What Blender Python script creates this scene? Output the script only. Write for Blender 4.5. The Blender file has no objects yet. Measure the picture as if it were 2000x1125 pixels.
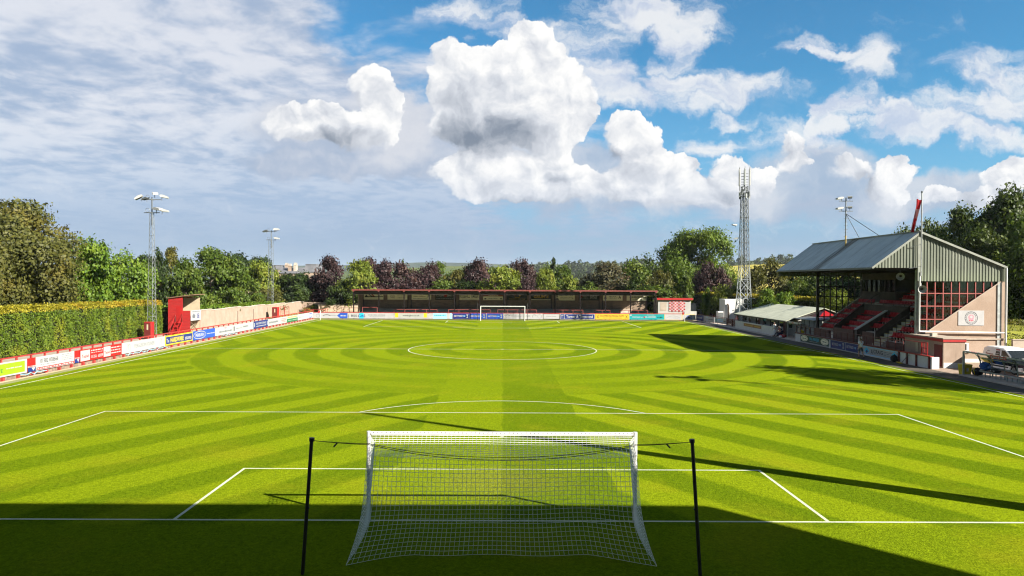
import bpy, math, random
from math import radians as R, sin, cos, pi, sqrt
from mathutils import Vector, Matrix
rnd = random.Random(11)
SC = bpy.context.scene
COL = SC.collection
ORG = {}

# ------------------------------------------------------------------ camera model (used for placing far things at their own depth)
CAM = Vector((0.0, -20.09, 6.708))
YAW, PIT, ROL, F, PX, PY = .0024, -.0097, .0044, 1407.47, 985.25, 562.5
_f = Vector((sin(YAW) * cos(PIT), cos(YAW) * cos(PIT), sin(PIT)))
_r = Vector((cos(YAW), -sin(YAW), 0)); _u = _r.cross(_f)
RR = _r * cos(ROL) + _u * sin(ROL); UU = -_r * sin(ROL) + _u * cos(ROL)
def at(u, v, Y):
    d = RR * ((u - PX) / F) + UU * ((PY - v) / F) + _f
    return CAM + d * ((Y - CAM.y) / d.y)

# ------------------------------------------------------------------ mesh builder
class MB:
    def __init__(s): s.v = []; s.f = []; s.m = []; s.keys = []
    def k(s, key):
        if key not in s.keys: s.keys.append(key)
        return s.keys.index(key)
    def add(s, vs, fs, key):
        b = len(s.v); i = s.k(key)
        s.v.extend(tuple(p) for p in vs)
        for f in fs: s.f.append(tuple(b + j for j in f)); s.m.append(i)
        return s
    def poly(s, pts, key): return s.add(pts, [tuple(range(len(pts)))], key)
    def box(s, x0, x1, y0, y1, z0, z1, key):
        v = [(x, y, z) for x in (x0, x1) for y in (y0, y1) for z in (z0, z1)]
        return s.add(v, [(0, 1, 3, 2), (4, 6, 7, 5), (0, 4, 5, 1), (2, 3, 7, 6), (0, 2, 6, 4), (1, 5, 7, 3)], key)
    def bbox(s, x0, x1, y0, y1, z0, z1, key, b=.02):
        # box with chamfered vertical edges and a slightly smaller top
        p = [(x0 + b, y0), (x1 - b, y0), (x1, y0 + b), (x1, y1 - b), (x1 - b, y1), (x0 + b, y1), (x0, y1 - b), (x0, y0 + b)]
        n = 8; cx, cy = (x0 + x1) / 2, (y0 + y1) / 2
        q = [(x + (b if x < cx else -b) * .7, y + (b if y < cy else -b) * .7) for x, y in p]
        v = [(x, y, z0) for x, y in p] + [(x, y, z1 - b) for x, y in p] + [(x, y, z1) for x, y in q]
        f = [tuple(range(n))[::-1], tuple(range(2 * n, 3 * n))]
        for r in (0, n):
            for i in range(n): f.append((r + i, r + (i + 1) % n, r + n + (i + 1) % n, r + n + i))
        return s.add(v, f, key)
    def obox(s, c, ax, ay, az, key):
        # oriented box: centre and three half-axis vectors
        c = Vector(c); ax = Vector(ax); ay = Vector(ay); az = Vector(az)
        v = [c + ax * i + ay * j + az * k for i in (-1, 1) for j in (-1, 1) for k in (-1, 1)]
        return s.add(v, [(0, 1, 3, 2), (4, 6, 7, 5), (0, 4, 5, 1), (2, 3, 7, 6), (0, 2, 6, 4), (1, 5, 7, 3)], key)
    def bar(s, p, q, w, h, key, up=(0, 0, 1)):
        p = Vector(p); q = Vector(q); d = (q - p).normalized(); u = Vector(up)
        if abs(d.dot(u)) > .95: u = Vector((0, 1, 0))
        a = d.cross(u).normalized(); b = a.cross(d)
        return s.obox((p + q) / 2, (q - p) / 2, a * w / 2, b * h / 2, key)
    def tube(s, p, q, r, key, n=6, r2=None, cap=True):
        p = Vector(p); q = Vector(q); d = (q - p)
        if d.length < 1e-6: return s
        d.normalize(); u = Vector((0, 0, 1)) if abs(d.z) < .9 else Vector((1, 0, 0))
        a = d.cross(u).normalized(); b = d.cross(a); r2 = r if r2 is None else r2
        v = [p + (a * cos(2 * pi * i / n) + b * sin(2 * pi * i / n)) * r for i in range(n)]
        v += [q + (a * cos(2 * pi * i / n) + b * sin(2 * pi * i / n)) * r2 for i in range(n)]
        f = [(i, (i + 1) % n, n + (i + 1) % n, n + i) for i in range(n)]
        if cap: f += [tuple(range(n))[::-1], tuple(range(n, 2 * n))]
        return s.add(v, f, key)
    def path(s, pts, r, key, n=6):
        for a, b in zip(pts, pts[1:]): s.tube(a, b, r, key, n)
        return s
    def prism(s, pts, axis, a0, a1, key):
        # 2-D outline extruded along an axis; outline coordinates are the other two axes in order
        def P(p, a):
            return {'x': (a, p[0], p[1]), 'y': (p[0], a, p[1]), 'z': (p[0], p[1], a)}[axis]
        n = len(pts); v = [P(p, a0) for p in pts] + [P(p, a1) for p in pts]
        f = [tuple(range(n))[::-1], tuple(range(n, 2 * n))] + [(i, (i + 1) % n, n + (i + 1) % n, n + i) for i in range(n)]
        return s.add(v, f, key)
    def disc(s, c, r, nrm, key, n=20, rx=1, rz=1):
        nrm = Vector(nrm).normalized(); u = Vector((0, 0, 1)) if abs(nrm.z) < .9 else Vector((0, 1, 0))
        a = u.cross(nrm).normalized(); b = nrm.cross(a)
        return s.poly([Vector(c) + a * cos(2 * pi * i / n) * r * rx + b * sin(2 * pi * i / n) * r * rz for i in range(n)], key)
    def ring(s, c, r0, r1, nrm, key, n=28):
        nrm = Vector(nrm).normalized(); u = Vector((0, 0, 1)) if abs(nrm.z) < .9 else Vector((0, 1, 0))
        a = u.cross(nrm).normalized(); b = nrm.cross(a); c = Vector(c); v = []
        for r in (r0, r1): v += [c + a * cos(2 * pi * i / n) * r + b * sin(2 * pi * i / n) * r for i in range(n)]
        return s.add(v, [(i, (i + 1) % n, n + (i + 1) % n, n + i) for i in range(n)], key)
    def text(s, txt, o, ax, up, h, key, width=None, bold=0., align='CENTER', slant=0.):
        # lettering as real polygons lying in the plane spanned by ax / up
        vs, fs = glyphs(txt, bold, slant)
        if not vs: return s
        x0 = min(p[0] for p in vs); x1 = max(p[0] for p in vs); y0 = min(p[1] for p in vs); y1 = max(p[1] for p in vs)
        k = h / max(y1 - y0, 1e-5); kx = k if width is None else width / max(x1 - x0, 1e-5)
        ox = {'CENTER': (x0 + x1) / 2, 'LEFT': x0, 'RIGHT': x1}[align]; oy = (y0 + y1) / 2
        o = Vector(o); ax = Vector(ax).normalized(); up = Vector(up).normalized()
        return s.add([o + ax * ((p[0] - ox) * kx) + up * ((p[1] - oy) * k) for p in vs], fs, key)
    def build(s, name, parent=None, loc=None, smooth=False, mats=None):
        me = bpy.data.meshes.new(name); o = bpy.data.objects.new(name, me); COL.objects.link(o)
        if parent is not None:
            o.parent = parent; org = ORG[parent.name]
        else:
            org = Vector(loc) if loc is not None else Vector((0, 0, 0)); o.location = org
        ORG[o.name] = org
        me.from_pydata([(p[0] - org.x, p[1] - org.y, p[2] - org.z) for p in s.v], [], s.f)
        for key in s.keys: me.materials.append(M[key])
        if len(s.keys) > 1: me.polygons.foreach_set('material_index', s.m)
        if smooth: me.polygons.foreach_set('use_smooth', [True] * len(me.polygons))
        me.update()
        return o

_G = {}
def glyphs(txt, bold=0., slant=0.):
    if (txt, bold, slant) in _G: return _G[(txt, bold, slant)]
    cu = bpy.data.curves.new('lettering', 'FONT'); cu.body = txt; cu.size = 1; cu.offset = bold; cu.shear = slant
    cu.resolution_u = 3; cu.dimensions = '2D'; cu.fill_mode = 'FRONT'
    ob = bpy.data.objects.new('lettering', cu); COL.objects.link(ob)
    dg = bpy.context.evaluated_depsgraph_get(); dg.update()
    me = bpy.data.meshes.new_from_object(ob.evaluated_get(dg))
    vs = [(v.co.x, v.co.y) for v in me.vertices]; fs = [tuple(p.vertices) for p in me.polygons]
    bpy.data.objects.remove(ob); bpy.data.curves.remove(cu); bpy.data.meshes.remove(me)
    _G[(txt, bold, slant)] = (vs, fs); return vs, fs

def thing(name, label, cat, loc=(0, 0, 0), group=None):
    o = bpy.data.objects.new(name, None); COL.objects.link(o); o.location = loc; o.empty_display_size = .2
    ORG[o.name] = Vector(loc); return tag(o, label, cat, group)
def tag(o, label=None, cat=None, group=None):
    if label: o['label'] = label
    if cat: o['category'] = cat
    if group: o['group'] = group
    return o
def structure(o, label=None, kind='structure'):
    o['kind'] = kind
    if label: o['label'] = label
    return o
def copy_tree(o, parent=None):
    c = o.copy(); COL.objects.link(c)
    if parent: c.parent = parent
    for ch in list(o.children): copy_tree(ch, c)
    return c

# ------------------------------------------------------------------ node expression helper
class E:
    nt = None
    def __init__(s, sock): s.s = sock
    @staticmethod
    def n(t, **kw):
        nd = E.nt.nodes.new(t)
        for k, v in kw.items(): setattr(nd, k, v)
        return nd
    @staticmethod
    def put(sock, v):
        if isinstance(v, E): E.nt.links.new(v.s, sock)
        elif isinstance(v, (tuple, list, Vector)):
            v = tuple(v)
            if sock.type == 'RGBA' and len(v) == 3: v = v + (1,)
            sock.default_value = v
        else: sock.default_value = v
    @staticmethod
    def op(o, *a, clamp=False):
        nd = E.n('ShaderNodeMath', operation=o, use_clamp=clamp)
        for i, x in enumerate(a): E.put(nd.inputs[i], x)
        return E(nd.outputs[0])
    @staticmethod
    def vop(o, *a):
        nd = E.n('ShaderNodeVectorMath', operation=o)
        for i, x in enumerate(a):
            if x is not None: E.put(nd.inputs[i], x)
        return E(nd.outputs[1] if o in ('DOT_PRODUCT', 'LENGTH', 'DISTANCE') else nd.outputs[0])
    def __add__(s, o): return E.op('ADD', s, o)
    __radd__ = __add__
    def __sub__(s, o): return E.op('SUBTRACT', s, o)
    def __rsub__(s, o): return E.op('SUBTRACT', o, s)
    def __mul__(s, o): return E.op('MULTIPLY', s, o)
    __rmul__ = __mul__
    def __truediv__(s, o): return E.op('DIVIDE', s, o)
    def __rtruediv__(s, o): return E.op('DIVIDE', o, s)
def step(x, a, b):
    nd = E.n('ShaderNodeMapRange', interpolation_type='SMOOTHSTEP'); E.put(nd.inputs['Value'], x)
    for i, v in zip(('From Min', 'From Max', 'To Min', 'To Max'), (a, b, 0., 1.)): E.put(nd.inputs[i], v)
    return E(nd.outputs[0])
def noise(vec, scale, detail=3, rough=.55, dist=0., dims='3D', col=False):
    nd = E.n('ShaderNodeTexNoise', noise_dimensions=dims); E.put(nd.inputs['Vector'], vec)
    for k, v in (('Scale', scale), ('Detail', detail), ('Roughness', rough), ('Distortion', dist)): E.put(nd.inputs[k], v)
    return E(nd.outputs['Color' if col else 'Fac'])
def voro(vec, scale, detail=0., rough=.5, feat='SMOOTH_F1', smooth=.5, dims='2D'):
    nd = E.n('ShaderNodeTexVoronoi', feature=feat, voronoi_dimensions=dims); E.put(nd.inputs['Vector'], vec); E.put(nd.inputs['Scale'], scale)
    for k, v in (('Detail', detail), ('Roughness', rough), ('Smoothness', smooth)):
        if k in nd.inputs: E.put(nd.inputs[k], v)
    return E(nd.outputs['Distance'])
def mixc(f, a, b):
    nd = E.n('ShaderNodeMix', data_type='RGBA'); E.put(nd.inputs[0], f); E.put(nd.inputs[6], a); E.put(nd.inputs[7], b)
    return E(nd.outputs[2])
def mulc(a, b):
    nd = E.n('ShaderNodeMix', data_type='RGBA', blend_type='MULTIPLY'); nd.inputs[0].default_value = 1
    E.put(nd.inputs[6], a); E.put(nd.inputs[7], b); return E(nd.outputs[2])
def sepxyz(v):
    nd = E.n('ShaderNodeSeparateXYZ'); E.put(nd.inputs[0], v); return [E(o) for o in nd.outputs]
def comb(x, y, z):
    nd = E.n('ShaderNodeCombineXYZ')
    for i, q in enumerate((x, y, z)): E.put(nd.inputs[i], q)
    return E(nd.outputs[0])

M = {}
def newmat(key):
    m = bpy.data.materials.new(key); m.use_nodes = True; nt = m.node_tree; E.nt = nt; M[key] = m
    b = nt.nodes['Principled BSDF']; return m, nt, b
def pos(): return E(E.n('ShaderNodeNewGeometry').outputs['Position'])
def objc(): return E(E.n('ShaderNodeTexCoord').outputs['Object'])
def bump(b, h, dist, strength=1.):
    nd = E.n('ShaderNodeBump'); nd.inputs['Strength'].default_value = strength; nd.inputs['Distance'].default_value = dist
    E.put(nd.inputs['Height'], h); E.nt.links.new(nd.outputs[0], b.inputs['Normal'])
def paint(key, c, rough=.5, var=.12, scale=3., metal=0., dirt=None, dirt_amt=.35, bmp=0., bscale=30., spec=.4, stretch=(1, 1, 1)):
    """painted / weathered surface: base colour with uneven tone, optional stains of their own shape and a fine bump"""
    m, nt, b = newmat(key)
    p = pos()
    ps = E.vop('MULTIPLY', p, stretch) if stretch != (1, 1, 1) else p
    n = noise(ps, scale, 4, .6)
    col = mixc(step(n, .3, .7), [x * (1 - var) for x in c], [min(1, x * (1 + var)) for x in c])
    if dirt is not None:
        d = noise(E.vop('MULTIPLY', p, (1.3, 1.3, .35)), scale * .8, 5, .65, .4)
        col = mixc(step(d, .52, .75) * dirt_amt, col, dirt)
    E.put(b.inputs['Base Color'], col)
    b.inputs['Roughness'].default_value = rough; b.inputs['Metallic'].default_value = metal
    b.inputs['Specular IOR Level'].default_value = spec
    if bmp: bump(b, noise(p, bscale, 3, .6), bmp)
    return m
def glow_free_glass(key, tint=(.8, .85, .85), amt=.75):
    m, nt, b = newmat(key); nt.nodes.remove(b)
    t = E.n('ShaderNodeBsdfTransparent'); t.inputs[0].default_value = (*tint, 1)
    g = E.n('ShaderNodeBsdfGlossy'); g.inputs['Roughness'].default_value = .04
    fr = E.n('ShaderNodeFresnel'); fr.inputs[0].default_value = 1.5
    fac = E.op('MAXIMUM', E(fr.outputs[0]), 1 - amt)
    mx = E.n('ShaderNodeMixShader'); E.put(mx.inputs[0], fac)
    nt.links.new(t.outputs[0], mx.inputs[1]); nt.links.new(g.outputs[0], mx.inputs[2])
    nt.links.new(mx.outputs[0], nt.nodes['Material Output'].inputs[0])
def leafmat(key, c1, c2, c3=None, trans=.3, rough=.55, patch=.25):
    """leaf colour varies from leaf to leaf and in broad drifts through the crown"""
    m, nt, b = newmat(key)
    g = E.n('ShaderNodeNewGeometry'); ri = E(g.outputs['Random Per Island'])
    col = mixc(ri, c1, c2)
    n = noise(objc(), patch, 2, .5)
    if c3 is not None: col = mixc(step(n, .5, .7) * .8, col, c3)
    d = E.n('ShaderNodeBsdfPrincipled'); nt.nodes.remove(b)
    E.put(d.inputs['Base Color'], col); d.inputs['Roughness'].default_value = rough; d.inputs['Specular IOR Level'].default_value = .25
    t = E.n('ShaderNodeBsdfTranslucent'); E.put(t.inputs[0], mulc(col, (1.25, 1.2, .6)))
    mx = E.n('ShaderNodeMixShader'); mx.inputs[0].default_value = trans
    nt.links.new(d.outputs[0], mx.inputs[1]); nt.links.new(t.outputs[0], mx.inputs[2])
    nt.links.new(mx.outputs[0], nt.nodes['Material Output'].inputs[0])
# ------------------------------------------------------------------ camera, sun, colour management
cd = bpy.data.cameras.new('camera'); co = bpy.data.objects.new('camera', cd); COL.objects.link(co); SC.camera = co
co.matrix_world = Matrix(((RR.x, UU.x, -_f.x, CAM.x), (RR.y, UU.y, -_f.y, CAM.y), (RR.z, UU.z, -_f.z, CAM.z), (0, 0, 0, 1)))
cd.sensor_width = 36; cd.lens = 36 * F / 2000; cd.shift_x = (1000 - PX) / 2000; cd.clip_start = .1; cd.clip_end = 30000
SUN = Vector((3.63, -2.39, 2.44)).normalized()
ld = bpy.data.lights.new('sun', 'SUN'); lo = bpy.data.objects.new('sun', ld); COL.objects.link(lo)
ld.energy = 5.0; ld.angle = R(.5); ld.color = (1., .93, .80)
lo.rotation_euler = SUN.to_track_quat('Z', 'Y').to_euler(); lo.location = (60, -40, 60)
SC.view_settings.view_transform = 'Standard'; SC.view_settings.look = 'None'; SC.view_settings.gamma = 1
SC.view_settings.exposure = 1.70
SC.cycles.max_bounces = 6; SC.cycles.diffuse_bounces = 4; SC.cycles.glossy_bounces = 3; SC.cycles.transparent_max_bounces = 16
SC.cycles.transmission_bounces = 4; SC.cycles.volume_bounces = 0; SC.cycles.sample_clamp_indirect = 6; SC.cycles.use_denoising = True; SC.cycles.denoising_prefilter = 'ACCURATE'; SC.cycles.pixel_filter_type = 'BLACKMAN_HARRIS'; SC.cycles.filter_width = 1.15

# ------------------------------------------------------------------ sky: Nishita air, a broken high deck and cumulus, all by world direction
W = bpy.data.worlds.new('World'); SC.world = W; W.use_nodes = True; E.nt = W.node_tree
nt = W.node_tree
for n_ in list(nt.nodes): nt.nodes.remove(n_)
dirv = E.vop('NORMALIZE', E(E.n('ShaderNodeTexCoord').outputs['Generated']))
dx, dy, dz = sepxyz(dirv)
sky = E.n('ShaderNodeTexSky', sky_type='NISHITA'); sky.sun_disc = False
sky.sun_elevation = math.asin(SUN.z); sky.sun_rotation = math.atan2(SUN.x, SUN.y); sky.altitude = 50; sky.air_density = 1.0; sky.dust_density = .6; sky.ozone_density = 3.0
zz = E.op('MAXIMUM', dz, .004)
skyv = comb(dx, dy, zz); E.put(sky.inputs[0], skyv)
yy = E.op('MAXIMUM', E.op('ABSOLUTE', dy), .05)
pa = dx / yy; pb = dz / yy                       # tangent coordinates about the north direction
P0 = comb(pa, pb, 0)
def blob(u, v, ru, rv):
    return ((u - PX) / F, (551 - v) / F, ru / F, rv / F)
# cumulus heaps
CUM = [blob(*b) for b in (
    (1030, 118, 80, 84), (965, 155, 100, 78), (895, 130, 62, 58), (1085, 170, 92, 92), (1000, 205, 180, 88), (1105, 232, 68, 62), (905, 222, 90, 74), (985, 258, 165, 56), (1030, 74, 46, 44), (870, 180, 50, 50), (1080, 255, 90, 44),
    (728, 184, 54, 52), (748, 236, 46, 56), (635, 240, 90, 44), (572, 248, 66, 40), (680, 266, 110, 34), (640, 222, 40, 32),
    (960, 345, 120, 58), (900, 330, 66, 44), (1075, 335, 96, 54), (1030, 380, 130, 26), (930, 372, 84, 30),
    (1240, 282, 70, 62), (1295, 322, 84, 44), (1215, 246, 42, 32), (1165, 370, 108, 52), (1285, 376, 122, 50), (1388, 384, 80, 40), (1340, 345, 50, 40), (1440, 335, 66, 48), (1492, 352, 48, 38),
    (1550, 288, 44, 40), (1560, 322, 50, 22), (1652, 330, 56, 38), (1752, 322, 66, 42), (1735, 372, 62, 46), (1832, 386, 48, 28), (1962, 352, 60, 42), (1990, 325, 50, 40), (1920, 392, 70, 28),
    (-160, 330, 170, 60), (2250, 320, 150, 60), (2480, 250, 130, 80), (-420, 250, 150, 70))]
# thick undersides that the sun does not reach
BASE = [blob(*b) for b in (
    (955, 280, 165, 36), (950, 262, 120, 40), (900, 235, 62, 62), (985, 230, 60, 36), (690, 292, 160, 30), (640, 268, 110, 16), (1030, 402, 160, 18), (1100, 345, 60, 16), (1240, 342, 90, 26), (1200, 300, 24, 26), (1290, 418, 200, 26), (1440, 385, 80, 18),
    (1650, 385, 90, 40), (1690, 350, 36, 30), (1570, 340, 60, 18), (1920, 415, 130, 22), (1900, 385, 30, 26))]
# grey veils of thinner cloud behind and under the heaps
VEIL = [blob(*b) for b in (
    (700, 262, 250, 90), (850, 285, 170, 90), (640, 330, 240, 34), (960, 300, 220, 40), (1230, 385, 330, 60), (1180, 320, 140, 60), (1600, 385, 280, 62), (1620, 330, 170, 60), (1900, 380, 190, 60))]
# soft, thin, mid-level sheets
SOFT = [blob(*b) for b in (
    (1320, 40, 130, 76), (1150, 112, 140, 76), (1230, 20, 130, 50), (1340, 110, 60, 60), (1370, 196, 130, 40), (1470, 172, 140, 36), (1330, 165, 60, 16), (1420, 236, 70, 18), (1560, 92, 80, 24), (1600, 108, 60, 16), (1690, 120, 80, 60), (1660, 190, 80, 30), (1640, 230, 36, 70),
    (1860, 220, 190, 54), (1760, 245, 120, 36), (1930, 120, 120, 52), (1980, 180, 100, 54), (1940, 265, 120, 30), (1220, 200, 90, 32), (1380, 285, 100, 22), (1230, 160, 120, 50),
    (900, 20, 160, 40), (1000, 60, 100, 32), (1618, 262, 22, 66), (1560, 270, 110, 50), (1720, 215, 60, 24), (2200, 120, 160, 70), (2400, 60, 200, 60))]
def field(p, L, lst):
    T = None; S = None
    for ca, cb, ra, rb in lst:
        nd = E.n('ShaderNodeVectorMath', operation='MULTIPLY_ADD'); E.put(nd.inputs[0], p)
        nd.inputs[1].default_value = (1 / ra, 1 / rb, 0); nd.inputs[2].default_value = (-ca / ra, -cb / rb, 0); v = E(nd.outputs[0])
        w = E.op('MAXIMUM', 1 - E.vop('DOT_PRODUCT', v, v), 0.)
        sh = w * E.vop('DOT_PRODUCT', v, L)
        T = w if T is None else T + w; S = sh if S is None else S + sh
    return T, S / (T + .02)
wv = noise(P0, 11., 5, .6, col=True, dims='2D')
wv2 = E.vop('SUBTRACT', wv, (.5, .5, .5))
Pw = E.vop('ADD', P0, E.vop('MULTIPLY', wv2, (.055, .05, 0)))
def billow(p): return voro(p, 17., 4.6, .56, 'SMOOTH_F1', .3)
LD = (.60, .80, 0)
b0 = billow(Pw); b1 = billow(E.vop('ADD', Pw, (.010, .016, 0)))
T, S = field(Pw, LD, CUM)
fine = noise(Pw, 60., 5, .65, dims='2D')
big = noise(E.vop('ADD', Pw, (3, 1, 0)), 10., 5, .55, dims='2D')
edge = T + (.42 - b0) * .46 + (fine - .5) * .36 + (big - .5) * .40
BT, BS = field(Pw, LD, BASE)
cm = step(edge, .13, .27 + step(S, .10, -.45) * .32)
relief = b1 - b0
lit = S * .20 + relief * .52 + (big - .5) * .42 + (fine - .5) * .10 - BT * .40 + .58
cumc = mixc(step(lit, -.50, .55), (.085, .104, .135), (.275, .288, .312))
cumc = mixc(step(lit, .30, .92), cumc, (.405, .402, .395))
cumc = mixc(step(pb, .18, .07) * .30, cumc, (.25, .285, .345))
VT, VS = field(E.vop('ADD', P0, E.vop('MULTIPLY', wv2, (.10, .06, 0))), LD, VEIL)
vm = step(VT + (big - .5) * .8 + (fine - .5) * .2, .05, .75) * .85
vcol = mixc(step(big + VS * .2, .32, .66), (.158, .192, .25), (.27, .28, .305))
# thin sheets
ws = E.vop('ADD', P0, E.vop('MULTIPLY', wv2, (.15, .07, 0)))
T2, S2 = field(ws, LD, SOFT)
strk = noise(E.vop('MULTIPLY', ws, (6., 15., 1.)), 1.4, 6, .62, dims='2D')
sm = step(T2 * .72 + (strk - .5) * 1.5, .10, .95) * .86
# broken deck, on a flat layer overhead so that it foreshortens towards the horizon
zc = E.op('MAXIMUM', dz, .03) + .13
plane = comb(dx / zc, dy / zc, 0)
pw = E.vop('ADD', plane, E.vop('MULTIPLY', E.vop('SUBTRACT', noise(plane, 1.6, 3, .5, col=True, dims='2D'), (.5, .5, .5)), (.22, .22, 0)))
rot = E.n('ShaderNodeMapping'); E.put(rot.inputs[0], pw); rot.inputs['Rotation'].default_value = (0, 0, R(12)); rot.inputs['Scale'].default_value = (1.1, 1.05, 1)
d1 = noise(E(rot.outputs[0]), 1.7, 6, .52, dims='2D'); d2 = noise(E(rot.outputs[0]), 7.5, 4, .55, dims='2D')
cov = step(pa, .10, -.20) * .66 + step(pa + pb * .55, .02, -.2) * .3 + step(pb, .19, .08) * .26
cov = cov - step(pa, -.32, -.20) * step(pb, .275, .345) * .60 - step(pa, .1, .25) * .10
deck = E.op('MAXIMUM', step(d1 * .8 + d2 * .3 + cov * .62, .60, .90), step(pa, -.24, -.40) * .85)
shade = step(d1 * .85 + (d2 - .5) * .70 + .09, .30, .70)
deckc = mixc(shade, (.152, .188, .252), (.305, .312, .335))
deckc = mixc(step(pb, .24, .09) * .6, deckc, (.156, .204, .280))
haze = step(pb, .165, .03)
def nish(tint):
    return mulc(E(sky.outputs[0]), tint)
skyc = nish((.0200, .0500, .0590))
skyc = mixc(step(pb, .30, .05) * .45, skyc, (.12, .20, .30))
c = mixc(deck * .93, skyc, deckc)
c = mixc(haze * .88, c, mixc(step(pb, .11, .0), (.126, .178, .256), (.112, .164, .228)))
c = mixc(sm, c, mixc(step(strk + S2 * .12, .34, .62), (.24, .265, .32), (.365, .365, .365)))
c = mixc(vm, c, vcol)
c = mixc(cm, c, cumc)
bg = E.n('ShaderNodeBackground'); E.put(bg.inputs[0], c); bg.inputs[1].default_value = .785
# the rest of the sky: blue with scattered soft cloud
pl2 = comb(dx / (zz + .15), dy / (zz + .15), 0)
oth = mixc(step(noise(pl2, 1.6, 3, .55, dims='2D'), .46, .62) * .8, nish((.022, .045, .052)), (.22, .23, .26))
bg2 = E.n('ShaderNodeBackground'); E.put(bg2.inputs[0], oth); bg2.inputs[1].default_value = .50
mx = E.n('ShaderNodeMixShader'); E.put(mx.inputs[0], step(dy, .30, .45))
nt.links.new(bg2.outputs[0], mx.inputs[1]); nt.links.new(bg.outputs[0], mx.inputs[2])
wo = E.n('ShaderNodeOutputWorld'); nt.links.new(mx.outputs[0], wo.inputs[0])
W.cycles.sampling_method = 'MANUAL'; W.cycles.sample_map_resolution = 512
# ------------------------------------------------------------------ setting: ground, pitch, markings
PL, PW = 101.1, 61.3; HW = PW / 2; MID = PL / 2
def grass_pitch():
    m, nt, b = newmat('pitch_grass'); p = pos(); X, Y, Z = sepxyz(p)
    wob = noise(p, .35, 2, .5); 
    Xw = X + (wob - .5) * .35; cy = Y - MID + (wob - .5) * .3
    r = E.op('SQRT', Xw * Xw + cy * cy); ax = E.op('ABSOLUTE', Xw)
    def wave(x, per, soft=.35):     # soft square wave, -1..1
        return step(E.op('COSINE', x * (2 * pi / per)), -soft, soft) * 2 - 1
    rings = wave(r - 10.25, 4.2) * Xw / (r + .5) * 1.0
    near = wave(ax + Y / 1.55 - 21.3, 4.2) * -1.
    far = wave(ax + (PL - Y) / 1.7 - 28.3, 5.4) * -1.
    chev = near + (far - near) * step(Y, MID - 1, MID + 1)
    ins = step(r, 28.5, 28.2)
    s = chev * .9 + (rings - chev * .9) * ins
    strip = step(ax, 3.75, 3.65); sg = step(Xw, .05, -.05) * 2 - 1
    s = s + (sg * (.45 + step(Xw, 0, .1) * .4) + rings * .3 - s) * strip * (.5 + step(r, 20, 29) * .5 - step(r, 10, 8.8) * .2)
    inside = step(ax, HW + .5, HW + .3) * step(Y, -.6, -.2)
    s = s * inside * (.62 + step(X, -20, 25) * .38)  # stripe contrast rises rightward, painting in the sun and view angle
    f1 = noise(p, 7., 6, .75); f2 = noise(p, .22, 4, .6); f3 = noise(E.vop('MULTIPLY', p, (1, .45, 1)), 2.2, 4, .65); f4 = noise(p, 19., 4, .7)
    t = s * .42 + .5
    t = t + (f1 - .5) * .75 + (f3 - .5) * .55 + (f4 - .5) * 1.0
    col = mixc(step(t, -.15, 1.15), GR_D, GR_L)
    col = mixc(step(f2, .48, .72) * .38, col, GR_Y)
    col = mixc(step(noise(p, .6, 5, .7), .62, .78) * .3, col, GR_B)
    wy = Y - 4.0; worn = step(E.op('SQRT', X * X * .09 + wy * wy * .16) + (f2 - .5) * 1.6 + (f3 - .5) * .8, 1.05, .15)
    wy2 = Y - PL + 3.5; worn = E.op('MAXIMUM', worn, step(E.op('SQRT', X * X * .09 + wy2 * wy2 * .16) + (f2 - .5) * 1.6 + (f3 - .5) * .8, 1.05, .15))
    col = mixc(worn * .32, col, (.19, .165, .035))
    blade = .66 + step(f1, .30, .70) * .40 + step(f4, .30, .70) * .28
    cl = E.n('ShaderNodeVectorMath', operation='SCALE'); E.put(cl.inputs[0], col); E.put(cl.inputs['Scale'], blade); col = E(cl.outputs[0])
    E.put(b.inputs['Base Color'], col); b.inputs['Roughness'].default_value = .9; b.inputs['Specular IOR Level'].default_value = .0
    bump(b, f1 * .6 + f4 * .6, .06, 1.)
GR_L = (.170, .222, .0060); GR_D = (.075, .122, .0040); GR_Y = (.215, .202, .010); GR_B = (.085, .105, .004)
grass_pitch()
def rough_grass(key, a, b_, c_, sc=1.):
    m, nt, b = newmat(key); p = pos()
    n1 = noise(p, .6 * sc, 5, .65); n2 = noise(p, 6 * sc, 4, .7)
    col = mixc(step(n1, .3, .7), a, b_); col = mixc(step(n2, .45, .8) * .7, col, c_)
    E.put(b.inputs['Base Color'], col); b.inputs['Roughness'].default_value = .8; b.inputs['Specular IOR Level'].default_value = .1
    bump(b, n2, .05)
rough_grass('rough_grass', (.075, .105, .012), (.12, .15, .02), (.17, .16, .05))
rough_grass('verge_grass', (.16, .18, .02), (.22, .22, .035), (.27, .23, .09), 1.6)
def mud_strip():
    m, nt, b = newmat('worn_verge'); p = pos()
    n1 = noise(E.vop('MULTIPLY', p, (1.2, .25, 1)), 1.6, 5, .7); n2 = noise(p, 14, 3, .7)
    col = mixc(step(n1, .35, .62), (.20, .185, .12), (.17, .185, .03)); col = mixc(step(n2, .5, .85) * .6, col, (.26, .24, .16))
    E.put(b.inputs['Base Color'], col); b.inputs['Roughness'].default_value = .9; bump(b, n2, .03)
mud_strip()
paint('track', (.052, .045, .036), .9, .25, 1.2, dirt=(.11, .085, .06), dirt_amt=.7, bmp=.02, bscale=25)
paint('gravel', (.27, .20, .155), .9, .25, 1.5, dirt=(.12, .095, .075), dirt_amt=.7, bmp=.02, bscale=25)
paint('concrete', (.40, .345, .29), .85, .16, 1.2, dirt=(.16, .13, .11), dirt_amt=.6, bmp=.006)
paint('concrete_pale', (.30, .25, .205), .85, .12, 1.2, dirt=(.22, .18, .15), dirt_amt=.6, bmp=.006)
paint('asphalt', (.06, .058, .056), .9, .2, 2., bmp=.01)
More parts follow.
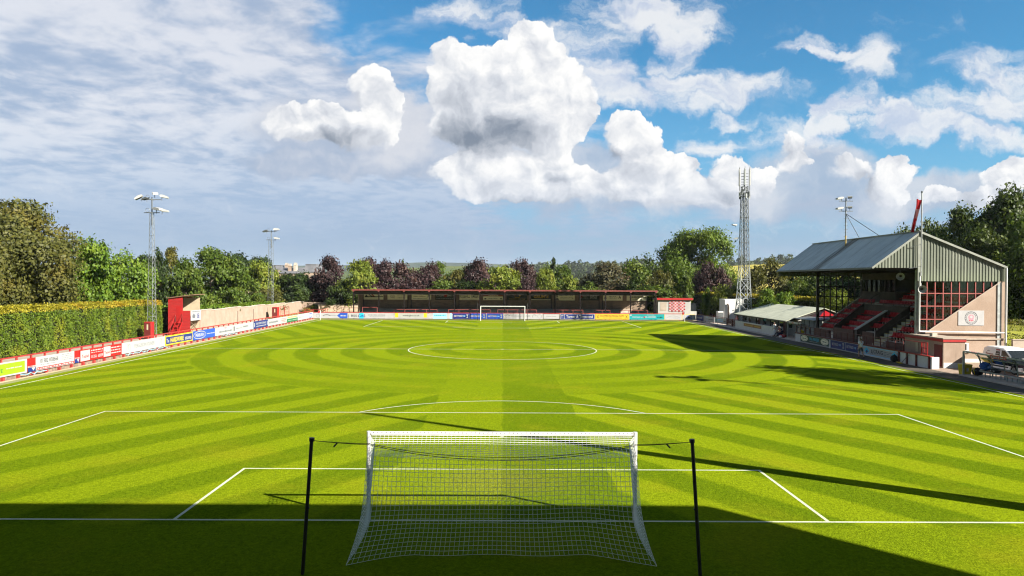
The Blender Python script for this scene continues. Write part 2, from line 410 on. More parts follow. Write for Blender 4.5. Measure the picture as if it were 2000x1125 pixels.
def line_paint():
    m, nt, b = newmat('line_paint'); p = pos()
    n = noise(p, 22, 4, .7); n2 = noise(p, 1.5, 2, .5)
    E.put(b.inputs['Base Color'], mixc(step(n + (n2 - .5) * .4, .48, .76), (.46, .48, .36), (.22, .27, .06)))
    b.inputs['Roughness'].default_value = .8
line_paint()

def sheet(name, x0, x1, y0, y1, z, key):
    b = MB(); b.poly([(x0, y0, z), (x1, y0, z), (x1, y1, z), (x0, y1, z)], key); return structure(b.build(name))
# ground: one sheet to the horizon, falling away beyond the ground into a broad valley
def ground():
    b = MB()
    xs = [-9000, -4000, -1800, -800, -350, -150, -80, -45, 45, 80, 150, 350, 800, 1800, 4000, 9000]
    ys = [-400, -120, -40, 135, 170, 230, 320, 450, 700, 1000, 1400, 2000, 2800, 3800, 5200, 8000, 12000]
    def h(x, y):
        d = max(0, y - 150); s = max(0, abs(x) - 60)
        return -.03 - 11 * (1 - math.exp(-d / 260.)) - 2.5 * (1 - math.exp(-s / 200.)) * (1 if x < 0 else .2)
    v = [(x, y, h(x, y)) for y in ys for x in xs]; n = len(xs)
    f = [(j * n + i, j * n + i + 1, (j + 1) * n + i + 1, (j + 1) * n + i) for j in range(len(ys) - 1) for i in range(n - 1)]
    b.add(v, f, 'rough_grass'); return structure(b.build('ground'))
ground()
def pitch():
    b = MB(); n = 24
    b.poly([(-31.6, -14, 0), (31.2, -14, 0), (31.2, 103.2, 0), (-31.6, 103.2, 0)], 'pitch_grass')
    return structure(b.build('pitch'), 'mown grass pitch with ring and chevron stripes')
pitch()
sheet('verge', -32.62, -31.6, -14, 103.2, -.002, 'worn_verge')
sheet('side_track', 31.2, 33.3, 22, 112, -.004, 'track')
sheet('yard', 33.3, 62, 10, 43, -.008, 'gravel')
sheet('far_verge', -32.6, 33.3, 103.2, 104.0, .004, 'gravel')
sheet('hard_standing', 33.3, 60, 61.6, 126, -.006, 'concrete')
sheet('path', -41.5, -33.0, -14, 104.4, .010, 'concrete_pale')
sheet('grass_bank', -41.4, -26.2, 104.5, 124, .014, 'verge_grass')
def markings():
    b = MB(); w = .05; z = .004
    def seg(x0, y0, x1, y1, w=w):
        d = Vector((x1 - x0, y1 - y0, 0)).normalized(); n = Vector((-d.y, d.x, 0)) * w; e = d * 0
        p = Vector((x0, y0, z)); q = Vector((x1, y1, z)); k = max(1, int((q - p).length / 3))
        b.poly([p - n, q - n, q + n, p + n], 'line_paint')
    def arc(cx, cy, r, a0, a1, n=64):
        v = []
        for i in range(n + 1):
            a = a0 + (a1 - a0) * i / n; v += [(cx + cos(a) * (r - w), cy + sin(a) * (r - w), z), (cx + cos(a) * (r + w), cy + sin(a) * (r + w), z)]
        b.add(v, [(2 * i, 2 * i + 1, 2 * i + 3, 2 * i + 2) for i in range(n)], 'line_paint')
    seg(-HW - w, 0, HW + w, 0); seg(-HW - w, PL, HW + w, PL); seg(-HW, w, -HW, PL - w); seg(HW, w, HW, PL - w); seg(-HW + w, MID, HW - w, MID)
    arc(0, MID, 9.15, 0, 2 * pi, 96)
    b.poly([(cos(i * pi / 6) * .14, MID + .2 + sin(i * pi / 6) * .14, z + .002) for i in range(12)], 'line_paint')
    for g, s in ((0, 1), (PL, -1)):
        for hw_, dp in ((9.16, 5.5), (20.16, 16.5)):
            seg(-hw_, g + s * w, -hw_, g + s * (dp + w)); seg(hw_, g + s * w, hw_, g + s * (dp + w)); seg(-hw_ + w, g + s * dp, hw_ - w, g + s * dp)
        a = math.acos(5.5 / 9.15); c0 = pi / 2 * s
        arc(0, g + s * 11, 9.15, c0 - a + .008, c0 + a - .008, 32)
        b.poly([(cos(i * pi / 6) * .12, g + s * 11 + sin(i * pi / 6) * .12, z) for i in range(12)], 'line_paint')
    return structure(b.build('pitch_markings'), 'white line markings of the pitch')
markings()

# ------------------------------------------------------------------ goals
paint('white_metal', (.50, .50, .49), .35, .05, 2., dirt=(.4, .38, .34), dirt_amt=.3)
paint('net_cord', (.74, .76, .73), .8, .08, 6.)
paint('dark_metal', (.028, .022, .020), .5, .2, 4.)
paint('rope', (.05, .05, .045), .9, .2, 4.)
def net_panel(b, P, nu, nv, r, key):
    g = [[Vector(P(i / nu, j / nv)) for j in range(nv + 1)] for i in range(nu + 1)]
    for i in range(nu + 1):
        for j in range(nv + 1):
            if i < nu: b.tube(g[i][j], g[i + 1][j], r, key, 3, cap=False)
            if j < nv: b.tube(g[i][j], g[i][j + 1], r, key, 3, cap=False)
def lerp(a, b, t): return a + (b - a) * t
def goal_near():
    root = thing('goal', 'white goal with a wide hanging net, in the foreground half in shade', 'goal', (0, 0, 0))
    for s in (-1, 1):
        b = MB(); b.tube((s * 3.72, 0, 0), (s * 3.72, 0, 2.50), .06, 'white_metal', 12); b.build('post', root, smooth=False)
    b = MB(); b.tube((-3.66, 0, 2.44), (3.66, 0, 2.44), .06, 'white_metal', 12); b.build('crossbar', root)
    rr = random.Random(3)
    ph = [rr.random() * 6 for _ in range(6)]
    def sag(u): return 4 * u * (1 - u)
    def top(u, v):      # from the bar back to the rope
        xb = lerp(3.62, 3.28, v) * (2 * u - 1)
        z = lerp(2.40, 2.46 - .12 * sag(u), v) - .30 * sin(pi * min(1, v * 1.0)) * (.55 + .2 * sin(u * 9 + ph[0])) * .35
        return (xb, -.06 - 2.55 * v, z)
    def edge(v):        # rear corner, v = 0 top .. 1 ground : half-width, Y
        return lerp(3.28, 3.34, min(1, v * 2)) + .32 * max(0, v - .45) ** 1.6 / .55 ** 1.6 * .98, -2.61 - .58 * v ** 1.4
    def back(u, v):
        hw_, y = edge(v); x = hw_ * (2 * u - 1); s = sag(u)
        bulge = .10 * sin(u * 7 + ph[1]) * sin(pi * v) * s
        yy_ = y + (.62 * v ** 1.3 * min(1, s * 1.5)) + bulge - .05 * sin(u * 19 + ph[2]) * v
        z = lerp(2.46 - .12 * s, .02, v) + .02 * sin(u * 13 + ph[3]) * sin(pi * v)
        return (x, yy_, z)
    def side(sg):
        def f(u, v):    # u from post to rear edge
            hw_, y = edge(v); inn = .16 * sin(pi * u) * (1 - v * .6)
            return (sg * (lerp(3.68, hw_, u) - inn), lerp(-.05, y, u), lerp(2.38, lerp(2.46, .02, v), u) if v == 0 else lerp(2.40 * (1 - v) + .02, lerp(2.46, .02, v), u))
        return f
    b = MB(); net_panel(b, top, 62, 13, .0056, 'net_cord'); net_panel(b, back, 62, 21, .0054, 'net_cord')
    net_panel(b, side(-1), 18, 20, .0054, 'net_cord'); net_panel(b, side(1), 18, 20, .0054, 'net_cord')
    for i in range(62):     # ties under the bar
        x = -3.6 + 7.2 * i / 61
        b.tube((x, -.02, 2.37), (x + .03, -.07, 2.50), .008, 'rope', 3)
    net = b.build('net', root)
    for s in (-1, 1):
        b = MB(); b.tube((s * 4.54, -3.70, 0), (s * 4.335, -3.70, 3.10), .042, 'dark_metal', 8); b.tube((s * 4.335, -3.70, 3.04), (s * 4.33, -3.70, 3.12), .062, 'dark_metal', 8)
        b.tube((s * 4.44, -3.70, 1.55), (s * 4.39, -3.70, 1.5), .025, 'dark_metal', 6)
        b.build('net_pole', root)
    b = MB()
    def rope(o, z):
        pts = []
        for i in range(33):
            u = i / 32; x = lerp(-4.335, 4.335, u); e = abs(x) / 4.335
            zz_ = lerp(2.36, 3.06, max(0, (e - .0)) ** 2.2) + z * sag(u); yy_ = lerp(-2.63, -3.70, max(0, (e - .74) / .26))
            pts.append((x, yy_ + o, zz_))
        b.path(pts, .0075, 'rope', 5)
    rope(0, 0); rope(-.02, .07)
    for s in (-1, 1): b.tube((s * 3.95, -3.2, 2.80), (s * 3.88, -3.12, 2.88), .02, 'rope', 5)
    b.build('net_rope', root)
goal_near()
def goal_far():
    root = thing('goal', 'white goal with a dark net at the far end, before the covered terrace', 'goal', (0, PL, 0))
    for s in (-1, 1):
        b = MB(); b.tube((s * 3.72, PL, 0), (s * 3.72, PL, 2.50), .075, 'white_metal', 10); b.build('post', root)
    b = MB(); b.tube((-3.66, PL, 2.44), (3.66, PL, 2.44), .075, 'white_metal', 10); b.build('crossbar', root)
    b = MB()
    net_panel(b, lambda u, v: (lerp(-3.6, 3.6, u), PL + .06 + 1.9 * v, 2.42 - .1 * sin(pi * v)), 30, 7, .008, 'rope')
    net_panel(b, lambda u, v: (lerp(-3.6, 3.6, u), PL + 1.96 + .1 * v, lerp(2.42, .02, v)), 30, 10, .008, 'rope')
    for s in (-1, 1): net_panel(b, lambda u, v: (s * 3.62, PL + .06 + 1.95 * u, lerp(2.42, .02, v)), 8, 10, .008, 'rope')
    b.build('net', root)
    for s in (-1, 1):
        b = MB(); b.tube((s * 4.3, PL + 2.1, 0), (s * 4.25, PL + 2.1, 2.9), .05, 'dark_metal', 6); b.build('net_pole', root)
goal_far()
# ------------------------------------------------------------------ advertising boards
for k_, c_ in dict(white=(.33, .33, .34), red=(.31, .009, .012), blue=(.016, .065, .36), navy=(.010, .022, .14), lime=(.20, .42, .012), green=(.008, .13, .05), yellow=(.52, .39, .02), gold=(.52, .32, .03),
                   teal=(.006, .23, .25), grey=(.30, .31, .29), black=(.010, .010, .011), cream=(.84, .79, .58), sky=(.25, .50, .72), cyan=(.02, .40, .62), ink=(.018, .02, .03), faint=(.11, .12, .14), brown=(.20, .040, .012), dgreen=(.006, .045, .028), pink=(.62, .20, .24)).items():
    paint('ad_' + k_, c_, .38, .05, 1.5, dirt=(c_[0] * .6 + .02, c_[1] * .6 + .02, c_[2] * .6 + .02), dirt_amt=.25)
paint('rail_red', (.27, .026, .024), .5, .18, 3., dirt=(.12, .04, .03), dirt_amt=.5)
paint('club_red', (.29, .010, .010), .5, .12, 1.6, dirt=(.22, .02, .02), dirt_amt=.4)
paint('dark_red', (.10, .014, .013), .5, .15, 2., dirt=(.05, .02, .018), dirt_amt=.5)
paint('salmon', (.22, .046, .040), .6, .15, 2., dirt=(.2, .06, .05), dirt_amt=.5)
paint('stone_base', (.20, .14, .105), .9, .35, 3.5, dirt=(.10, .07, .05), dirt_amt=.6, bmp=.03, bscale=14)
paint('kerb_stone', (.32, .24, .16), .9, .15, 2.5, dirt=(.3, .2, .14), dirt_amt=.5, bmp=.005)
paint('hose', (.20, .36, .46), .5, .3, 4.)
class Art:
    def __init__(s, A, B, z0, z1, bg, th=.05, frame=None, tilt=0.):
        s.A = Vector((A[0], A[1], 0)); s.B = Vector((B[0], B[1], 0)); s.ax = (s.B - s.A).normalized(); s.L = (s.B - s.A).length
        s.up = Vector((0, 0, 1)); s.n = s.ax.cross(s.up); s.z0 = z0; s.H = z1 - z0; s.b = MB(); s.lay = 0
        c = s.A + s.ax * s.L / 2 + Vector((0, 0, (z0 + z1) / 2)) - s.n * th / 2
        s.b.obox(c, s.ax * (s.L / 2 - .01), s.n * th / 2, s.up * s.H / 2, bg)
        if frame:
            w = .07
            for a in ((0, s.L, 0, w), (0, s.L, s.H - w, s.H), (0, w, w, s.H - w), (s.L - w, s.L, w, s.H - w)): s.rect(*a, frame)
    def P(s, x, y, o=.004): return s.A + s.ax * x + Vector((0, 0, s.z0 + y)) + s.n * (o + s.lay * .003)
    def rect(s, x0, x1, y0, y1, key): s.b.poly([s.P(x0, y0), s.P(x1, y0), s.P(x1, y1), s.P(x0, y1)], key); return s
    def pg(s, pts, key): s.b.poly([s.P(*p) for p in pts], key); return s
    def up_(s): s.lay += 1; return s
    def oval(s, x, y, rx, ry, key, n=24): s.b.poly([s.P(x + cos(2 * pi * i / n) * rx, y + sin(2 * pi * i / n) * ry) for i in range(n)], key); return s
    def ring(s, x, y, rx, ry, w, key, a0=0, a1=2 * pi, n=28):
        v = []
        for i in range(n + 1):
            a = a0 + (a1 - a0) * i / n
            v += [s.P(x + cos(a) * (rx - w), y + sin(a) * (ry - w)), s.P(x + cos(a) * rx, y + sin(a) * ry)]
        s.b.add(v, [(2 * i, 2 * i + 1, 2 * i + 3, 2 * i + 2) for i in range(n)], key); return s
    def t(s, txt, x, y, h, key, w=None, bold=0., align='CENTER', slant=0.):
        s.b.text(txt, s.P(x, y), s.ax, s.up, h, key, w, bold, align, slant); return s
    def small(s, x0, x1, y, h, key, seed=1):       # a line of print too small to read
        r = random.Random(seed); x = x0
        while x < x1:
            w = min(x1 - x, .08 + r.random() * .3); s.rect(x, x + w, y - h / 2, y + h / 2 * (.6 + r.random() * .4), key); x += w + .05 + r.random() * .05
        return s
    def done(s, label, group, name='advertising_board', cat='sign'):
        o = s.b.build(name, loc=(s.A + s.ax * s.L / 2)); return tag(o, label, cat, group)
GL, GF, GS, GR_ = 'boards along the left touchline', 'boards behind the far goal', 'boards on the back wall of the covered terrace', 'boards along the right touchline'
FX = -32.66
def lb(y0, y1, bg, **k): return Art((FX + .09, y0 + .03), (FX + .09, y1 - .03), .30, 1.24, bg, **k)
a = lb(24.0, 29.35, 'ad_white'); a.rect(.12, 5.05, .1, .84, 'ad_lime').up_(); a.t('MOVE', 2.9, .40, .26, 'ad_ink', 1.15, align='RIGHT').small(3.2, 4.75, .5, .07, 'ad_white', 4)
a.done('lime green board with a white border, cut off by the left picture edge', GL)
def tricolour(y0, y1, label):
    a = lb(y0, y1, 'ad_red'); L = a.L; a.rect(0, L, .30, .40, 'ad_white').rect(0, L, 0, .30, 'ad_navy').up_().pg([(L * .45, .27), (L * .95, .27), (L * .72, .05)], 'ad_white').small(.06, L - .06, .35, .05, 'ad_red', 2); a.done(label, GL)
tricolour(29.35, 30.25, 'narrow red, white and navy board between the lime board and the phone number board')
a = lb(30.25, 34.8, 'ad_white'); L = a.L; a.rect(.05, L - .05, .03, .2, 'ad_red').t('01382 858666', .45, .62, .3, 'ad_ink', 2.05, align='LEFT')
for i in range(4): a.small(2.9, L - .25, .82 - .13 * i, .035, 'ad_faint', i)
a.small(.45, 2.2, .36, .04, 'ad_faint', 9).up_().small(.12, L - .15, .115, .09, 'ad_white', 7); a.done('white board reading 01382 858666 over a red strip of small print', GL)
tricolour(34.8, 35.45, 'narrow red, white and navy board between the phone number board and the red board')
a = lb(35.45, 41.6, 'ad_red'); L = a.L
a.rect(.08, 1.35, .04, .86, 'ad_white').rect(3.3, 4.35, .06, .88, 'ad_white').up_().t('Tesiwl', .72, .40, .28, 'ad_red', .95, .01).t('Tesiwl', 3.82, .40, .24, 'ad_red', .8, .01)
a.small(1.5, 3.2, .76, .1, 'ad_white', 3).small(1.5, 3.2, .58, .05, 'ad_white', 6).t('01356  62039', 2.37, .27, .24, 'ad_white', 1.65, .015)
for i in range(3): a.small(4.45, L - .1, .72 - .22 * i, .10, 'ad_white', 20 + i)
a.done('red board with two white squares and white lettering', GL)
a = lb(41.6, 49.5, 'ad_white'); a.t('FERGUSON OLIVER', a.L / 2, .50, .34, 'ad_faint', 3.7)
for x in (.9, a.L - .85): a.ring(x - .16, .47, .34, .36, .028, 'ad_faint', -1.2, 1.6).pg([(x - .3, .2), (x - .27, .2), (x + .17, .8), (x + .14, .8)], 'ad_faint').ring(x + .3, .45, .22, .3, .03, 'ad_faint', -1.6, 2.6)
a.done('long white board with a curled grey monogram at each end, along the left fence', GL)
a = lb(49.5, 55.7, 'ad_yellow'); L = a.L; a.rect(.16, L - .12, .12, .82, 'ad_navy').up_().t('The', .55, .44, .36, 'ad_white', .55, .015).t('HARDWARE', 2.55, .46, .46, 'ad_yellow', 2.9, .03).t('stores', L - 1.05, .42, .36, 'ad_white', 1.45, .02)
a.done('navy board in a yellow frame with fat yellow and white letters', GL)
a = lb(55.7, 61.6, 'ad_blue'); a.oval(1.75, .47, 1.6, .43, 'ad_white').up_().oval(1.75, .47, 1.5, .35, 'ad_navy').up_().oval(1.75, .47, 1.42, .30, 'ad_blue').up_().t('PERBURN', 1.75, .47, .36, 'ad_white', 2.2, .03).small(3.6, 5.7, .46, .10, 'ad_white', 5)
a.done('blue board with a white oval badge at its near end', GL)
a = lb(61.6, 74.2, 'ad_white'); L = a.L
a.rect(.5, .95, .25, .7, 'ad_sky').small(1.2, 5.0, .38, .2, 'ad_faint', 2).oval(3.0, .78, .4, .11, 'ad_pink').rect(5.6, 5.9, .2, .75, 'ad_ink').small(6.4, 8.4, .45, .10, 'ad_faint', 3).small(8.8, 10.6, .55, .22, 'ad_faint', 8).oval(11.6, .55, .5, .2, 'ad_sky')
a.done('long white board with small faint logos in the middle of the left fence', GL)
a = lb(74.2, 80.0, 'ad_navy'); a.t('FLAT ROOM STORAGE', a.L / 2, .60, .28, 'ad_white', 3.8, .02).small(1.0, 4.9, .26, .12, 'ad_white', 4).rect(.25, .5, .2, .75, 'ad_white').rect(5.3, 5.55, .2, .75, 'ad_white'); a.done('dark navy board with two lines of white capitals', GL)
a = lb(80.0, 88.8, 'ad_white'); a.small(.4, 4.6, .45, .26, 'ad_faint', 5).rect(5.9, 8.5, .66, .70, 'ad_red').rect(5.9, 8.5, .2, .24, 'ad_red').small(6.1, 8.3, .45, .12, 'ad_red', 6); a.done('white board with grey print and a thin red lined panel at its far end', GL)
a = lb(88.8, 94.5, 'ad_green'); a.rect(0, a.L, .5, .94, 'ad_grey').up_().small(.5, 2.2, .25, .1, 'ad_white', 3).small(2.8, 5.2, .25, .1, 'ad_white', 4).small(.5, 5.2, .7, .16, 'ad_gold', 2); a.done('green and grey board near the far left corner', GL)
a = lb(94.5, 100.5, 'ad_white'); a.rect(.6, .9, .25, .6, 'ad_green').small(1.2, 3.4, .42, .08, 'ad_faint', 2); a.done('plain white board with a tiny green mark near the far left corner', GL)
a = lb(100.5, 103.8, 'ad_white'); a.ring(1.6, .45, 1.3, .38, .12, 'ad_blue').oval(2.3, .5, .5, .2, 'ad_sky'); a.done('white board with a blue circle badge at the far left corner', GL)
# fence that carries the boards
def left_fence():
    root = thing('perimeter_fence', 'red post and rail fence along the left touchline behind the boards', 'fence', (FX, 22, 0))
    b = MB(); b.bar((FX, 20, 1.47), (FX, 104.2, 1.47), .10, .09, 'rail_red'); b.build('top_rail', root)
    b = MB(); b.box(FX - .12, FX - .02, 20, 104.2, 0, .34, 'stone_base'); b.build('base_course', root)
    y = 20.9
    while y < 104:
        b = MB(); b.bbox(FX - .075, FX + .04, y - .06, y + .06, .0, 1.425, 'rail_red', .01); b.bbox(FX + .041, FX + .20, y - .07, y + .07, .0, .27, 'rail_red', .02); b.build('fence_post', root); y += 1.5
left_fence()
b = MB(); b.box(FX + .20, FX + .34, 20, 104, -.02, .05, 'kerb_stone'); structure(b.build('kerb'))
def hose(pts, label):
    b = MB(); b.path(pts, .03, 'hose', 5); tag(b.build('hose', loc=pts[0]), label, 'hose', 'hoses hung under the left boards')
def hs(y0, y1, n, sd):
    r = random.Random(sd); return [(FX + .24 + .03 * r.random(), lerp(y0, y1, i / n), .10 + .20 * abs(sin(i * 1.3 + sd)) * (1 if i < n else .6)) for i in range(n + 1)]
hose(hs(28.4, 31.2, 8, 1), 'blue grey hose hanging in a loop under the narrow tricolour board')
hose(hs(41.9, 45.4, 9, 2), 'blue grey hose under the near half of the white monogram board')
hose(hs(45.6, 49.6, 10, 3), 'blue grey hose under the far half of the white monogram board')
hose(hs(63.5, 68.0, 10, 4), 'blue grey hose under the long white board')

# ------------------------------------------------------------------ boards behind the far goal
FY = 104.05
def fx(u): return (u - PX) / F * (FY - CAM.y)
def fb(u0, u1, bg, z0=.16, z1=1.10, **k): return Art((fx(u0) + .03, FY), (fx(u1) - .03, FY), z0, z1, bg, **k)
a = fb(614, 684, 'ad_white'); a.ring(.9, .45, .34, .3, .05, 'ad_faint').ring(2.4, .35, .7, .3, .1, 'ad_ink', .3, 2.8).pg([(4.2, .47), (4.75, .94), (6.0, .94), (6.0, 0), (4.75, 0), ], 'ad_blue').up_().small(4.8, 5.8, .45, .2, 'ad_white', 2).small(3.0, 4.1, .47, .06, 'ad_faint', 3)
a.done('white board with a blue arrow panel at the far left', GF)
a = fb(684, 773, 'ad_white'); L = a.L; a.rect(1.85, 2.6, 0, .94, 'ad_cyan').t('BSS', .95, .47, .36, 'ad_ink', 1.0, .01).up_().t('GAS', 2.25, .44, .48, 'ad_navy', 1.25, .02).small(3.4, 6.3, .6, .14, 'ad_faint', 5).small(3.6, 6.2, .32, .05, 'ad_faint', 6)
a.done('white board with a turquoise block behind dark capitals', GF)
a = fb(773, 840, 'ad_grey'); L = a.L; a.rect(.15, .7, .2, .94, 'ad_yellow').rect(L - .75, L - .2, .2, .94, 'ad_yellow').rect(0, L, 0, .1, 'ad_white').t('www.jjks.co.uk', L / 2, .50, .34, 'ad_ink', 2.9, .015); a.done('grey board with a web address between two yellow blocks', GF)
a = fb(840, 887, 'ad_sky'); a.rect(0, .8, 0, .94, 'ad_white').rect(3.2, 3.7, 0, .94, 'ad_white').up_().small(1.0, 3.0, .6, .18, 'ad_teal', 3).small(1.0, 3.0, .3, .1, 'ad_white', 4); a.done('pale blue board left of the three blue cup boards', GF)
for i, (u0, u1, w_) in enumerate(((887, 920, 'leftmost of the three blue cup boards behind the far goal'), (920, 953.5, 'middle of the three blue cup boards behind the far goal'), (953.5, 987, 'rightmost of the three blue cup boards behind the far goal'))):
    a = fb(u0, u1, 'ad_blue' if i else 'ad_navy'); a.t('BETFRED', 1.0, .5, .28, 'ad_white', 1.5, .03).t('cup', 2.0, .46, .24, 'ad_sky', .42, .02).pg([(2.35, .75), (2.75, .75), (2.58, .45), (2.72, .15), (2.38, .15), (2.52, .45)], 'ad_white').rect(.25, .8, .30, .33, 'ad_red'); a.done(w_, GF)
a = fb(987, 1064, 'ad_white'); a.t('FERGUSON OLIVER', a.L / 2 - .4, .52, .22, 'ad_faint', 3.2).ring(.7, .47, .35, .3, .04, 'ad_ink', .2, 4).ring(5.3, .47, .35, .3, .04, 'ad_ink', .2, 4).ring(6.2, .47, .35, .33, .04, 'ad_faint'); a.done('white board with thin grey print right behind the far goal', GF)
a = fb(1064, 1097, 'ad_white', frame='ad_ink'); a.t('Graham Pumps', a.L / 2, .46, .2, 'ad_faint', 1.7); a.done('small white board with a thin dark frame, left of the navy board', GF)
a = fb(1097, 1166, 'ad_white'); L = a.L; a.rect(.08, .72, .08, .86, 'ad_navy').rect(.8, L - .08, .08, .86, 'ad_navy').up_().t('TT', .4, .47, .5, 'ad_white', .4, .02).t('Turner & Townsend', .8 + (L - .88) / 2, .47, .46, 'ad_white', 4.6, .03); a.done('navy board with bold white lettering and a square emblem at its left end', GF)
a = fb(1166, 1233, 'ad_gold'); L = a.L; a.t('SCOTTISH NATIONAL PARTY', L / 2, .60, .24, 'ad_black', 4.1, .02).small(1.4, 4.6, .25, .07, 'ad_black', 5)
for x in (.45, L - .45): a.pg([(x - .2, .2), (x - .13, .2), (x + .2, .72), (x + .13, .72)], 'ad_black').pg([(x + .2, .2), (x + .13, .2), (x - .2, .72), (x - .13, .72)], 'ad_black')
a.done('yellow board with black capitals and a black emblem at each end', GF)
a = fb(1233, 1302, 'ad_teal'); L = a.L; a.t('FOR SALE or..', 1.45, .42, .28, 'ad_white', 1.9, .02).t('BE ADDRESS', 3.6, .45, .28, 'ad_white', 1.9, .02).small(3.0, 4.4, .8, .08, 'ad_white', 3).small(4.8, 5.7, .4, .2, 'ad_dgreen', 4).oval(.25, .75, .15, .12, 'ad_white').oval(2.55, .42, .14, .13, 'ad_red'); a.done('teal board with white slogan lettering', GF)
a = fb(1302, 1336, 'ad_white'); a.ring(a.L / 2, .1, 1.2, .55, .03, 'ad_faint', .2, 2.9).small(.8, 2.4, .3, .05, 'ad_faint', 3); a.done('white board with a thin grey arc near the far right corner', GF)
b = MB(); b.bar((-32.7, FY + .14, 1.16), (31.0, FY + .14, 1.16), .1, .12, 'rail_red'); root = thing('perimeter_fence', 'red rail and posts behind the far goal boards', 'fence', (0, FY + .14, 0))
b.build('top_rail', root)
for i in range(27):
    b = MB(); x = -32.4 + i * 2.42; b.box(x - .05, x + .05, FY + .07, FY + .20, 0, 1.1, 'rail_red'); b.build('fence_post', root)
# ------------------------------------------------------------------ covered terrace at the far end
def brick(key, c1, c2, cm, sc=1., bw=.45, rh=.16):
    m, nt, b = newmat(key); p = pos(); x, y, z = sepxyz(p)
    br = E.n('ShaderNodeTexBrick'); E.put(br.inputs['Vector'], comb(x + y, z, 0)); E.put(br.inputs['Color1'], c1); E.put(br.inputs['Color2'], c2); E.put(br.inputs['Mortar'], cm)
    br.inputs['Scale'].default_value = 1; br.inputs['Brick Width'].default_value = bw; br.inputs['Row Height'].default_value = rh; br.inputs['Mortar Size'].default_value = .012; br.inputs['Bias'].default_value = -.1
    n = noise(p, 1.2, 5, .65); E.put(b.inputs['Base Color'], mixc(step(n, .45, .75) * .5, E(br.outputs[0]), [q * .5 for q in c1])); b.inputs['Roughness'].default_value = .9
    bump(b, E(br.outputs['Fac']), .01, .6)
brick('terrace_brick', (.20, .145, .105), (.28, .195, .135), (.14, .12, .10), bw=.7, rh=.2)
brick('rubble_wall', (.42, .30, .23), (.52, .38, .29), (.24, .19, .16), bw=.55, rh=.28)
paint('roof_dark', (.035, .026, .024), .8, .2, 2.)
paint('frame_black', (.022, .016, .015), .6, .2, 3.)
paint('post_black', (.010, .007, .007), .7, .2, 3., spec=.1)
paint('fascia_red', (.14, .030, .026), .6, .15, 2., dirt=(.10, .04, .035), dirt_amt=.5)
def terrace():
    y0, y1 = 106.2, 113.0; x0, x1 = -26.35, 27.1
    root = thing('covered_terrace', 'long low covered terrace with a red roof edge at the far end', 'grandstand', (0, y0, 0))
    b = MB(); b.box(x0 + .5, x1 - .4, y1, y1 + .25, 0, 4.75, 'terrace_brick'); b.build('back_wall', root)
    b = MB(); b.box(x0 + .5, x0 + .62, y0 + 2.6, y1 - .003, 0, 4.7, 'terrace_brick'); b.build('end_wall', root)
    b = MB(); n = 7
    for i in range(n): b.box(x0 + .7, x1 - .4, y0 + .7 + i * .85, y1 - .004, .2 * i + (.0 if i else -.02), .2 * (i + 1) + .15, 'concrete')
    b.build('terrace_step', root)
    b = MB(); b.add([(x0, y0 - .3, 5.12), (x1, y0 - .3, 5.12), (x1, y1 + .5, 4.95), (x0, y1 + .5, 4.95), (x0, y0 - .3, 5.05), (x1, y0 - .3, 5.05), (x1, y1 + .5, 4.85), (x0, y1 + .5, 4.85)], [(0, 1, 2, 3), (7, 6, 5, 4), (0, 3, 7, 4), (1, 5, 6, 2), (0, 4, 5, 1), (2, 6, 7, 3)], 'roof_dark')
    for i in range(13):
        x = x0 + .25 + i * (x1 - x0 - .5) / 12; b.bar((x, y0, 4.9), (x, y1, 4.75), .1, .2, 'frame_black')
    b.box(x0 + .1, x1 - .1, y0 + .25, y0 + .35, 4.25, 5.0, 'roof_dark')
    rf = b.build('roof', root)
    b = MB(); b.box(x0 - .05, x1 + .05, y0 - .36, y0 - .303, 4.93, 5.17, 'fascia_red')
    for i in range(13):
        x = x0 + .25 + i * (x1 - x0 - .5) / 12; b.prism([(x - .22, 4.927), (x + .22, 4.927), (x + .06, 4.72), (x - .06, 4.72)], 'y', y0 - .35, y0 - .31, 'fascia_red')
    b.build('fascia', rf)
    for i in range(13):
        x = x0 + .25 + i * (x1 - x0 - .5) / 12
        b = MB(); b.box(x - .09, x + .09, y0 - .09, y0 + .09, 0, 4.9, 'post_black'); b.build('front_post', root)
        if i < 12:
            b = MB(); x += 1.0; b.box(x - .06 + (3.2 if i % 2 else -.6), x + .06 + (3.2 if i % 2 else -.6), y1 - .16, y1 - .003, 1, 4.75, 'frame_black'); b.build('rear_post', root)
    for i in range(5):
        x = x0 + 6.6 + i * 9.2
        b = MB(); b.box(x - .3, x + .3, y0 + 2.2, y0 + 2.34, 4.42, 4.52, 'white_metal'); b.build('strip_light', root)
    b = MB(); b.box(x0 + .62, x1 - .42, y0 + .55, y0 + .695, 0, .62, 'concrete_pale'); b.build('front_wall', root)
terrace()
def barrier(x0, x1, y, z, h=1.05):
    b = MB(); n = max(1, round((x1 - x0) / 1.75))
    b.tube((x0, y, z + h), (x1, y, z + h), .055, 'salmon', 6)
    for i in range(n + 1):
        x = lerp(x0, x1, i / n); b.tube((x, y, z), (x, y, z + h), .05, 'salmon', 6)
    return b
xs_ = [(-24.8, -22.2), (-19.2, -11.6), (-9.6, -2.2), (-.9, 6.0), (8.9, 14.2), (16.2, 19.0), (20.7, 25.6)]
for i, (xa, xb) in enumerate(xs_):
    w_ = ['short red crush barrier in the left end bay of the terrace', 'long red crush barrier below the black board with a red disc', 'red crush barrier just left of the far goal', 'red crush barrier seen through the far goal', 'red crush barrier below the black board with gold capitals', 'short red crush barrier under the right half of the terrace', 'red crush barrier in the sunlit right end of the terrace'][i]
    tag(barrier(xa, xb, 107.35, .55 if i else .9).build('crush_barrier', loc=((xa + xb) / 2, 107.35, .5)), w_, 'barrier', 'red crush barriers on the terrace')
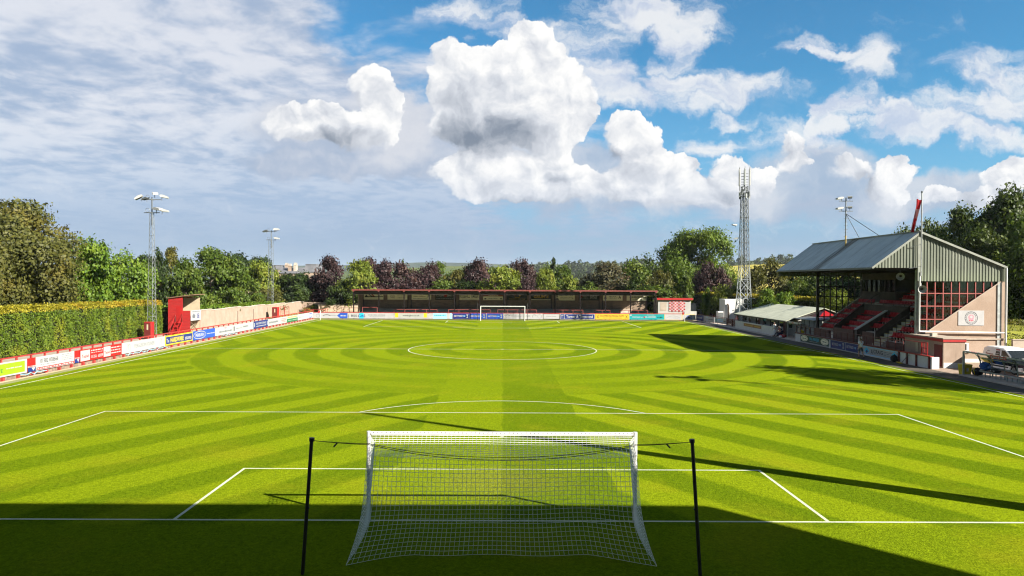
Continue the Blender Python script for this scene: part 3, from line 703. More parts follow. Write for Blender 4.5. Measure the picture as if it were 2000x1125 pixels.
# boards on the terrace back wall
def sb(i, bg, z0=3.18, z1=4.42, **k):
    x = -26.1 + i * 4.415
    return Art((x + .42, 112.88), (x + 4.1, 112.88), z0, z1, bg, th=.06, **k)
a = sb(0, 'ad_cream'); a.rect(.25, 3.6, .45, .60, 'ad_black').pg([(.3, .6), (.5, .95), (.8, .6)], 'ad_black').pg([(.9, .95), (1.2, .95), (1.7, .6), (1.4, .6)], 'ad_black').pg([(1.4, .95), (1.7, .95), (2.1, .6), (1.8, .6)], 'ad_red').t('TARI', 2.9, .95, .34, 'ad_black', 1.0, .02); a.done('cream board with dark slanted bars at the left end of the terrace wall', GS)
a = sb(1, 'ad_cream'); a.t('Charles', .95, .72, .26, 'ad_ink', .9).t('Taylor', .95, .4, .26, 'ad_ink', .85).rect(.95, 1.2, 1.0, 1.12, 'ad_black').small(1.8, 3.4, .7, .06, 'ad_faint', 2).small(1.9, 3.3, .35, .08, 'ad_faint', 3); a.done('cream board with small dark script, second from the left on the terrace wall', GS)
a = sb(2, 'ad_cream'); a.t('TRAIL', 1.6, .95, .22, 'ad_brown', .9).t('JOHN L LAWSON', 1.5, .58, .24, 'ad_brown', 2.2, .01).small(.3, 2.8, .2, .08, 'ad_faint', 3).t('JB', 3.2, .7, .45, 'ad_black', .5, .03, slant=.3); a.done('cream board with brown lettering, left of the black board with a red disc', GS)
a = sb(3, 'ad_black'); a.t('COLIN', .85, .80, .36, 'ad_white', 1.4, .02).t('SMITH', 2.85, .80, .36, 'ad_white', 1.4, .02).oval(1.84, .80, .30, .32, 'ad_red').rect(.1, 3.6, .45, .48, 'ad_faint').small(.15, 3.5, .22, .09, 'ad_white', 4).up_().ring(1.84, .8, .18, .2, .05, 'ad_brown'); a.done('black board with white capitals either side of a red disc', GS)
a = sb(4, 'ad_cream'); a.t('ROSEHILL TIMBER', 1.84, .70, .62, 'ad_ink', 3.5, .01).small(.5, 3.2, .16, .07, 'ad_faint', 2); a.done('cream board filled by one row of tall dark capitals', GS)
a = sb(5, 'ad_cream'); a.rect(0, 3.68, .68, .98, 'ad_brown').up_().small(1.0, 2.7, .83, .12, 'ad_cream', 3).oval(.4, .25, .2, .12, 'ad_ink').oval(3.3, .25, .2, .12, 'ad_ink').small(1.0, 2.7, .3, .07, 'ad_faint', 5); a.done('cream board with a brown band across, above the far goal', GS)
a = sb(6, 'ad_black'); a.ring(1.9, .72, .55, .32, .09, 'ad_gold', 3.3, 6.0).pg([(1.2, .8), (1.5, 1.1), (2.0, 1.0), (1.6, .85)], 'ad_brown').oval(2.35, .9, .14, .2, 'ad_gold').small(.4, 3.3, .22, .1, 'ad_gold', 3); a.done('black board with a gold swirl over a line of print', GS)
a = sb(7, 'ad_black'); a.t('GRÜM’d', 1.84, .72, .66, 'ad_gold', 2.7, .03).rect(.05, 3.6, .04, .16, 'ad_cream'); a.done('black board with large gold capitals over a pale strip', GS)
a = sb(8, 'ad_cream'); a.rect(.05, 3.6, .05, 1.2, 'ad_cream').oval(.42, .78, .17, .26, 'ad_brown').pg([(.08, .03), (.78, .03), (.66, .42), (.2, .42)], 'ad_black').up_().t('Liam Kerr MSP', 2.15, .95, .3, 'ad_black', 2.6, .02).small(1.0, 3.2, .5, .07, 'ad_faint', 3).small(1.0, 2.8, .28, .07, 'ad_faint', 4).t('A', 3.3, .38, .3, 'ad_ink', .25); a.done('pale board with a head and shoulders portrait and dark lettering', GS)
a = sb(9, 'ad_black'); a.pg([(.3, .6), (.5, 1.0), (.75, .7), (.6, .5)], 'ad_red').oval(.45, .65, .18, .2, 'ad_pink').t('Faick', 1.25, .72, .28, 'ad_white', .7, .01).small(.9, 1.8, .3, .07, 'ad_white', 3)
for j in range(4): a.small(2.1, 3.4, .95 - j * .2, .1, 'ad_white', j + 4)
a.done('black board with a red emblem and rows of small white print', GS)
a = sb(10, 'ad_cream')
for x in (.5, 3.15): a.t('A', x, .62, .62, 'ad_ink', .5, .01)
a.small(1.2, 2.5, .75, .08, 'ad_faint', 2).small(1.1, 2.6, .48, .1, 'ad_ink', 3); a.done('cream board with a letter A at each end', GS)
a = sb(11, 'ad_cream'); a.ring(1.9, .62, 1.35, .48, .05, 'ad_ink').t('CALEDONIAN', 1.9, .66, .34, 'ad_black', 2.5, .02).t('BAR', 1.9, .28, .16, 'ad_black', .5, .01); a.done('cream board with an oval outline at the right end of the terrace wall', GS)
# ------------------------------------------------------------------ left side: gantry hut, cabinets, walls, floodlights
def render_wall(key, c, c2):
    m, nt, b = newmat(key); p = pos(); n1 = noise(p, .8, 5, .65); n2 = noise(E.vop('MULTIPLY', p, (2.2, 2.2, .25)), 1.3, 4, .6); n3 = noise(p, 9, 4, .7)
    col = mixc(step(n1, .35, .7), c, c2); col = mixc(step(n2, .55, .8) * .55, col, [q * .55 for q in c]); col = mixc(step(n3, .6, .8) * .35, col, [q * .6 for q in c2])
    E.put(b.inputs['Base Color'], col); b.inputs['Roughness'].default_value = .92; bump(b, n3, .012)
render_wall('roughcast', (.250, .182, .138), (.30, .225, .178))
render_wall('roughcast_grey', (.30, .25, .21), (.36, .30, .26))
render_wall('white_render', (.30, .295, .285), (.36, .355, .34))
paint('lattice_steel', (.15, .165, .17), .5, .25, 3., metal=.2, dirt=(.12, .11, .10), dirt_amt=.5)
paint('steel', (.30, .32, .32), .45, .2, 3., metal=.3, dirt=(.2, .17, .14), dirt_amt=.5)
paint('steel_dark', (.10, .11, .115), .5, .2, 3., metal=.2)
paint('lamp_white', (.34, .34, .335), .3, .06, 3.)
paint('cream_board', (.36, .30, .21), .7, .1, 2., dirt=(.3, .24, .17), dirt_amt=.4)
paint('timber', (.16, .10, .06), .8, .25, 4., stretch=(1, 1, .2))
paint('yellow_paint', (.50, .36, .02), .6, .15, 4.)
paint('white_paint', (.50, .50, .50), .5, .06, 2., dirt=(.36, .34, .3), dirt_amt=.4)
paint('seat_red', (.34, .008, .012), .6, .12, 5., spec=.12)
paint('seat_white', (.5, .48, .46), .4, .1, 5.)
paint('stand_dark', (.062, .044, .036), .8, .25, 2.)
paint('stand_brown', (.085, .030, .022), .6, .2, 2.5, dirt=(.04, .02, .018), dirt_amt=.5)
paint('glass_dark', (.015, .018, .02), .08, .2, 1.)
paint('rubber', (.015, .015, .015), .8, .1, 5.)
glow_free_glass('clear_glass', (.80, .84, .82), .93)
paint('stand_concrete', (.60, .54, .47), .85, .15, 1.2, dirt=(.3, .26, .22), dirt_amt=.6)
glow_free_glass('perspex', (.93, .95, .91), .96)
def planks(key, c):
    m, nt, b = newmat(key); p = pos(); x, y, z = sepxyz(p)
    w = E.op('FRACT', z * 6.5); n = noise(E.vop('MULTIPLY', p, (.8, .8, 6.)), 2., 4, .6)
    E.put(b.inputs['Base Color'], mixc(step(n, .3, .75), [q * .75 for q in c], [q * 1.12 for q in c])); b.inputs['Roughness'].default_value = .55
    bump(b, step(w, 0, .12), .02)
planks('red_planks', (.30, .010, .010))
def hut():
    x0, x1, y0, y1 = -40.4, -37.75, 67.0, 69.9
    root = thing('gantry_hut', 'red timber camera hut with outside stairs and a white badge panel, beside the clipped hedge', 'hut', (x0, y0, 0))
    b = MB(); b.prism([(x0, 0), (x1, 0), (x1, 2.95), (x0 + 1.75, 2.95), (x0 + 1.75, 4.62), (x0, 4.42)], 'y', y0, y0 + .08, 'red_planks')
    b.prism([(x0, 0), (x1, 0), (x1, 2.95), (x0 + 1.75, 2.95), (x0 + 1.75, 4.62), (x0, 4.42)], 'y', y1 - .08, y1, 'red_planks')
    b.box(x0, x0 + .06, y0 + .081, y1 - .081, 0, 4.4, 'red_planks'); b.build('wall', root)
    b = MB(); b.box(x0 + 1.0, x0 + 1.06, y0 + .09, y1 - .09, 0, 2.0, 'cream_board'); b.box(x0 + .5, x0 + .56, y0 + .09, y1 - .09, 1.9, 4.4, 'cream_board'); b.box(x0 + .07, x1 - .02, y0 + .09, y1 - .09, 1.82, 1.9, 'cream_board')
    b.box(x0 + .6, x1 - .02, y1 - .14, y1 - .085, 1.95, 4.45, 'cream_board'); b.box(x0 + 1.1, x1 - .02, y1 - .14, y1 - .085, 0, 1.8, 'cream_board')
    for z in (3.5, 4.0): b.box(x0 + .57, x0 + .62, y0 + .1, y1 - .1, z, z + .06, 'timber')
    b.build('lining', root)
    b = MB(); b.box(x1 - .08, x1 - .01, y1 - .085, y1 - .02, 2.9, 4.7, 'timber')
    for (ya, za, yb, zb) in ((y0 + .1, .1, y1 - .1, 1.7), (y0 + .1, 1.7, y1 - .1, .1)): b.bar((x1 - .06, ya, za), (x1 - .06, yb, zb), .06, .06, 'timber')
    b.build('brace', root)
    b = MB(); b.add([(x0 - .1, y0 - .2, 4.44), (x1 + .5, y0 - .2, 4.86), (x1 + .5, y1 + .25, 4.86), (x0 - .1, y1 + .25, 4.44), (x0 - .1, y0 - .2, 4.52), (x1 + .5, y0 - .2, 4.94), (x1 + .5, y1 + .25, 4.94), (x0 - .1, y1 + .25, 4.52)], [(3, 2, 1, 0), (4, 5, 6, 7), (0, 1, 5, 4), (1, 2, 6, 5), (2, 3, 7, 6), (3, 0, 4, 7)], 'timber'); b.build('roof', root)
    b = MB(); b.box(x0 + 1.0, x0 + 1.75, y0 - .03, y0 - .002, 1.5, 3.5, 'club_red'); b.box(x0 + 1.62, x0 + 1.66, y0 - .07, y0 - .031, 2.4, 2.5, 'dark_metal'); b.build('door', root)
    b = MB()
    for o in (0, .85):
        b.bar((x0 + .85 + o, y0 - 1.35, 0), (x0 + .95 + o * .93, y0 - .1, 1.55), .05, .16, 'club_red'); b.tube((x0 + .85 + o, y0 - 1.3, .95), (x0 + .95 + o * .93, y0 - .1, 2.45), .025, 'club_red')
        b.tube((x0 + .85 + o, y0 - 1.3, .0), (x0 + .85 + o, y0 - 1.3, .95), .025, 'club_red'); b.tube((x0 + .95 + o * .93, y0 - .1, 1.5), (x0 + .95 + o * .93, y0 - .1, 2.45), .025, 'dark_metal')
    for i in range(6): b.box(x0 + .88, x0 + 1.72, y0 - 1.32 + i * .21, y0 - 1.12 + i * .21, .22 + i * .25, .26 + i * .25, 'club_red')
    b.bar((x0 + .25, y0 - .9, 0), (x0 + .9, y0 - .3, 1.2), .05, .08, 'dark_red'); b.build('stairs', root)
    a = Art((x1 + .12, y0 + .02), (x1 + .12, y1 - .05), 1.72, 2.98, 'ad_white', th=.06)
    a.small(.3, 2.5, 1.08, .12, 'ad_faint', 3).pg([(.4, .3), (1.1, .3), (1.2, .6), (.75, .9), (.35, .6)], 'ad_faint').rect(1.75, 2.35, .25, .80, 'ad_navy').up_().rect(1.83, 2.27, .33, .70, 'ad_white').up_().rect(1.9, 2.2, .42, .6, 'ad_navy')
    o = a.b.build('sign_panel', root)
hut()
def cabinet(x, y, w, d, h, label):
    root = thing('steel_cabinet', label, 'cabinet', (x, y, 0))
    b = MB(); b.bbox(x, x + w, y, y + d, .0, h, 'club_red', .03); b.build('body', root)
    b = MB(); b.box(x + .05, x + w - .06, y - .03, y - .002, .06, h - .06, 'dark_red'); dr = b.build('door', root)  # front in darker red: the brighter sun on the side is put into colour
    b = MB(); b.box(x + w * .42, x + w * .62, y - .045, y - .031, h * .55, h * .86, 'cream_board'); b.build('notice', dr)
cabinet(-40.15, 60.6, .82, .75, 1.95, 'dark fronted red cabinet with a small yellowed notice, standing before the hedge')
cabinet(-39.9, 104.6, .95, 1.0, 2.0, 'small red cabinet in front of the roughcast wall')
def gate_frame(x, y, w, h, label):
    root = thing('pedestrian_gate', label, 'gate', (x, y, 0))
    b = MB()
    for i in (0, w / 2, w): b.box(x + i - .04, x + i + .04, y - .04, y + .04, 0, h, 'rail_red')
    for z in (.25, h * .5, h - .05): b.bar((x, y, z), (x + w, y, z), .05, .06, 'rail_red')
    b.build('gate_frame', root)
    b = MB()
    for i in range(1, 9): b.tube((x + w * i / 9, y, .25), (x + w * i / 9, y, h - .05), .012, 'rail_red', 4)
    b.build('bars', root)
gate_frame(-40.0, 109.5, 1.6, 1.95, 'red tubular double gate against the roughcast wall')
def roughcast():
    root = thing('boundary_wall', 'long pinkish roughcast boundary wall stepping down along the left side', 'wall', (-41.2, 71, 0))
    b = MB(); y = 70.6; i = 0
    while y < 128:
        h = 2.45 - .0045 * (y - 70) + (.10 if i % 2 else 0.); b.box(-41.45, -41.2, y, y + 5.7, -.1, h, 'roughcast'); b.box(-41.52, -41.13, y + .003, y + 5.697, h, h + .09, 'concrete'); y += 5.7; i += 1
    b.build('wall', root)
    for yy in (92, 99, 106):
        b = MB(); b.tube((-41.17, yy, .2), (-41.17, yy, 1.9), .03, 'dark_metal', 5); b.build('pipe', root)
    b = MB(); b.box(-41.2, -36.2, 127.9, 128.2, -.1, 2.2, 'roughcast'); tag(b.build('return_wall', loc=(-38.7, 128, 0)), 'short roughcast wall turning in at the far left corner', 'wall')
roughcast()
b = MB(); b.box(-36.2, -26.9, 121.8, 122.3, -.1, 1.75, 'rubble_wall'); b.box(-36.25, -26.85, 121.75, 122.35, 1.75, 1.87, 'concrete_pale'); tag(b.build('stone_wall', loc=(-31, 122, 0)), 'low pink rubble stone wall left of the covered terrace', 'wall')
def rail_fence(pts, h, key, label, name='handrail', n=2, group=None):
    root = thing(name, label, 'railing', pts[0], group)
    b = MB()
    for p, q in zip(pts, pts[1:]):
        for i in range(n): b.bar(Vector(p) + Vector((0, 0, h * (i + 1) / n)), Vector(q) + Vector((0, 0, h * (i + 1) / n)), .06, .06, key)
    b.build('rail', root)
    for p, q in zip(pts, pts[1:]):
        k = max(1, round((Vector(q) - Vector(p)).length / 1.7))
        for i in range(k + 1):
            c = Vector(p).lerp(Vector(q), i / k); b = MB(); b.box(c.x - .04, c.x + .04, c.y - .04, c.y + .04, c.z, c.z + h, key); b.build('upright', root)
rail_fence([(-36.6, 113.5, 0), (-33.6, 113.5, 0), (-33.6, 118, 0)], 1.3, 'rail_red', 'red handrail by the grass bank in the far left corner')
rail_fence([(-30.6, 116.5, .0), (-27.4, 116.5, .0)], 1.5, 'timber', 'brown timber handrail before the rubble wall')

def lattice(b, base, top, w0, w1, z0, z1, key, r=.035, n=3, bays=14, diag=.6):
    """lattice column: corner legs with zig-zag bracing"""
    cs = []
    for k in range(bays + 1):
        t = k / bays; c = Vector(base).lerp(Vector(top), t); w = lerp(w0, w1, t) / (1.414 if n == 4 else 1.732)
        cs.append([c + Vector((cos(2 * pi * (i + .5) / n) * w, sin(2 * pi * (i + .5) / n) * w, 0)) for i in range(n)])
    for k in range(bays):
        for i in range(n):
            j = (i + 1) % n
            b.tube(cs[k][i], cs[k + 1][i], r, key, 5, cap=False)
            b.tube(cs[k][i], cs[k + 1][j], r * diag, key, 4, cap=False)
            if k % 2 == 0: b.tube(cs[k][i], cs[k][j], r * diag, key, 4, cap=False)
            if n == 4 and bays < 16: b.tube(cs[k][j], cs[k + 1][i], r * diag, key, 4, cap=False)
def lamp_head(root, c, yaw, tilt=.35, s=1.0, key='lamp_white'):
    """big asymmetric floodlight: wedge housing with a dark glass front and a stirrup"""
    c = Vector(c); d = Vector((cos(yaw), sin(yaw), 0)); sd = Vector((-sin(yaw), cos(yaw), 0)); f = (d * cos(tilt) - Vector((0, 0, 1)) * sin(tilt)); u = f.cross(sd) * -1; u = sd.cross(f) * -1 if False else f.cross(sd)
    if u.z < 0: u = -u
    L, Wd, H = .46 * s, .30 * s, .18 * s
    def Q(a, w, h): return c + f * a + sd * w + u * h
    prof = [(-L, -.02), (-L * .9, H * .7), (-L * .3, H), (L * .8, H * .55), (L, .04), (L, -.10 * s), (-L * .6, -.12 * s)]
    b = MB(); n = len(prof)
    v = [Q(a, -Wd, h) for a, h in prof] + [Q(a, Wd, h) for a, h in prof]
    b.add(v, [tuple(range(n))[::-1], tuple(range(n, 2 * n))] + [(i, (i + 1) % n, n + (i + 1) % n, n + i) for i in range(n)], key); o = b.build('lamp_housing', root)
    b = MB(); b.poly([Q(L * .93, -Wd * .9, -.125 * s), Q(L * .93, Wd * .9, -.125 * s), Q(-L * .6, Wd * .9, -.145 * s), Q(-L * .6, -Wd * .9, -.145 * s)], 'glass_dark'); b.build('lamp_glass', o)
    b = MB(); b.tube(Q(-L * .5, 0, -.05), c - Vector((0, 0, .45 * s)) - d * .25 * s, .035 * s, 'steel_dark', 5); b.build('bracket', o)
def pylon(x, y, H, label, lamps, name='floodlight_pylon', cat='floodlight', group='floodlights round the pitch', w0=1.0, w1=.42):
    root = thing(name, label, cat, (x, y, 0), group)
    b = MB(); lattice(b, (x, y, -.2), (x, y, H - 1.7), w0, w1, 0, H, 'lattice_steel', .030, 3, 22); b.build('lattice_column', root)
    b = MB(); b.tube((x, y, H - 3.2), (x, y, H), .07, 'steel_dark', 8); b.build('mast_head', root)
    for z, hw_ in ((H - 1.75, .9), (H - .25, 1.0)):
        b = MB(); b.bar((x - hw_, y, z), (x + hw_, y, z), .08, .08, 'steel_dark'); b.bar((x, y - .5, z), (x, y + .5, z), .08, .08, 'steel_dark')
        pts = [(x - .45 + .22 * cos(a), y - .1, z + .28 + .24 * sin(a)) for a in [2 * pi * i / 12 for i in range(13)]]; b.path(pts, .022, 'steel_dark', 4); b.build('cross_arm', root)
    for (dx_, dy_, dz_, yaw, tl, s, key) in lamps: lamp_head(root, (x + dx_, y + dy_, H + dz_), yaw, tl, s, key)
    return root
E1 = pylon(-40.2, 62.6, 16.1, 'tall grey lattice floodlight with six lamps, rising before the clipped hedge', [
    (-1.55, .1, .02, pi + .2, .5, 1.0, 'lamp_white'), (-.75, 0, -.15, 2.9, .2, .8, 'steel_dark'), (.35, 0, .42, -1.0, .15, .95, 'lamp_white'), (1.35, .1, .1, .2, .2, 1.0, 'lamp_white'), (.75, -.1, -1.35, -.4, .1, 1.1, 'lamp_white'), (1.35, .15, -1.5, .15, .1, 1.0, 'lamp_white')])
E2 = pylon(-41.9, 110.4, 15.7, 'slender grey lattice floodlight with three lamps, beyond the roughcast wall', [
    (-1.05, 0, -.15, 3.0, .25, 1.0, 'steel_dark'), (.9, 0, .15, .2, -.1, 1.2, 'lamp_white'), (.95, .1, -1.45, .1, .1, 1.1, 'lamp_white')], w0=1.1, w1=.8)
pylon(39.3, 12.9, 18.0, 'grey lattice floodlight with four lamps near the car yard, right of the pitch', [
    (-1.3, .1, .0, pi, .3, 1.2, 'lamp_white'), (1.1, 0, .1, pi, .3, 1.2, 'lamp_white'), (-1.1, 0, -1.5, pi, .3, 1.2, 'lamp_white'), (.2, -.3, .3, 2.4, .3, 1.2, 'lamp_white')])
b = MB(); b.tube((20.75, -1.95, -.1), (20.75, -1.95, 18.65), .55, 'steel', 14, .14); b.tube((20.75, -1.95, 0), (20.75, -1.95, .4), .75, 'steel', 14); tag(b.build('tapered_mast', loc=(20.75, -1.95, 0)), 'tapered grey steel mast by the near right corner', 'mast')
# the stand the picture is taken from (its roof shades the near goal)
def near_stand():
    root = thing('home_stand', 'roofed stand behind the near goal with terracing and steel posts', 'grandstand', (0, -16, 0))
    b = MB(); p2 = [(-34, -10.5), (24.2, -10.5), (28.8, -15.35), (38.5, -26), (-34, -26)]; b.prism(p2, 'z', 12.0, 12.2, 'roof_dark'); b.build('roof', root)
    b = MB()
    for i in range(12): b.box(-30, 24, -8.5 - i * 1.1, -7.4 - i * 1.1, 0, .3 + .38 * i, 'concrete')
    b.build('terrace_step', root)
    b = MB(); b.box(-34, 28, -26, -25.7, 0, 12, 'roughcast_grey'); b.build('rear_wall', root)
    for x in (-32, -16, 14, 23):
        b = MB(); b.box(x - .12, x + .12, -23.2, -22.9, 0, 12, 'steel'); b.build('roof_post', root)
near_stand()
# ------------------------------------------------------------------ right side: hut, hedge-side fences, mast, clubhouse
def flag_hut():
    x0, x1, y0, y1 = 27.35, 33.1, 106.6, 110.5
    root = thing('corner_hut', 'small white hut with a red roof edge at the right end of the terrace', 'hut', (x0, y0, 0))
    b = MB(); b.box(x0, x1, y0, y1, 0, 3.55, 'white_render'); b.build('wall', root)
    b = MB(); b.box(x0 - .25, x1 + .3, y0 - .3, y1 + .3, 3.55, 3.72, 'roof_dark'); b.box(x0 - .27, x1 + .32, y0 - .34, y0 - .303, 3.50, 3.86, 'club_red'); b.build('roof', root)
    b = MB(); b.box(x0 - .2, x1 + .7, y0 - .22, y0 - .004, 0, .95, 'yellow_paint'); b.build('plinth', root)
    b = MB(); b.box(x1 + .004, x1 + 1.2, y0 + .6, y1, 0, 1.5, 'white_render'); b.box(x1 + .01, x1 + 1.2, y0 + .9, y1 - .1, 1.5, 2.9, 'glass_dark'); b.build('porch', root)
    b = MB(); b.box(x0 + .35, x0 + 1.5, y0 - .03, y0 - .003, 1.6, 3.1, 'concrete_pale'); b.build('shutter', root)
flag_hut()
def checker():
    b = MB(); nx, nz = 9, 7; x0, x1, z0, z1 = 29.3, 32.1, 1.55, 3.32; y = 106.52
    for i in range(nx):
        for j in range(nz):
            def Pp(a, c): return (lerp(x0, x1, a / nx) , y + .03 * sin(a * 1.7), lerp(z0, z1, c / nz) - .10 * (1 - c / nz) * abs(sin(a * .9)))
            b.poly([Pp(i, j), Pp(i + 1, j), Pp(i + 1, j + 1), Pp(i, j + 1)], 'ad_red' if (i + j) % 2 else 'ad_white')
    for i in range(nx): pass
    tag(b.build('chequered_flag', loc=(30.7, y, 1.5)), 'red and white chequered flag hung on the white hut', 'flag')
checker()
def white_fence():
    root = thing('timber_fence', 'low white open fence before the shaded hedge', 'fence', (34.5, 113, 0))
    b = MB(); b.bar((34.4, 113, 1.55), (40.0, 113, 1.55), .1, .12, 'white_paint'); b.bar((34.4, 113, .45), (40.0, 113, .45), .06, .1, 'white_paint'); b.build('rail', root)
    for i in range(6):
        x = 34.5 + i * 1.09; b = MB(); b.box(x - .07, x + .07, 112.93, 113.07, 0, 1.7, 'white_paint'); b.build('fence_post', root)
    b = MB(); b.box(34.6, 39.9, 113.10, 113.14, .5, 1.5, 'stand_dark'); b.build('backing', root)
white_fence()
rail_fence([(36.2, 103, 0), (38.6, 103, 0), (38.6, 97, 0), (36.6, 93.0, 0)], 1.25, 'dark_red', 'dark red post and rail barriers between the hedge and the clubhouse', 'railing', 4)
def cabin():
    x0, x1, y0, y1 = 36.6, 39.7, 98.5, 101.5
    root = thing('equipment_cabin', 'white equipment cabin with a dark curved vent pipe behind the lattice mast', 'cabin', (x0, y0, 0))
    b = MB(); b.bbox(x0, x1, y0, y1, 0, 3.75, 'white_paint', .03); b.build('body', root)
    b = MB(); b.path([(x0 + .55, y0 - .2, 0), (x0 + .55, y0 - .2, 2.7), (x0 + .5, y0 - .2, 2.95), (x0 + .3, y0 - .2, 3.05)], .13, 'stand_dark', 8); b.build('vent_pipe', root)
    b = MB(); b.box(x0 - .03, x1 + .03, y0 - .03, y1 + .03, 3.75, 3.85, 'white_paint'); b.build('roof', root)
cabin()
b = MB(); b.bbox(35.2, 36.1, 97.6, 98.6, 0, 1.9, 'white_paint', .03); b.box(35.25, 36.05, 97.55, 97.598, .3, 1.7, 'steel_dark'); tag(b.build('meter_box', loc=(35.6, 98, 0)), 'small pale meter box in front of the white cabin', 'box')
paint('lattice_pale', (.30, .32, .32), .5, .2, 3., metal=.2)
def telecom():
    x, y, H = 36.5, 88.9, 21.2
    root = thing('lattice_mast', 'tall galvanised lattice telecom mast with panel antennas on top', 'mast', (x, y, 0))
    b = MB(); lattice(b, (x, y, -.1), (x, y, 8.9), 2.05, 1.25, 0, 9, 'lattice_pale', .07, 4, 5, .62); lattice(b, (x, y, 8.9), (x, y, H), 1.25, .80, 0, 9, 'lattice_steel', .052, 4, 13, .62); b.build('lattice_column', root)
    b = MB(); b.tube((x + .1, y, 0), (x + .1, y, H - 1), .09, 'steel_dark', 6); b.tube((x - .1, y + .1, 0), (x - .1, y + .1, H - 1), .06, 'steel_dark', 6); b.build('cable_ladder', root)
    b = MB(); b.box(x - 1.25, x + 1.7, y - .12, y + .12, 4.2, 4.3, 'steel'); b.build('lower_arm', root)
    b = MB(); b.tube((x, y, H - .5), (x, y, H + 2.5), .06, 'steel_dark', 6)
    for k in range(5): b.bar((x - .55, y, H + .2 + k * .42), (x + .55, y, H + .2 + k * .42), .07, .07, 'steel_dark')
    for i in range(4): b.bar((x - .6, y, H - 1.6 + i * .5), (x + .6, y, H - 1.6 + i * .5), .1, .1, 'steel_dark')
    for i in range(8):
        a = i * pi / 4; b.box(x + cos(a) * .75 - .1, x + cos(a) * .75 + .1, y + sin(a) * .75 - .1, y + sin(a) * .75 + .1, H - 1.9 + (i % 3) * .3, H - 1.2 + (i % 3) * .35, 'steel_dark' if i % 2 else 'steel')
    b.build('head_frame', root)
    for i in range(6):
        a = i * pi / 3 + .25; b = MB(); cx, cy = x + cos(a) * .85, y + sin(a) * .85
        b.bbox(cx - .11, cx + .11, cy - .07, cy + .07, H + .1, H + 2.55, 'lamp_white' if i % 2 else 'steel', .03); b.tube((cx, cy, H - .7), (cx, cy, H + 2.85), .03, 'steel_dark', 5); b.build('antenna_panel', root)
    lamp_head(root, (x - 1.5, y, 15.35), pi + .2, -.1, .8); lamp_head(root, (x - 1.2, y, 13.3), pi - .2, .1, .8)
telecom()
def clubhouse():
    y0, y1 = 68.1, 87.6
    root = thing('clubhouse', 'low white clubhouse under a broad pale green felt roof', 'building', (37, y0, 0))
    b = MB(); b.box(36.4, 43.2, y0 + .5, y1 - .4, 0, 2.0, 'white_render'); b.prism([(36.4, 2.0), (43.2, 2.0), (39.3, 3.35)], 'y', y0 + .5, y0 + .6, 'white_render'); b.build('wall', root)
    m, nt, bb = newmat('felt_roof'); p = pos(); x, y, z = sepxyz(p); n = noise(p, .9, 5, .6); seam = step(E.op('FRACT', x * 1.1), .03, .0)
    E.put(bb.inputs['Base Color'], mixc(step(n, .3, .7), (.40, .42, .33), (.50, .52, .41))); bb.inputs['Roughness'].default_value = .85; bump(bb, seam, .03)
    def quad(p0, p1, p2, p3, t=.08):
        v = [p0, p1, p2, p3] + [(q[0], q[1], q[2] - t) for q in (p0, p1, p2, p3)]
        return v, [(0, 1, 2, 3), (7, 6, 5, 4), (0, 4, 5, 1), (1, 5, 6, 2), (2, 6, 7, 3), (3, 7, 4, 0)]
    b = MB(); v, f = quad((34.7, y0 - 0, 1.98), (34.7, y1 + .2, 1.98), (39.3, y1 - 2.4, 3.6), (39.3, y0 - .35, 3.6)); b.add(v, f, 'felt_roof')
    v, f = quad((39.3, y0 - .35, 3.597), (39.3, y1 - 2.4, 3.597), (43.6, y1, 2.1), (43.6, y0 - .35, 2.1)); b.add(v, f, 'felt_roof'); rf = b.build('roof', root)
    b = MB(); b.bar((34.72, y0, 1.86), (34.72, y1 + .2, 1.86), .1, .14, 'frame_black'); b.prism([(34.75, 1.88), (39.3, 3.5), (43.5, 2.0), (43.5, 1.8), (39.3, 3.25), (34.75, 1.70)], 'y', y0 - .05, y0 + .02, 'frame_black'); b.build('fascia', rf)
    for i in range(8):
        y = y0 + .4 + i * 2.6; b = MB(); b.box(34.85, 34.97, y - .06, y + .06, 0, 1.8, 'frame_black'); b.build('verandah_post', root)
    for i in range(6):
        y = y0 + 2.0 + i * 3.0; b = MB(); b.box(36.36, 36.398, y, y + 1.25, .85, 1.75, 'white_paint'); w = b.build('window', root)
        b = MB(); b.box(36.33, 36.358, y + .1, y + 1.15, .93, 1.67, 'glass_dark'); b.build('pane', w)
    for y in (72.2, 81.5):
        b = MB(); b.box(36.34, 36.396, y, y + .95, 0, 1.85, 'dark_red'); b.build('door', root)
    b = MB(); b.box(36.35, 36.39, y0 + .6, y1 - .5, 1.75, 1.85, 'frame_black'); b.build('wall_trim', root)
clubhouse()
def club_wall():
    root = thing('perimeter_wall', 'low white wall in front of the clubhouse verandah', 'wall', (34.25, 69.8, 0))
    b = MB(); b.box(34.2, 34.4, 69.85, 85.7, 0, 1.02, 'white_paint'); b.box(34.41, 35.0, 69.85, 70.05, 0, 1.02, 'white_paint'); b.build('wall', root)
    b = MB(); b.box(34.17, 34.43, 69.8, 85.75, 1.021, 1.07, 'white_paint'); b.build('coping', root)
club_wall()
a = Art((34.195, 82.0), (34.195, 75.0), .50, .92, 'ad_brown', th=.03); a.rect(.06, a.L - .06, .05, .37, 'ad_brown').up_().t('McCormack’s', 2.2, .22, .26, 'ad_gold', 3.4, .03).small(4.4, 6.7, .2, .16, 'ad_gold', 3); a.done('orange brown strip sign on the low white clubhouse wall', GR_)
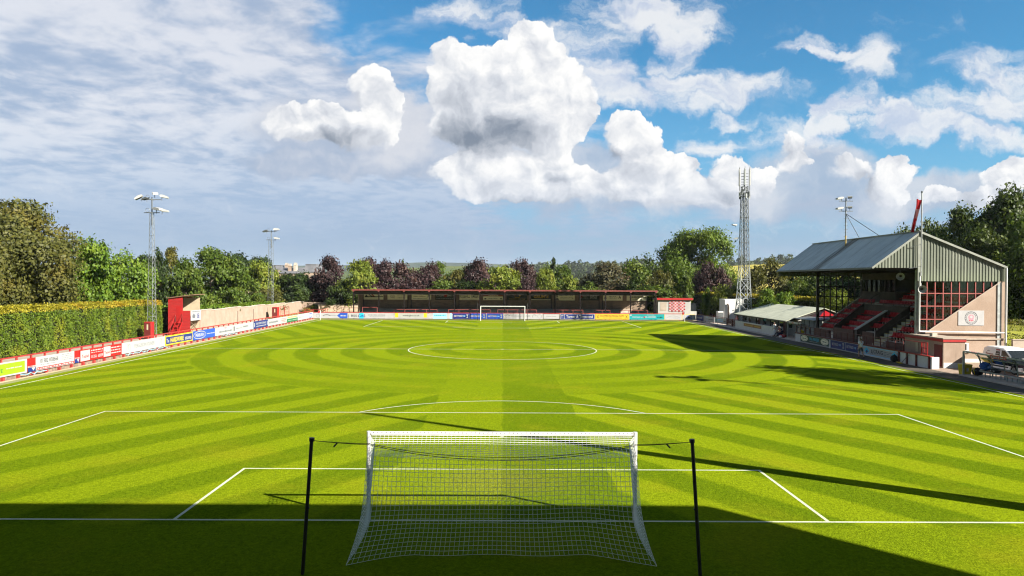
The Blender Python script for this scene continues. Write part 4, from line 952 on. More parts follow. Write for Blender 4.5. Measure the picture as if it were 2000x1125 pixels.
# boards running from the far right corner to the clubhouse
def rb(x0, y0, x1, y1, bg, z0=.12, z1=1.0, **k): return Art((x0, y0), (x1, y1), z0, z1, bg, **k)
def RX(y): return lerp(33.6, 34.75, max(0, min(1, (104 - y) / 12)))
a = rb(31.0, FY, 33.3, FY + .02, 'ad_white'); a.ring(1.2, .45, .5, .36, .1, 'ad_blue').oval(1.2, .4, .25, .15, 'ad_ink'); a.done('white board with a blue round emblem behind the right corner flag', GR_)
a = rb(33.35, 104, RX(101.3), 101.3, 'ad_navy'); a.rect(.3, 2.3, .35, .6, 'ad_white'); a.done('short navy board in the far right corner', GR_)
a = rb(RX(101.3), 101.2, RX(96.5), 96.5, 'ad_white'); a.ring(1.5, .45, .6, .3, .06, 'ad_sky').small(2.2, 4.2, .4, .14, 'ad_ink', 4); a.done('white board with a pale blue ring, second past the far right corner', GR_)
a = rb(RX(96.4), 96.4, RX(91.6), 91.6, 'ad_white'); a.oval(.6, .45, .35, .3, 'ad_teal').rect(1.2, 3.4, .3, .66, 'ad_sky').up_().small(1.3, 3.3, .48, .14, 'ad_white', 4).small(3.7, 4.6, .4, .2, 'ad_ink', 3); a.done('white board with a pale blue panel before the dark red gate', GR_)
rail_fence([(33.7, 104.2, 0), (34.9, 92, 0), (34.75, 91.5, 0)], 1.12, 'dark_red', 'dark red rail above the boards in the far right corner', 'railing', 1)
def red_gate():
    root = thing('field_gate', 'dark red braced gate at the pitch side beside the white clubhouse wall', 'gate', (34.6, 86, 0))
    b = MB()
    for y in (86.0, 88.6, 91.2): b.box(34.62, 34.76, y - .07, y + .07, 0, 1.15, 'dark_red')
    b.build('gate_post', root)
    b = MB()
    for ya, yb in ((86.08, 88.52), (88.68, 91.12)):
        for z in (.15, .6, 1.05): b.bar((34.69, ya, z), (34.69, yb, z), .05, .08, 'dark_red')
        b.bar((34.66, ya, .15), (34.66, yb, 1.05), .04, .07, 'dark_red'); b.bar((34.72, ya, 1.05), (34.72, yb, .15), .04, .07, 'dark_red')
        for i in range(5): b.box(34.70, 34.73, lerp(ya, yb, (i + .5) / 5) - .12, lerp(ya, yb, (i + .5) / 5) + .12, .16, 1.0, 'stand_brown')
    b.build('gate_leaf', root)
red_gate()
# ------------------------------------------------------------------ main grandstand
def corr(b, x0, x1, y, zt, zb, key, pitch=.26, amp=.04):
    n = int((x1 - x0) / pitch * 4); v = []
    for i in range(n + 1):
        x = lerp(x0, x1, i / n); o = (0, amp, amp, 0)[i % 4]; v += [(x, y - o, zb(x)), (x, y - o, zt(x))]
    b.add(v, [(2 * i, 2 * i + 2, 2 * i + 3, 2 * i + 1) for i in range(n)], key)
def weather_roof():
    m, nt, b = newmat('roof_sheet'); p = pos(); x, y, z = sepxyz(p)
    n = noise(p, .5, 5, .6); st = noise(E.vop('MULTIPLY', p, (.25, 3.2, .25)), 1.0, 5, .65); band = step(E.op('ABSOLUTE', y - 51.6 + (noise(p, .7, 3, .6) - .5) * 1.2), 1.35, .5)
    col = mixc(step(n, .3, .7), (.38, .455, .48), (.50, .575, .59)); col = mixc(step(st, .5, .72) * .55, col, (.12, .12, .095)); col = mixc(band * step(st, .30, .55) * .9, col, (.075, .07, .048))
    E.put(b.inputs['Base Color'], col); b.inputs['Roughness'].default_value = .6
    bump(b, E.op('SINE', y * (2 * pi / .26)), .05)
weather_roof()
def gable_sheet():
    m, nt, b = newmat('gable_sheet'); p = pos(); x, y, z = sepxyz(p)
    st = noise(E.vop('MULTIPLY', p, (2.4, 1, .12)), 1.2, 5, .65); n = noise(p, .8, 4, .6)
    col = mixc(step(st, .35, .68), (.062, .075, .054), (.140, .152, .118)); col = mixc(step(n, .5, .75) * .5, col, (.085, .092, .066)); col = mixc(step(z, 8.2, 7.0) * .45, col, (.13, .155, .095))
    E.put(b.inputs['Base Color'], col); b.inputs['Roughness'].default_value = .7
gable_sheet()
paint('pale_metal', (.19, .20, .175), .5, .12, 2., dirt=(.22, .23, .16), dirt_amt=.6)
YN, YF = 40.75, 61.4
def stand():
    root = thing('grandstand', 'main grandstand with a grey sheeted gable roof, red seats and pink roughcast end wall', 'grandstand', (35.3, YN, 0))
    EX, EZ, RXx, RZ, BX, BZ = 31.1, 8.02, 35.2, 11.05, 42.5, 8.1
    def slab(p0, p1, q1, q0, key, t=.07):
        v = [p0, p1, q1, q0] + [(a[0], a[1], a[2] - t) for a in (p0, p1, q1, q0)]
        return v, [(0, 1, 2, 3), (7, 6, 5, 4), (0, 4, 5, 1), (1, 5, 6, 2), (2, 6, 7, 3), (3, 7, 4, 0)]
    b = MB(); v, f = slab((EX, YN - .15, EZ), (EX, YF + .2, EZ), (RXx, YF + .2, RZ), (RXx, YN - .15, RZ), 0); b.add(v, f, 'roof_sheet')
    v, f = slab((RXx, YN - .15, RZ - .003), (RXx, YF + .2, RZ - .003), (BX, YF + .2, BZ), (BX, YN - .15, BZ), 0); b.add(v, f, 'roof_sheet'); rf = b.build('roof', root)
    b = MB(); b.bar((EX - .05, YN - .15, EZ - .10), (EX - .05, YF + .2, EZ - .10), .16, .16, 'steel_dark'); b.build('gutter', rf)
    b = MB(); b.bar((RXx, YN - .2, RZ + .04), (RXx, YF + .25, RZ + .04), .3, .06, 'pale_metal'); b.build('ridge_cap', rf)
    for yy_ in (YN - .22, YF + .22):
        b = MB(); b.bar((EX, yy_, EZ - .08), (RXx, yy_, RZ - .08), .06, .17, 'pale_metal'); b.bar((RXx, yy_, RZ - .08), (BX, yy_, BZ - .08), .06, .17, 'pale_metal'); b.build('barge_board', rf)
    def top(x): return (lerp(EZ, RZ, (x - EX) / (RXx - EX)) if x < RXx else lerp(RZ, BZ, (x - RXx) / (BX - RXx))) - .09
    b = MB(); corr(b, EX + .1, 35.05, YN, top, lambda x: EZ - .05, 'gable_sheet'); corr(b, 35.3, BX - .05, YN - .003, top, lambda x: 6.85, 'gable_sheet'); b.box(35.05, 35.3, YN - .06, YN + .02, 6.85, RZ - .15, 'pale_metal')
    b.build('gable', root); b = MB(); corr(b, EX + .1, BX - .05, YF, top, lambda x: 7.4, 'gable_sheet'); b.build('gable', root)
    b = MB()
    for i in range(6):     # trusses under the roof
        y = YN + .6 + i * (YF - YN - 1.2) / 5
        b.bar((EX + .2, y, EZ - .12), (BX - .1, y, EZ - .12), .1, .16, 'frame_black'); b.bar((EX + .2, y, EZ - .05), (RXx, y, RZ - .3), .1, .12, 'frame_black'); b.bar((RXx, y, RZ - .3), (BX - .1, y, BZ - .15), .1, .12, 'frame_black'); b.bar((RXx, y, EZ), (RXx, y, RZ - .3), .08, .08, 'frame_black')
        b.bar((33.1, y, EZ), (33.6, y, 9.6), .07, .07, 'frame_black')
    b.build('roof_truss', root)
    b = MB(); b.box(BX - .2, BX, YN + .3, YF, 0, BZ - .1, 'stand_dark'); b.build('rear_wall', root)
    b = MB(); b.prism([(35.8, 0), (42.5, 0), (42.5, 6.84), (42.22, 6.84), (36.15, 2.66), (35.8, 2.66)], 'y', YN + .05, YN + .3, 'roughcast'); ew = b.build('end_wall', root)
    b = MB(); b.box(35.8, 42.52, YN - .06, YN + .049, 1.92, 2.04, 'concrete_pale'); b.bar((36.1, YN + .02, 2.70), (42.2, YN + .02, 6.9), .12, .08, 'concrete_pale'); b.build('string_course', ew)
    b = MB(); b.box(38.35, 39.45, YN - .03, YN + .048, .95, 1.62, 'white_paint'); b.box(38.2, 39.6, YN - .1, YN + .046, .82, .949, 'white_paint'); w = b.build('window', ew)
    b = MB(); b.box(38.5, 39.25, YN - .045, YN - .031, 1.02, 1.55, 'glass_dark'); b.build('pane', w)
    b = MB(); b.box(36.95, 37.3, YN - .03, YN + .047, 0, 1.8, 'club_red'); b.build('door', ew)
    b = MB(); b.box(37.3, 42.5, YN - .2, YN + .045, 0, .3, 'white_paint'); b.build('plinth', ew)
    # white waste pipe framing the glazed end, and the rear downpipe
    b = MB(); b.path([(35.12, YN - .2, 7.6), (35.12, YN - .2, 2.62), (42.3, YN - .2, 2.52)], .07, 'white_paint', 6); b.build('drain_pipe', root)
    b = MB(); b.tube((42.45, YN - .2, 0), (42.45, YN - .2, 8.0), .08, 'white_paint', 6); b.box(41.85, 42.2, YN - .02, YN + .04, 1.0, 6.84, 'steel'); b.build('rear_drain_pipe', root)
    # glazing, near end (red) and far end (black)
    b = MB(); g = [(35.2, 2.72), (36.15, 2.72), (42.2, 6.84), (35.2, 6.84)]; b.poly([(x, YN + .15, z) for x, z in g], 'clear_glass'); b.build('end_glazing', root)
    b = MB()
    def dz_(x): return max(2.72, 2.72 + (x - 36.15) * (4.12 / 6.05))
    for i in range(11):
        x = 35.25 + i * .685
        if x < 42.1: b.box(x - .04, x + .04, YN + .08, YN + .14, dz_(x), 6.84, 'salmon')
    for z in (3.62, 4.74, 5.82):
        xe = 36.15 + (z - 2.72) / (4.12 / 6.05); b.box(35.2, xe, YN + .085, YN + .135, z - .04, z + .04, 'salmon')
    b.build('mullions', root)
    b = MB(); b.poly([(35.5, YF - .2, 1.7), (36.2, YF - .2, 1.7), (42.3, YF - .2, 6.1), (42.3, YF - .2, 7.5), (35.5, YF - .2, 7.5)], 'clear_glass'); b.build('far_glazing', root)
    b = MB()
    for i in range(10):
        x = 35.6 + i * .69; b.box(x - .05, x + .05, YF - .3, YF - .21, max(1.7, 1.7 + (x - 36.2) * .72), 7.5, 'frame_black')
    for z in (2.85, 3.95, 5.1, 6.25): b.box(35.5, min(42.3, 36.2 + (z - 1.7) / .72), YF - .29, YF - .22, z - .05, z + .05, 'frame_black')
    b.prism([(35.8, 0), (36.0, 1.55), (42.3, 6.1), (42.3, 0)], 'y', YF - .2, YF - .05, 'roughcast_grey'); b.bar((35.9, YF - .45, 1.75), (41.2, YF - .45, 5.55), .3, .35, 'concrete_pale'); b.build('far_end_frame', root)
    for y in (41.35, 60.75):
        b = MB(); b.box(35.25, 35.5, y - .12, y + .12, 0, EZ - .1, 'steel' if y < 50 else 'frame_black'); b.build('front_column', root)
    # tiers
    b = MB()
    for i in range(9): b.box(35.3 + .8 * i, 42.3, YN + .32, YF - .22, (.0 if i == 0 else 1.35 + .55 * (i - 1) - .02), 1.35 + .55 * i, 'stand_concrete')
    b.build('terrace_step', root)
    b = MB()
    for i in range(8):
        b.box(35.26 + .8 * i, 35.30 + .8 * i + .08, 46.3, 47.8, 1.36 + .55 * i, 1.385 + .55 * i, 'yellow_paint'); b.box(35.66 + .8 * i, 36.1 + .8 * i, 46.3, 47.8, 1.35 + .55 * i, 1.62 + .55 * i, 'concrete'); b.box(35.64 + .8 * i, 35.74 + .8 * i, 46.3, 47.8, 1.621 + .55 * i, 1.64 + .55 * i, 'yellow_paint')
    for i in range(5): b.box(34.3 + .2 * i, 35.28, 46.3, 47.8, .25 * i, .25 * (i + 1), 'concrete'); b.box(34.28 + .2 * i, 34.36 + .2 * i, 46.3, 47.8, .25 * (i + 1) + .003, .25 * (i + 1) + .02, 'yellow_paint')
    b.build('stairway', root)
    # directors' box parapets and dividing wall
    def T(x): return 1.35 + (x - 35.3) * .6875
    b = MB()
    for y in (48.0, 56.5): b.prism([(35.3, .6), (38.5, 2.6), (38.5, T(38.5) + .95), (35.3, T(35.3) + .75)], 'y', y - .07, y + .07, 'stand_dark')
    b.box(38.43, 38.55, 48.07, 56.43, T(38.4) - .3, T(38.4) + .95, 'stand_dark'); b.build('box_parapet', root)
    b = MB(); b.prism([(35.2, .3), (38.2, 2.5), (38.2, T(38.2) + .55), (35.2, T(35.2) + .70)], 'y', 51.35, 51.85, 'stand_dark'); dv = b.build('dividing_wall', root)
    b = MB(); b.bar((35.15, 51.6, T(35.2) + .74), (38.25, 51.6, T(38.2) + .60), .56, .06, 'white_paint'); b.build('coping', dv)
    b = MB()
    for ya, yb, z in ((48.2, 50.2, 1.95), (52.0, 56.4, 1.95), (57.4, 61.0, 1.6), (41.2, 45.9, 1.36)): b.box(35.14, 35.28, ya, yb, 0, z, 'stand_brown')
    b.build('front_panel', root)
    b = MB()
    for ya, yb, x0, n in ((56.62, 56.66, 35.3, 9), (46.2, 46.24, 35.5, 8), (47.9, 47.94, 38.4, 5)):
        b.bar((x0, ya, T(x0) + .95), (35.3 + .8 * n - .4, ya, T(35.3 + .8 * n - .4) + .95), .05, .05, 'frame_black')
        for k in range(n): b.box(x0 + k * .8, x0 + k * .8 + .04, ya - .02, ya + .02, T(x0 + k * .8) - .2, T(x0 + k * .8) + .95, 'frame_black')
    b.bar((38.6, YN + .5, T(38.6) + 1.0), (38.6, YF - .5, T(38.6) + 1.0), .05, .05, 'frame_black')
    for k in range(11): b.box(38.58, 38.62, 41.4 + k * 1.9, 41.44 + k * 1.9, T(38.6) - .1, T(38.6) + 1.0, 'frame_black')
    b.build('hand_rail', root)
    # press box under the roof at the far end
    b = MB(); b.box(40.2, 42.28, 53.6, 60.6, 4.4, 5.75, 'stand_dark'); b.box(40.25, 42.27, 53.65, 60.55, 7.0, 7.7, 'stand_dark')
    for i in range(8): b.box(40.2, 40.3, 53.6 + i * .986, 53.7 + i * .986, 5.75, 7.0, 'frame_black')
    pb_ = b.build('press_box', root)
    b = MB(); b.box(40.32, 40.34, 53.7, 60.5, 5.75, 7.0, 'clear_glass'); b.build('pane', pb_)
    # seats
    sm = MB(); sm.box(-.19, .16, -.22, .22, .40, .45, 'seat_red'); sm.add([(.13, -.22, .43), (.13, .22, .43), (.24, .21, .80), (.24, -.21, .80), (.18, -.22, .43), (.18, .22, .43), (.28, .21, .80), (.28, -.21, .80)], [(0, 3, 2, 1), (4, 5, 6, 7), (0, 1, 5, 4), (2, 3, 7, 6), (1, 2, 6, 5), (0, 4, 7, 3)], 'seat_red'); sm.box(-.02, .10, -.03, .03, 0, .40, 'frame_black')
    places = []
    for i in range(9):
        x = 35.3 + .8 * i + .48; z = 1.35 + .55 * i
        for k in range(39):
            y = 41.5 + k * .5
            if 46.0 < y < 48.05 and i < 8: continue
            if 56.35 < y < 57.2: continue
            if i < 4 and (51.1 < y < 52.1 or y > 61 or (50.1 < y < 51.2 and i == 0) or (48.1 < y < 48.6)): continue
            if i >= 6 and y > 53.4: continue
            if i == 0 and (48.1 < y < 50.2): continue
            places.append((x, y, z, i))
    places.sort(key=lambda q: (q[1] - CAM.y) ** 2 + (q[0]) ** 2 + (0 if q[3] < 5 else 900))
    first = None
    for q in places[:100]:
        if first is None:
            first = sm.build('seat', root); first.location = Vector(q[:3]) - ORG[root.name]
            # mesh was built relative to the stand: shift it back to its own origin
            for v_ in first.data.vertices: v_.co += ORG[root.name]
        else:
            c = first.copy(); COL.objects.link(c); c.parent = root; c.location = Vector(q[:3]) - ORG[root.name]
    b = MB()
    for (x, y, z, i) in places[100:]:
        key = 'seat_white' if (48 < y < 51.2 and i in (2, 3)) else 'seat_red'
        b.add([(px + x, py + y, pz + z) for px, py, pz in sm.v], sm.f[:12], key)
    o = b.build('seat', root); o['kind'] = 'stuff'
    for p0, dr in (((34.55, 42.4, 7.3), (-.5, -.75, -.15)), ((35.2, 40.35, 6.2), (-.35, -.9, -.1))):     # horn loudspeakers
        p0 = Vector(p0); d = Vector(dr).normalized(); b = MB(); b.tube(p0, p0 + d * .35, .10, 'lamp_white', 12, .34, cap=False); b.tube(p0 - d * .25, p0, .12, 'steel_dark', 10); b.disc(p0 + d * .05, .11, d, 'stand_dark'); b.tube(p0 - d * .1, p0 + Vector((.1, .3, .5)), .03, 'steel_dark', 5); b.build('loudspeaker', root)
stand()
# club badge panel on the end wall
a = Art((38.55, YN + .01), (40.75, YN + .01), 3.12, 4.38, 'ad_white', th=.04); a.ring(1.1, .63, .55, .55, .03, 'ad_ink').ring(1.1, .63, .42, .42, .02, 'ad_ink').pg([(.85, .75), (1.0, .92), (1.2, .92), (1.35, .75), (1.28, .45), (1.1, .32), (.92, .45)], 'ad_pink').up_().pg([(.95, .72), (1.1, .86), (1.25, .72), (1.1, .58)], 'ad_white')
for k in range(3): a.oval(.95 + k * .15, .40, .04, .04, 'ad_red')
for k in range(18):
    an = .5 + k * .32; a.rect(1.1 + .485 * cos(an) - .025, 1.1 + .485 * cos(an) + .025, .63 + .485 * sin(an) - .025, .63 + .485 * sin(an) + .025, 'ad_faint')
a.done('white panel with a round club badge on the pink end wall', None)
# roof floodlight on the grandstand
paint('ochre_steel', (.30, .22, .07), .6, .2, 4.)
def roof_light():
    x, y, z = 34.3, 52.0, 10.35
    root = thing('roof_floodlight', 'yellowish pole with four floodlights, stayed on the grandstand roof', 'floodlight', (x, y, z))
    b = MB(); b.tube((x, y, z), (x, y, 11.4), .075, 'ochre_steel', 8); b.tube((x, y, 11.4), (x, y, 15.2), .06, 'lattice_steel', 8)
    for k in range(10): b.bar((x - .2, y, z + .6 + k * .36), (x + .2, y, z + .6 + k * .36), .03, .03, 'steel_dark')
    b.build('pole', root)
    b = MB(); b.tube((x, y, 13.6), (35.2, 51.0, 11.07), .03, 'steel_dark', 5); b.tube((x, y, 13.6), (35.2, 47.2, 11.07), .03, 'steel_dark', 5); b.build('stay', root)
    for zz_ in (13.85, 14.85):
        b = MB(); b.bar((x - .7, y, zz_), (x + .7, y, zz_), .07, .07, 'steel_dark'); b.build('cross_arm', root)
        lamp_head(root, (x - .62, y, zz_ + .28), pi + .1, .12, .72); lamp_head(root, (x + .35, y - .1, zz_ + .38), -2.0, -.05, .72)
roof_light()
def flag():
    x, y = 35.18, YN - .32
    root = thing('flagpole', 'pale pole fixed to the gable peak of the grandstand', 'pole', (x, y, 7))
    b = MB(); b.tube((x, y, 7.3), (x, y, 14.25), .05, 'steel', 8); b.tube((x, y, 14.25), (x, y, 14.4), .08, 'steel_dark', 8); b.bar((x - .9, y + .2, 7.9), (x, y, 8.1), .04, .04, 'steel_dark'); b.bar((x - .9, y + .2, 9.7), (x, y, 9.95), .04, .04, 'steel_dark'); b.build('pole', root)
    b = MB(); n, m_ = 14, 6
    def P(s, t):    # s along the fall of the cloth, t across its folds
        return (x - .48 - .42 * s - .10 * t * s + .05 * sin(t * 9 + s * 5), y - .05 - .16 * sin(t * 8 + s * 3) * (.3 + s), 13.75 - 2.75 * s - .1 * t + .02 * sin(t * 7))
    def keyf(s, t):
        return 'ad_white' if (.30 < s < .60 and .25 < t < .8) or (s > .62 and t > .55 and s < .9) else 'ad_red'
    def Pw(s, t): p = P(s, t); return (p[0] + .42 * t * (1 - s * .15), p[1], p[2])
    for i in range(n):
        for j in range(m_): b.poly([Pw(i / n, j / m_), Pw((i + 1) / n, j / m_), Pw((i + 1) / n, (j + 1) / m_), Pw(i / n, (j + 1) / m_)], keyf((i + .5) / n, (j + .5) / m_))
    tag(b.build('club_flag', loc=(x - .5, y, 12), smooth=True), 'limp red and white flag hanging from the pole on the grandstand gable', 'flag')
flag()
# ------------------------------------------------------------------ front of the grandstand: wall, rails, boards, block
def stand_front():
    root = thing('perimeter_wall', 'dark red capped wall with white panels in front of the grandstand', 'wall', (33.4, 36, 0))
    b = MB(); b.box(33.42, 33.6, 36.05, 62.0, 0, .90, 'white_paint'); b.box(33.42, 34.0, 35.85, 36.04, 0, .92, 'white_paint'); b.build('wall', root)
    b = MB(); b.box(33.36, 33.66, 40.4, 62.0, .90, 1.02, 'dark_red'); b.box(33.36, 33.66, 36.0, 40.395, .90, .98, 'rail_red'); b.build('coping', root)
    for y in (36.15, 37.9, 39.25, 40.45, 46.75, 53.25):
        b = MB(); b.box(33.33, 33.42, y - .09, y + .09, 0, .898, 'dark_red' if y != 46.75 and y != 53.25 else 'white_paint'); b.build('pilaster', root)
    b = MB(); b.bar((33.5, 40.0, 1.8), (33.5, 61.9, 1.8), .05, .05, 'dark_red'); b.bar((33.5, 40.0, 1.42), (33.5, 61.9, 1.42), .035, .035, 'dark_red'); b.build('rail', root)
    for k in range(19):
        b = MB(); y = 40.0 + k * 1.216; b.box(33.47, 33.53, y - .03, y + .03, 1.02, 1.8, 'dark_red'); b.build('rail_post', root)
    b = MB(); b.box(33.62, 35.13, 41.6, 62, 0, .22, 'concrete'); b.build('walkway', root)
stand_front()
def gate2():
    root = thing('turnstile_gate', 'bright red tubular gate by the white end panel of the stand wall', 'gate', (33.5, 36.5, 0))
    b = MB()
    for y in (36.6, 37.4): b.tube((33.5, y, .98), (33.5, y, 2.0), .045, 'club_red', 6)
    for z in (1.15, 1.55, 1.97): b.tube((33.5, 36.6, z), (33.5, 37.4, z), .04, 'club_red', 6)
    for i in range(1, 4): b.tube((33.5, 36.6 + .2 * i, 1.15), (33.5, 36.6 + .2 * i, 1.97), .018, 'club_red', 5)
    b.bar((33.5, 37.4, 1.95), (33.5, 40.0, 1.95), .05, .05, 'rail_red'); b.build('gate_frame', root)
gate2()
def gb(y0, y1, bg, **k): return Art((33.415, y0), (33.415, y1), .10, .86, bg, th=.03, **k)
a = gb(60.6, 53.5, 'ad_dgreen'); L = a.L; a.rect(0, L, -.09, .02, 'ad_white').oval(1.05, .42, .9, .33, 'ad_cream').oval(L - 1.05, .42, .9, .33, 'ad_cream').t('Wm FRASER', L / 2, .48, .32, 'ad_cyan', 2.4, .02).small(2.4, 4.7, .2, .06, 'ad_white', 3).up_().ring(1.05, .42, .7, .26, .03, 'ad_dgreen').ring(L - 1.05, .42, .7, .26, .03, 'ad_dgreen').small(.6, 1.5, .42, .1, 'ad_dgreen', 2).small(L - 1.5, L - .6, .42, .1, 'ad_dgreen', 2); a.done('dark green board with two cream ovals on the stand wall', GR_)
for (ya, yb, w_) in ((53.1, 50.05, 'navy cup board beside the green board with two ovals'), (50.0, 46.95, 'navy cup board behind the walking person')):
    a = gb(ya, yb, 'ad_navy'); a.rect(0, a.L, -.09, 0, 'ad_white').t('BETFRED', .95, .40, .26, 'ad_white', 1.4, .03).t('cup', 1.95, .38, .22, 'ad_sky', .4, .02).pg([(2.45, .66), (2.85, .66), (2.7, .38), (2.82, .12), (2.48, .12), (2.6, .38)], 'ad_white').rect(.3, .6, .24, .27, 'ad_red'); a.done(w_, GR_)
a = gb(46.6, 40.6, 'ad_sky'); L = a.L; a.rect(.05, L - .05, .07, .69, 'ad_white').up_()
for x in (.7, L - .6): a.pg([(x, .06), (x + .5, .38), (x, .70), (x - .5, .38)], 'ad_cyan').up_().pg([(x - .2, .3), (x + .1, .5), (x + .28, .3), (x, .16)], 'ad_navy')
a.t('A', 1.65, .36, .42, 'ad_ink', .36, .01).t('CRAIG', 2.75, .42, .34, 'ad_ink', 1.6, .015).small(3.8, 5.0, .52, .05, 'ad_faint', 2).small(3.8, 5.0, .38, .05, 'ad_faint', 4).small(3.8, 5.0, .24, .05, 'ad_faint', 5); a.done('pale blue edged white board with a blue diamond at each end', GR_)
def block():
    x0, x1, y0, y1 = 34.74, 36.45, 36.55, 42.0
    root = thing('ticket_block', 'small pink roughcast block with a red band at the front corner of the grandstand', 'building', (x0, y0, 0))
    b = MB(); b.box(x0, x1, y0, y1 - 1.35, 0, 2.05, 'roughcast'); b.box(x0 - .001, x0 + .5, y1 - 1.349, y1, 0, 2.05, 'roughcast'); b.build('wall', root)
    b = MB(); b.box(x0 - .06, x1 + .06, y0 - .06, y1 + .0, 2.05, 2.28, 'club_red'); b.box(x0 - .10, x1 + .10, y0 - .10, y1 + .03, 2.281, 2.36, 'concrete_pale'); b.build('roof', root)
    b = MB(); b.box(x0 - .05, x0 - .002, y0 + .15, y0 + 1.15, .1, 1.8, 'dark_red'); b.build('door', root)
    b = MB(); b.box(x0 - .05, x0 - .002, y0 + 3.4, y0 + 3.75, .95, 1.75, 'cream_board'); b.build('notice', root)
    b = MB(); b.box(x0 + .004, x1 + .03, y0 - .04, y0 - .002, 0, .42, 'white_paint'); b.build('plinth', root)
    b = MB(); b.box(x0 + .2, x0 + .6, y0 + 1.8, y0 + 2.2, 2.361, 2.62, 'concrete'); b.build('vent', root)
block()
b = MB(); b.box(42.6, 58, 39.9, 40.1, 0, 1.95, 'concrete_pale'); b.box(42.55, 58, 39.85, 40.15, 1.951, 2.03, 'concrete_pale'); tag(b.build('yard_wall', loc=(48, 40, 0)), 'pale rendered yard wall behind the white van', 'wall')
# ------------------------------------------------------------------ vegetation
import numpy as np
leafmat('leaf_mid', (.030, .060, .007), (.085, .125, .013), (.12, .15, .018))
leafmat('leaf_bright', (.050, .105, .008), (.120, .185, .013), (.16, .21, .02))
leafmat('leaf_lime', (.080, .118, .011), (.165, .198, .022), (.205, .205, .026))
leafmat('leaf_fresh', (.040, .080, .008), (.112, .160, .014), (.14, .175, .018))
leafmat('leaf_dark', (.010, .024, .006), (.036, .060, .010), (.055, .085, .012))
leafmat('leaf_wood', (.018, .038, .007), (.060, .085, .012), (.085, .11, .015))
leafmat('leaf_olive', (.035, .042, .009), (.105, .105, .020), (.15, .125, .022))
leafmat('leaf_rust', (.13, .095, .018), (.24, .17, .03), (.28, .17, .03))
leafmat('leaf_copper', (.014, .008, .010), (.052, .026, .028), (.085, .045, .036), trans=.15)
leafmat('leaf_dusty', (.030, .032, .016), (.100, .090, .040), (.085, .05, .035))
leafmat('leaf_hedge', (.036, .074, .006), (.130, .182, .012), (.185, .205, .015), patch=.5)
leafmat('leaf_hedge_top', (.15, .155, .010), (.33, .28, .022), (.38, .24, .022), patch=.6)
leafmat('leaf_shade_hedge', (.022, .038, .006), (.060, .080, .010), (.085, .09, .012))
leafmat('leaf_far', (.020, .036, .012), (.048, .068, .02), (.065, .085, .025))
paint('bark', (.075, .058, .045), .9, .3, 3., bmp=.03, bscale=8)
def leaves_to_mesh(name, P, N, size, mats, midx=None, seed=0, asp=.6):
    """one four-cornered leaf spray per point"""
    g = np.random.default_rng(seed); n = len(P)
    N = N / (np.linalg.norm(N, axis=1, keepdims=True) + 1e-9)
    A = np.cross(N, g.normal(size=(n, 3))); A /= (np.linalg.norm(A, axis=1, keepdims=True) + 1e-9); B = np.cross(N, A)
    s = size * g.uniform(.55, 1.35, (n, 1)); 
    v = np.empty((n, 4, 3)); bend = N * s * .18
    v[:, 0] = P - A * s - bend; v[:, 1] = P + B * s * asp; v[:, 2] = P + A * s - bend; v[:, 3] = P - B * s * asp
    me = bpy.data.meshes.new(name); me.vertices.add(n * 4); me.vertices.foreach_set('co', v.reshape(-1).astype(np.float32))
    me.loops.add(n * 4); me.loops.foreach_set('vertex_index', np.arange(n * 4, dtype=np.int32)); me.polygons.add(n)
    me.polygons.foreach_set('loop_start', np.arange(0, n * 4, 4, dtype=np.int32)); me.polygons.foreach_set('loop_total', np.full(n, 4, dtype=np.int32))
    for k in mats: me.materials.append(M[k])
    if midx is not None: me.polygons.foreach_set('material_index', midx.astype(np.int32))
    me.update(calc_edges=True); return me
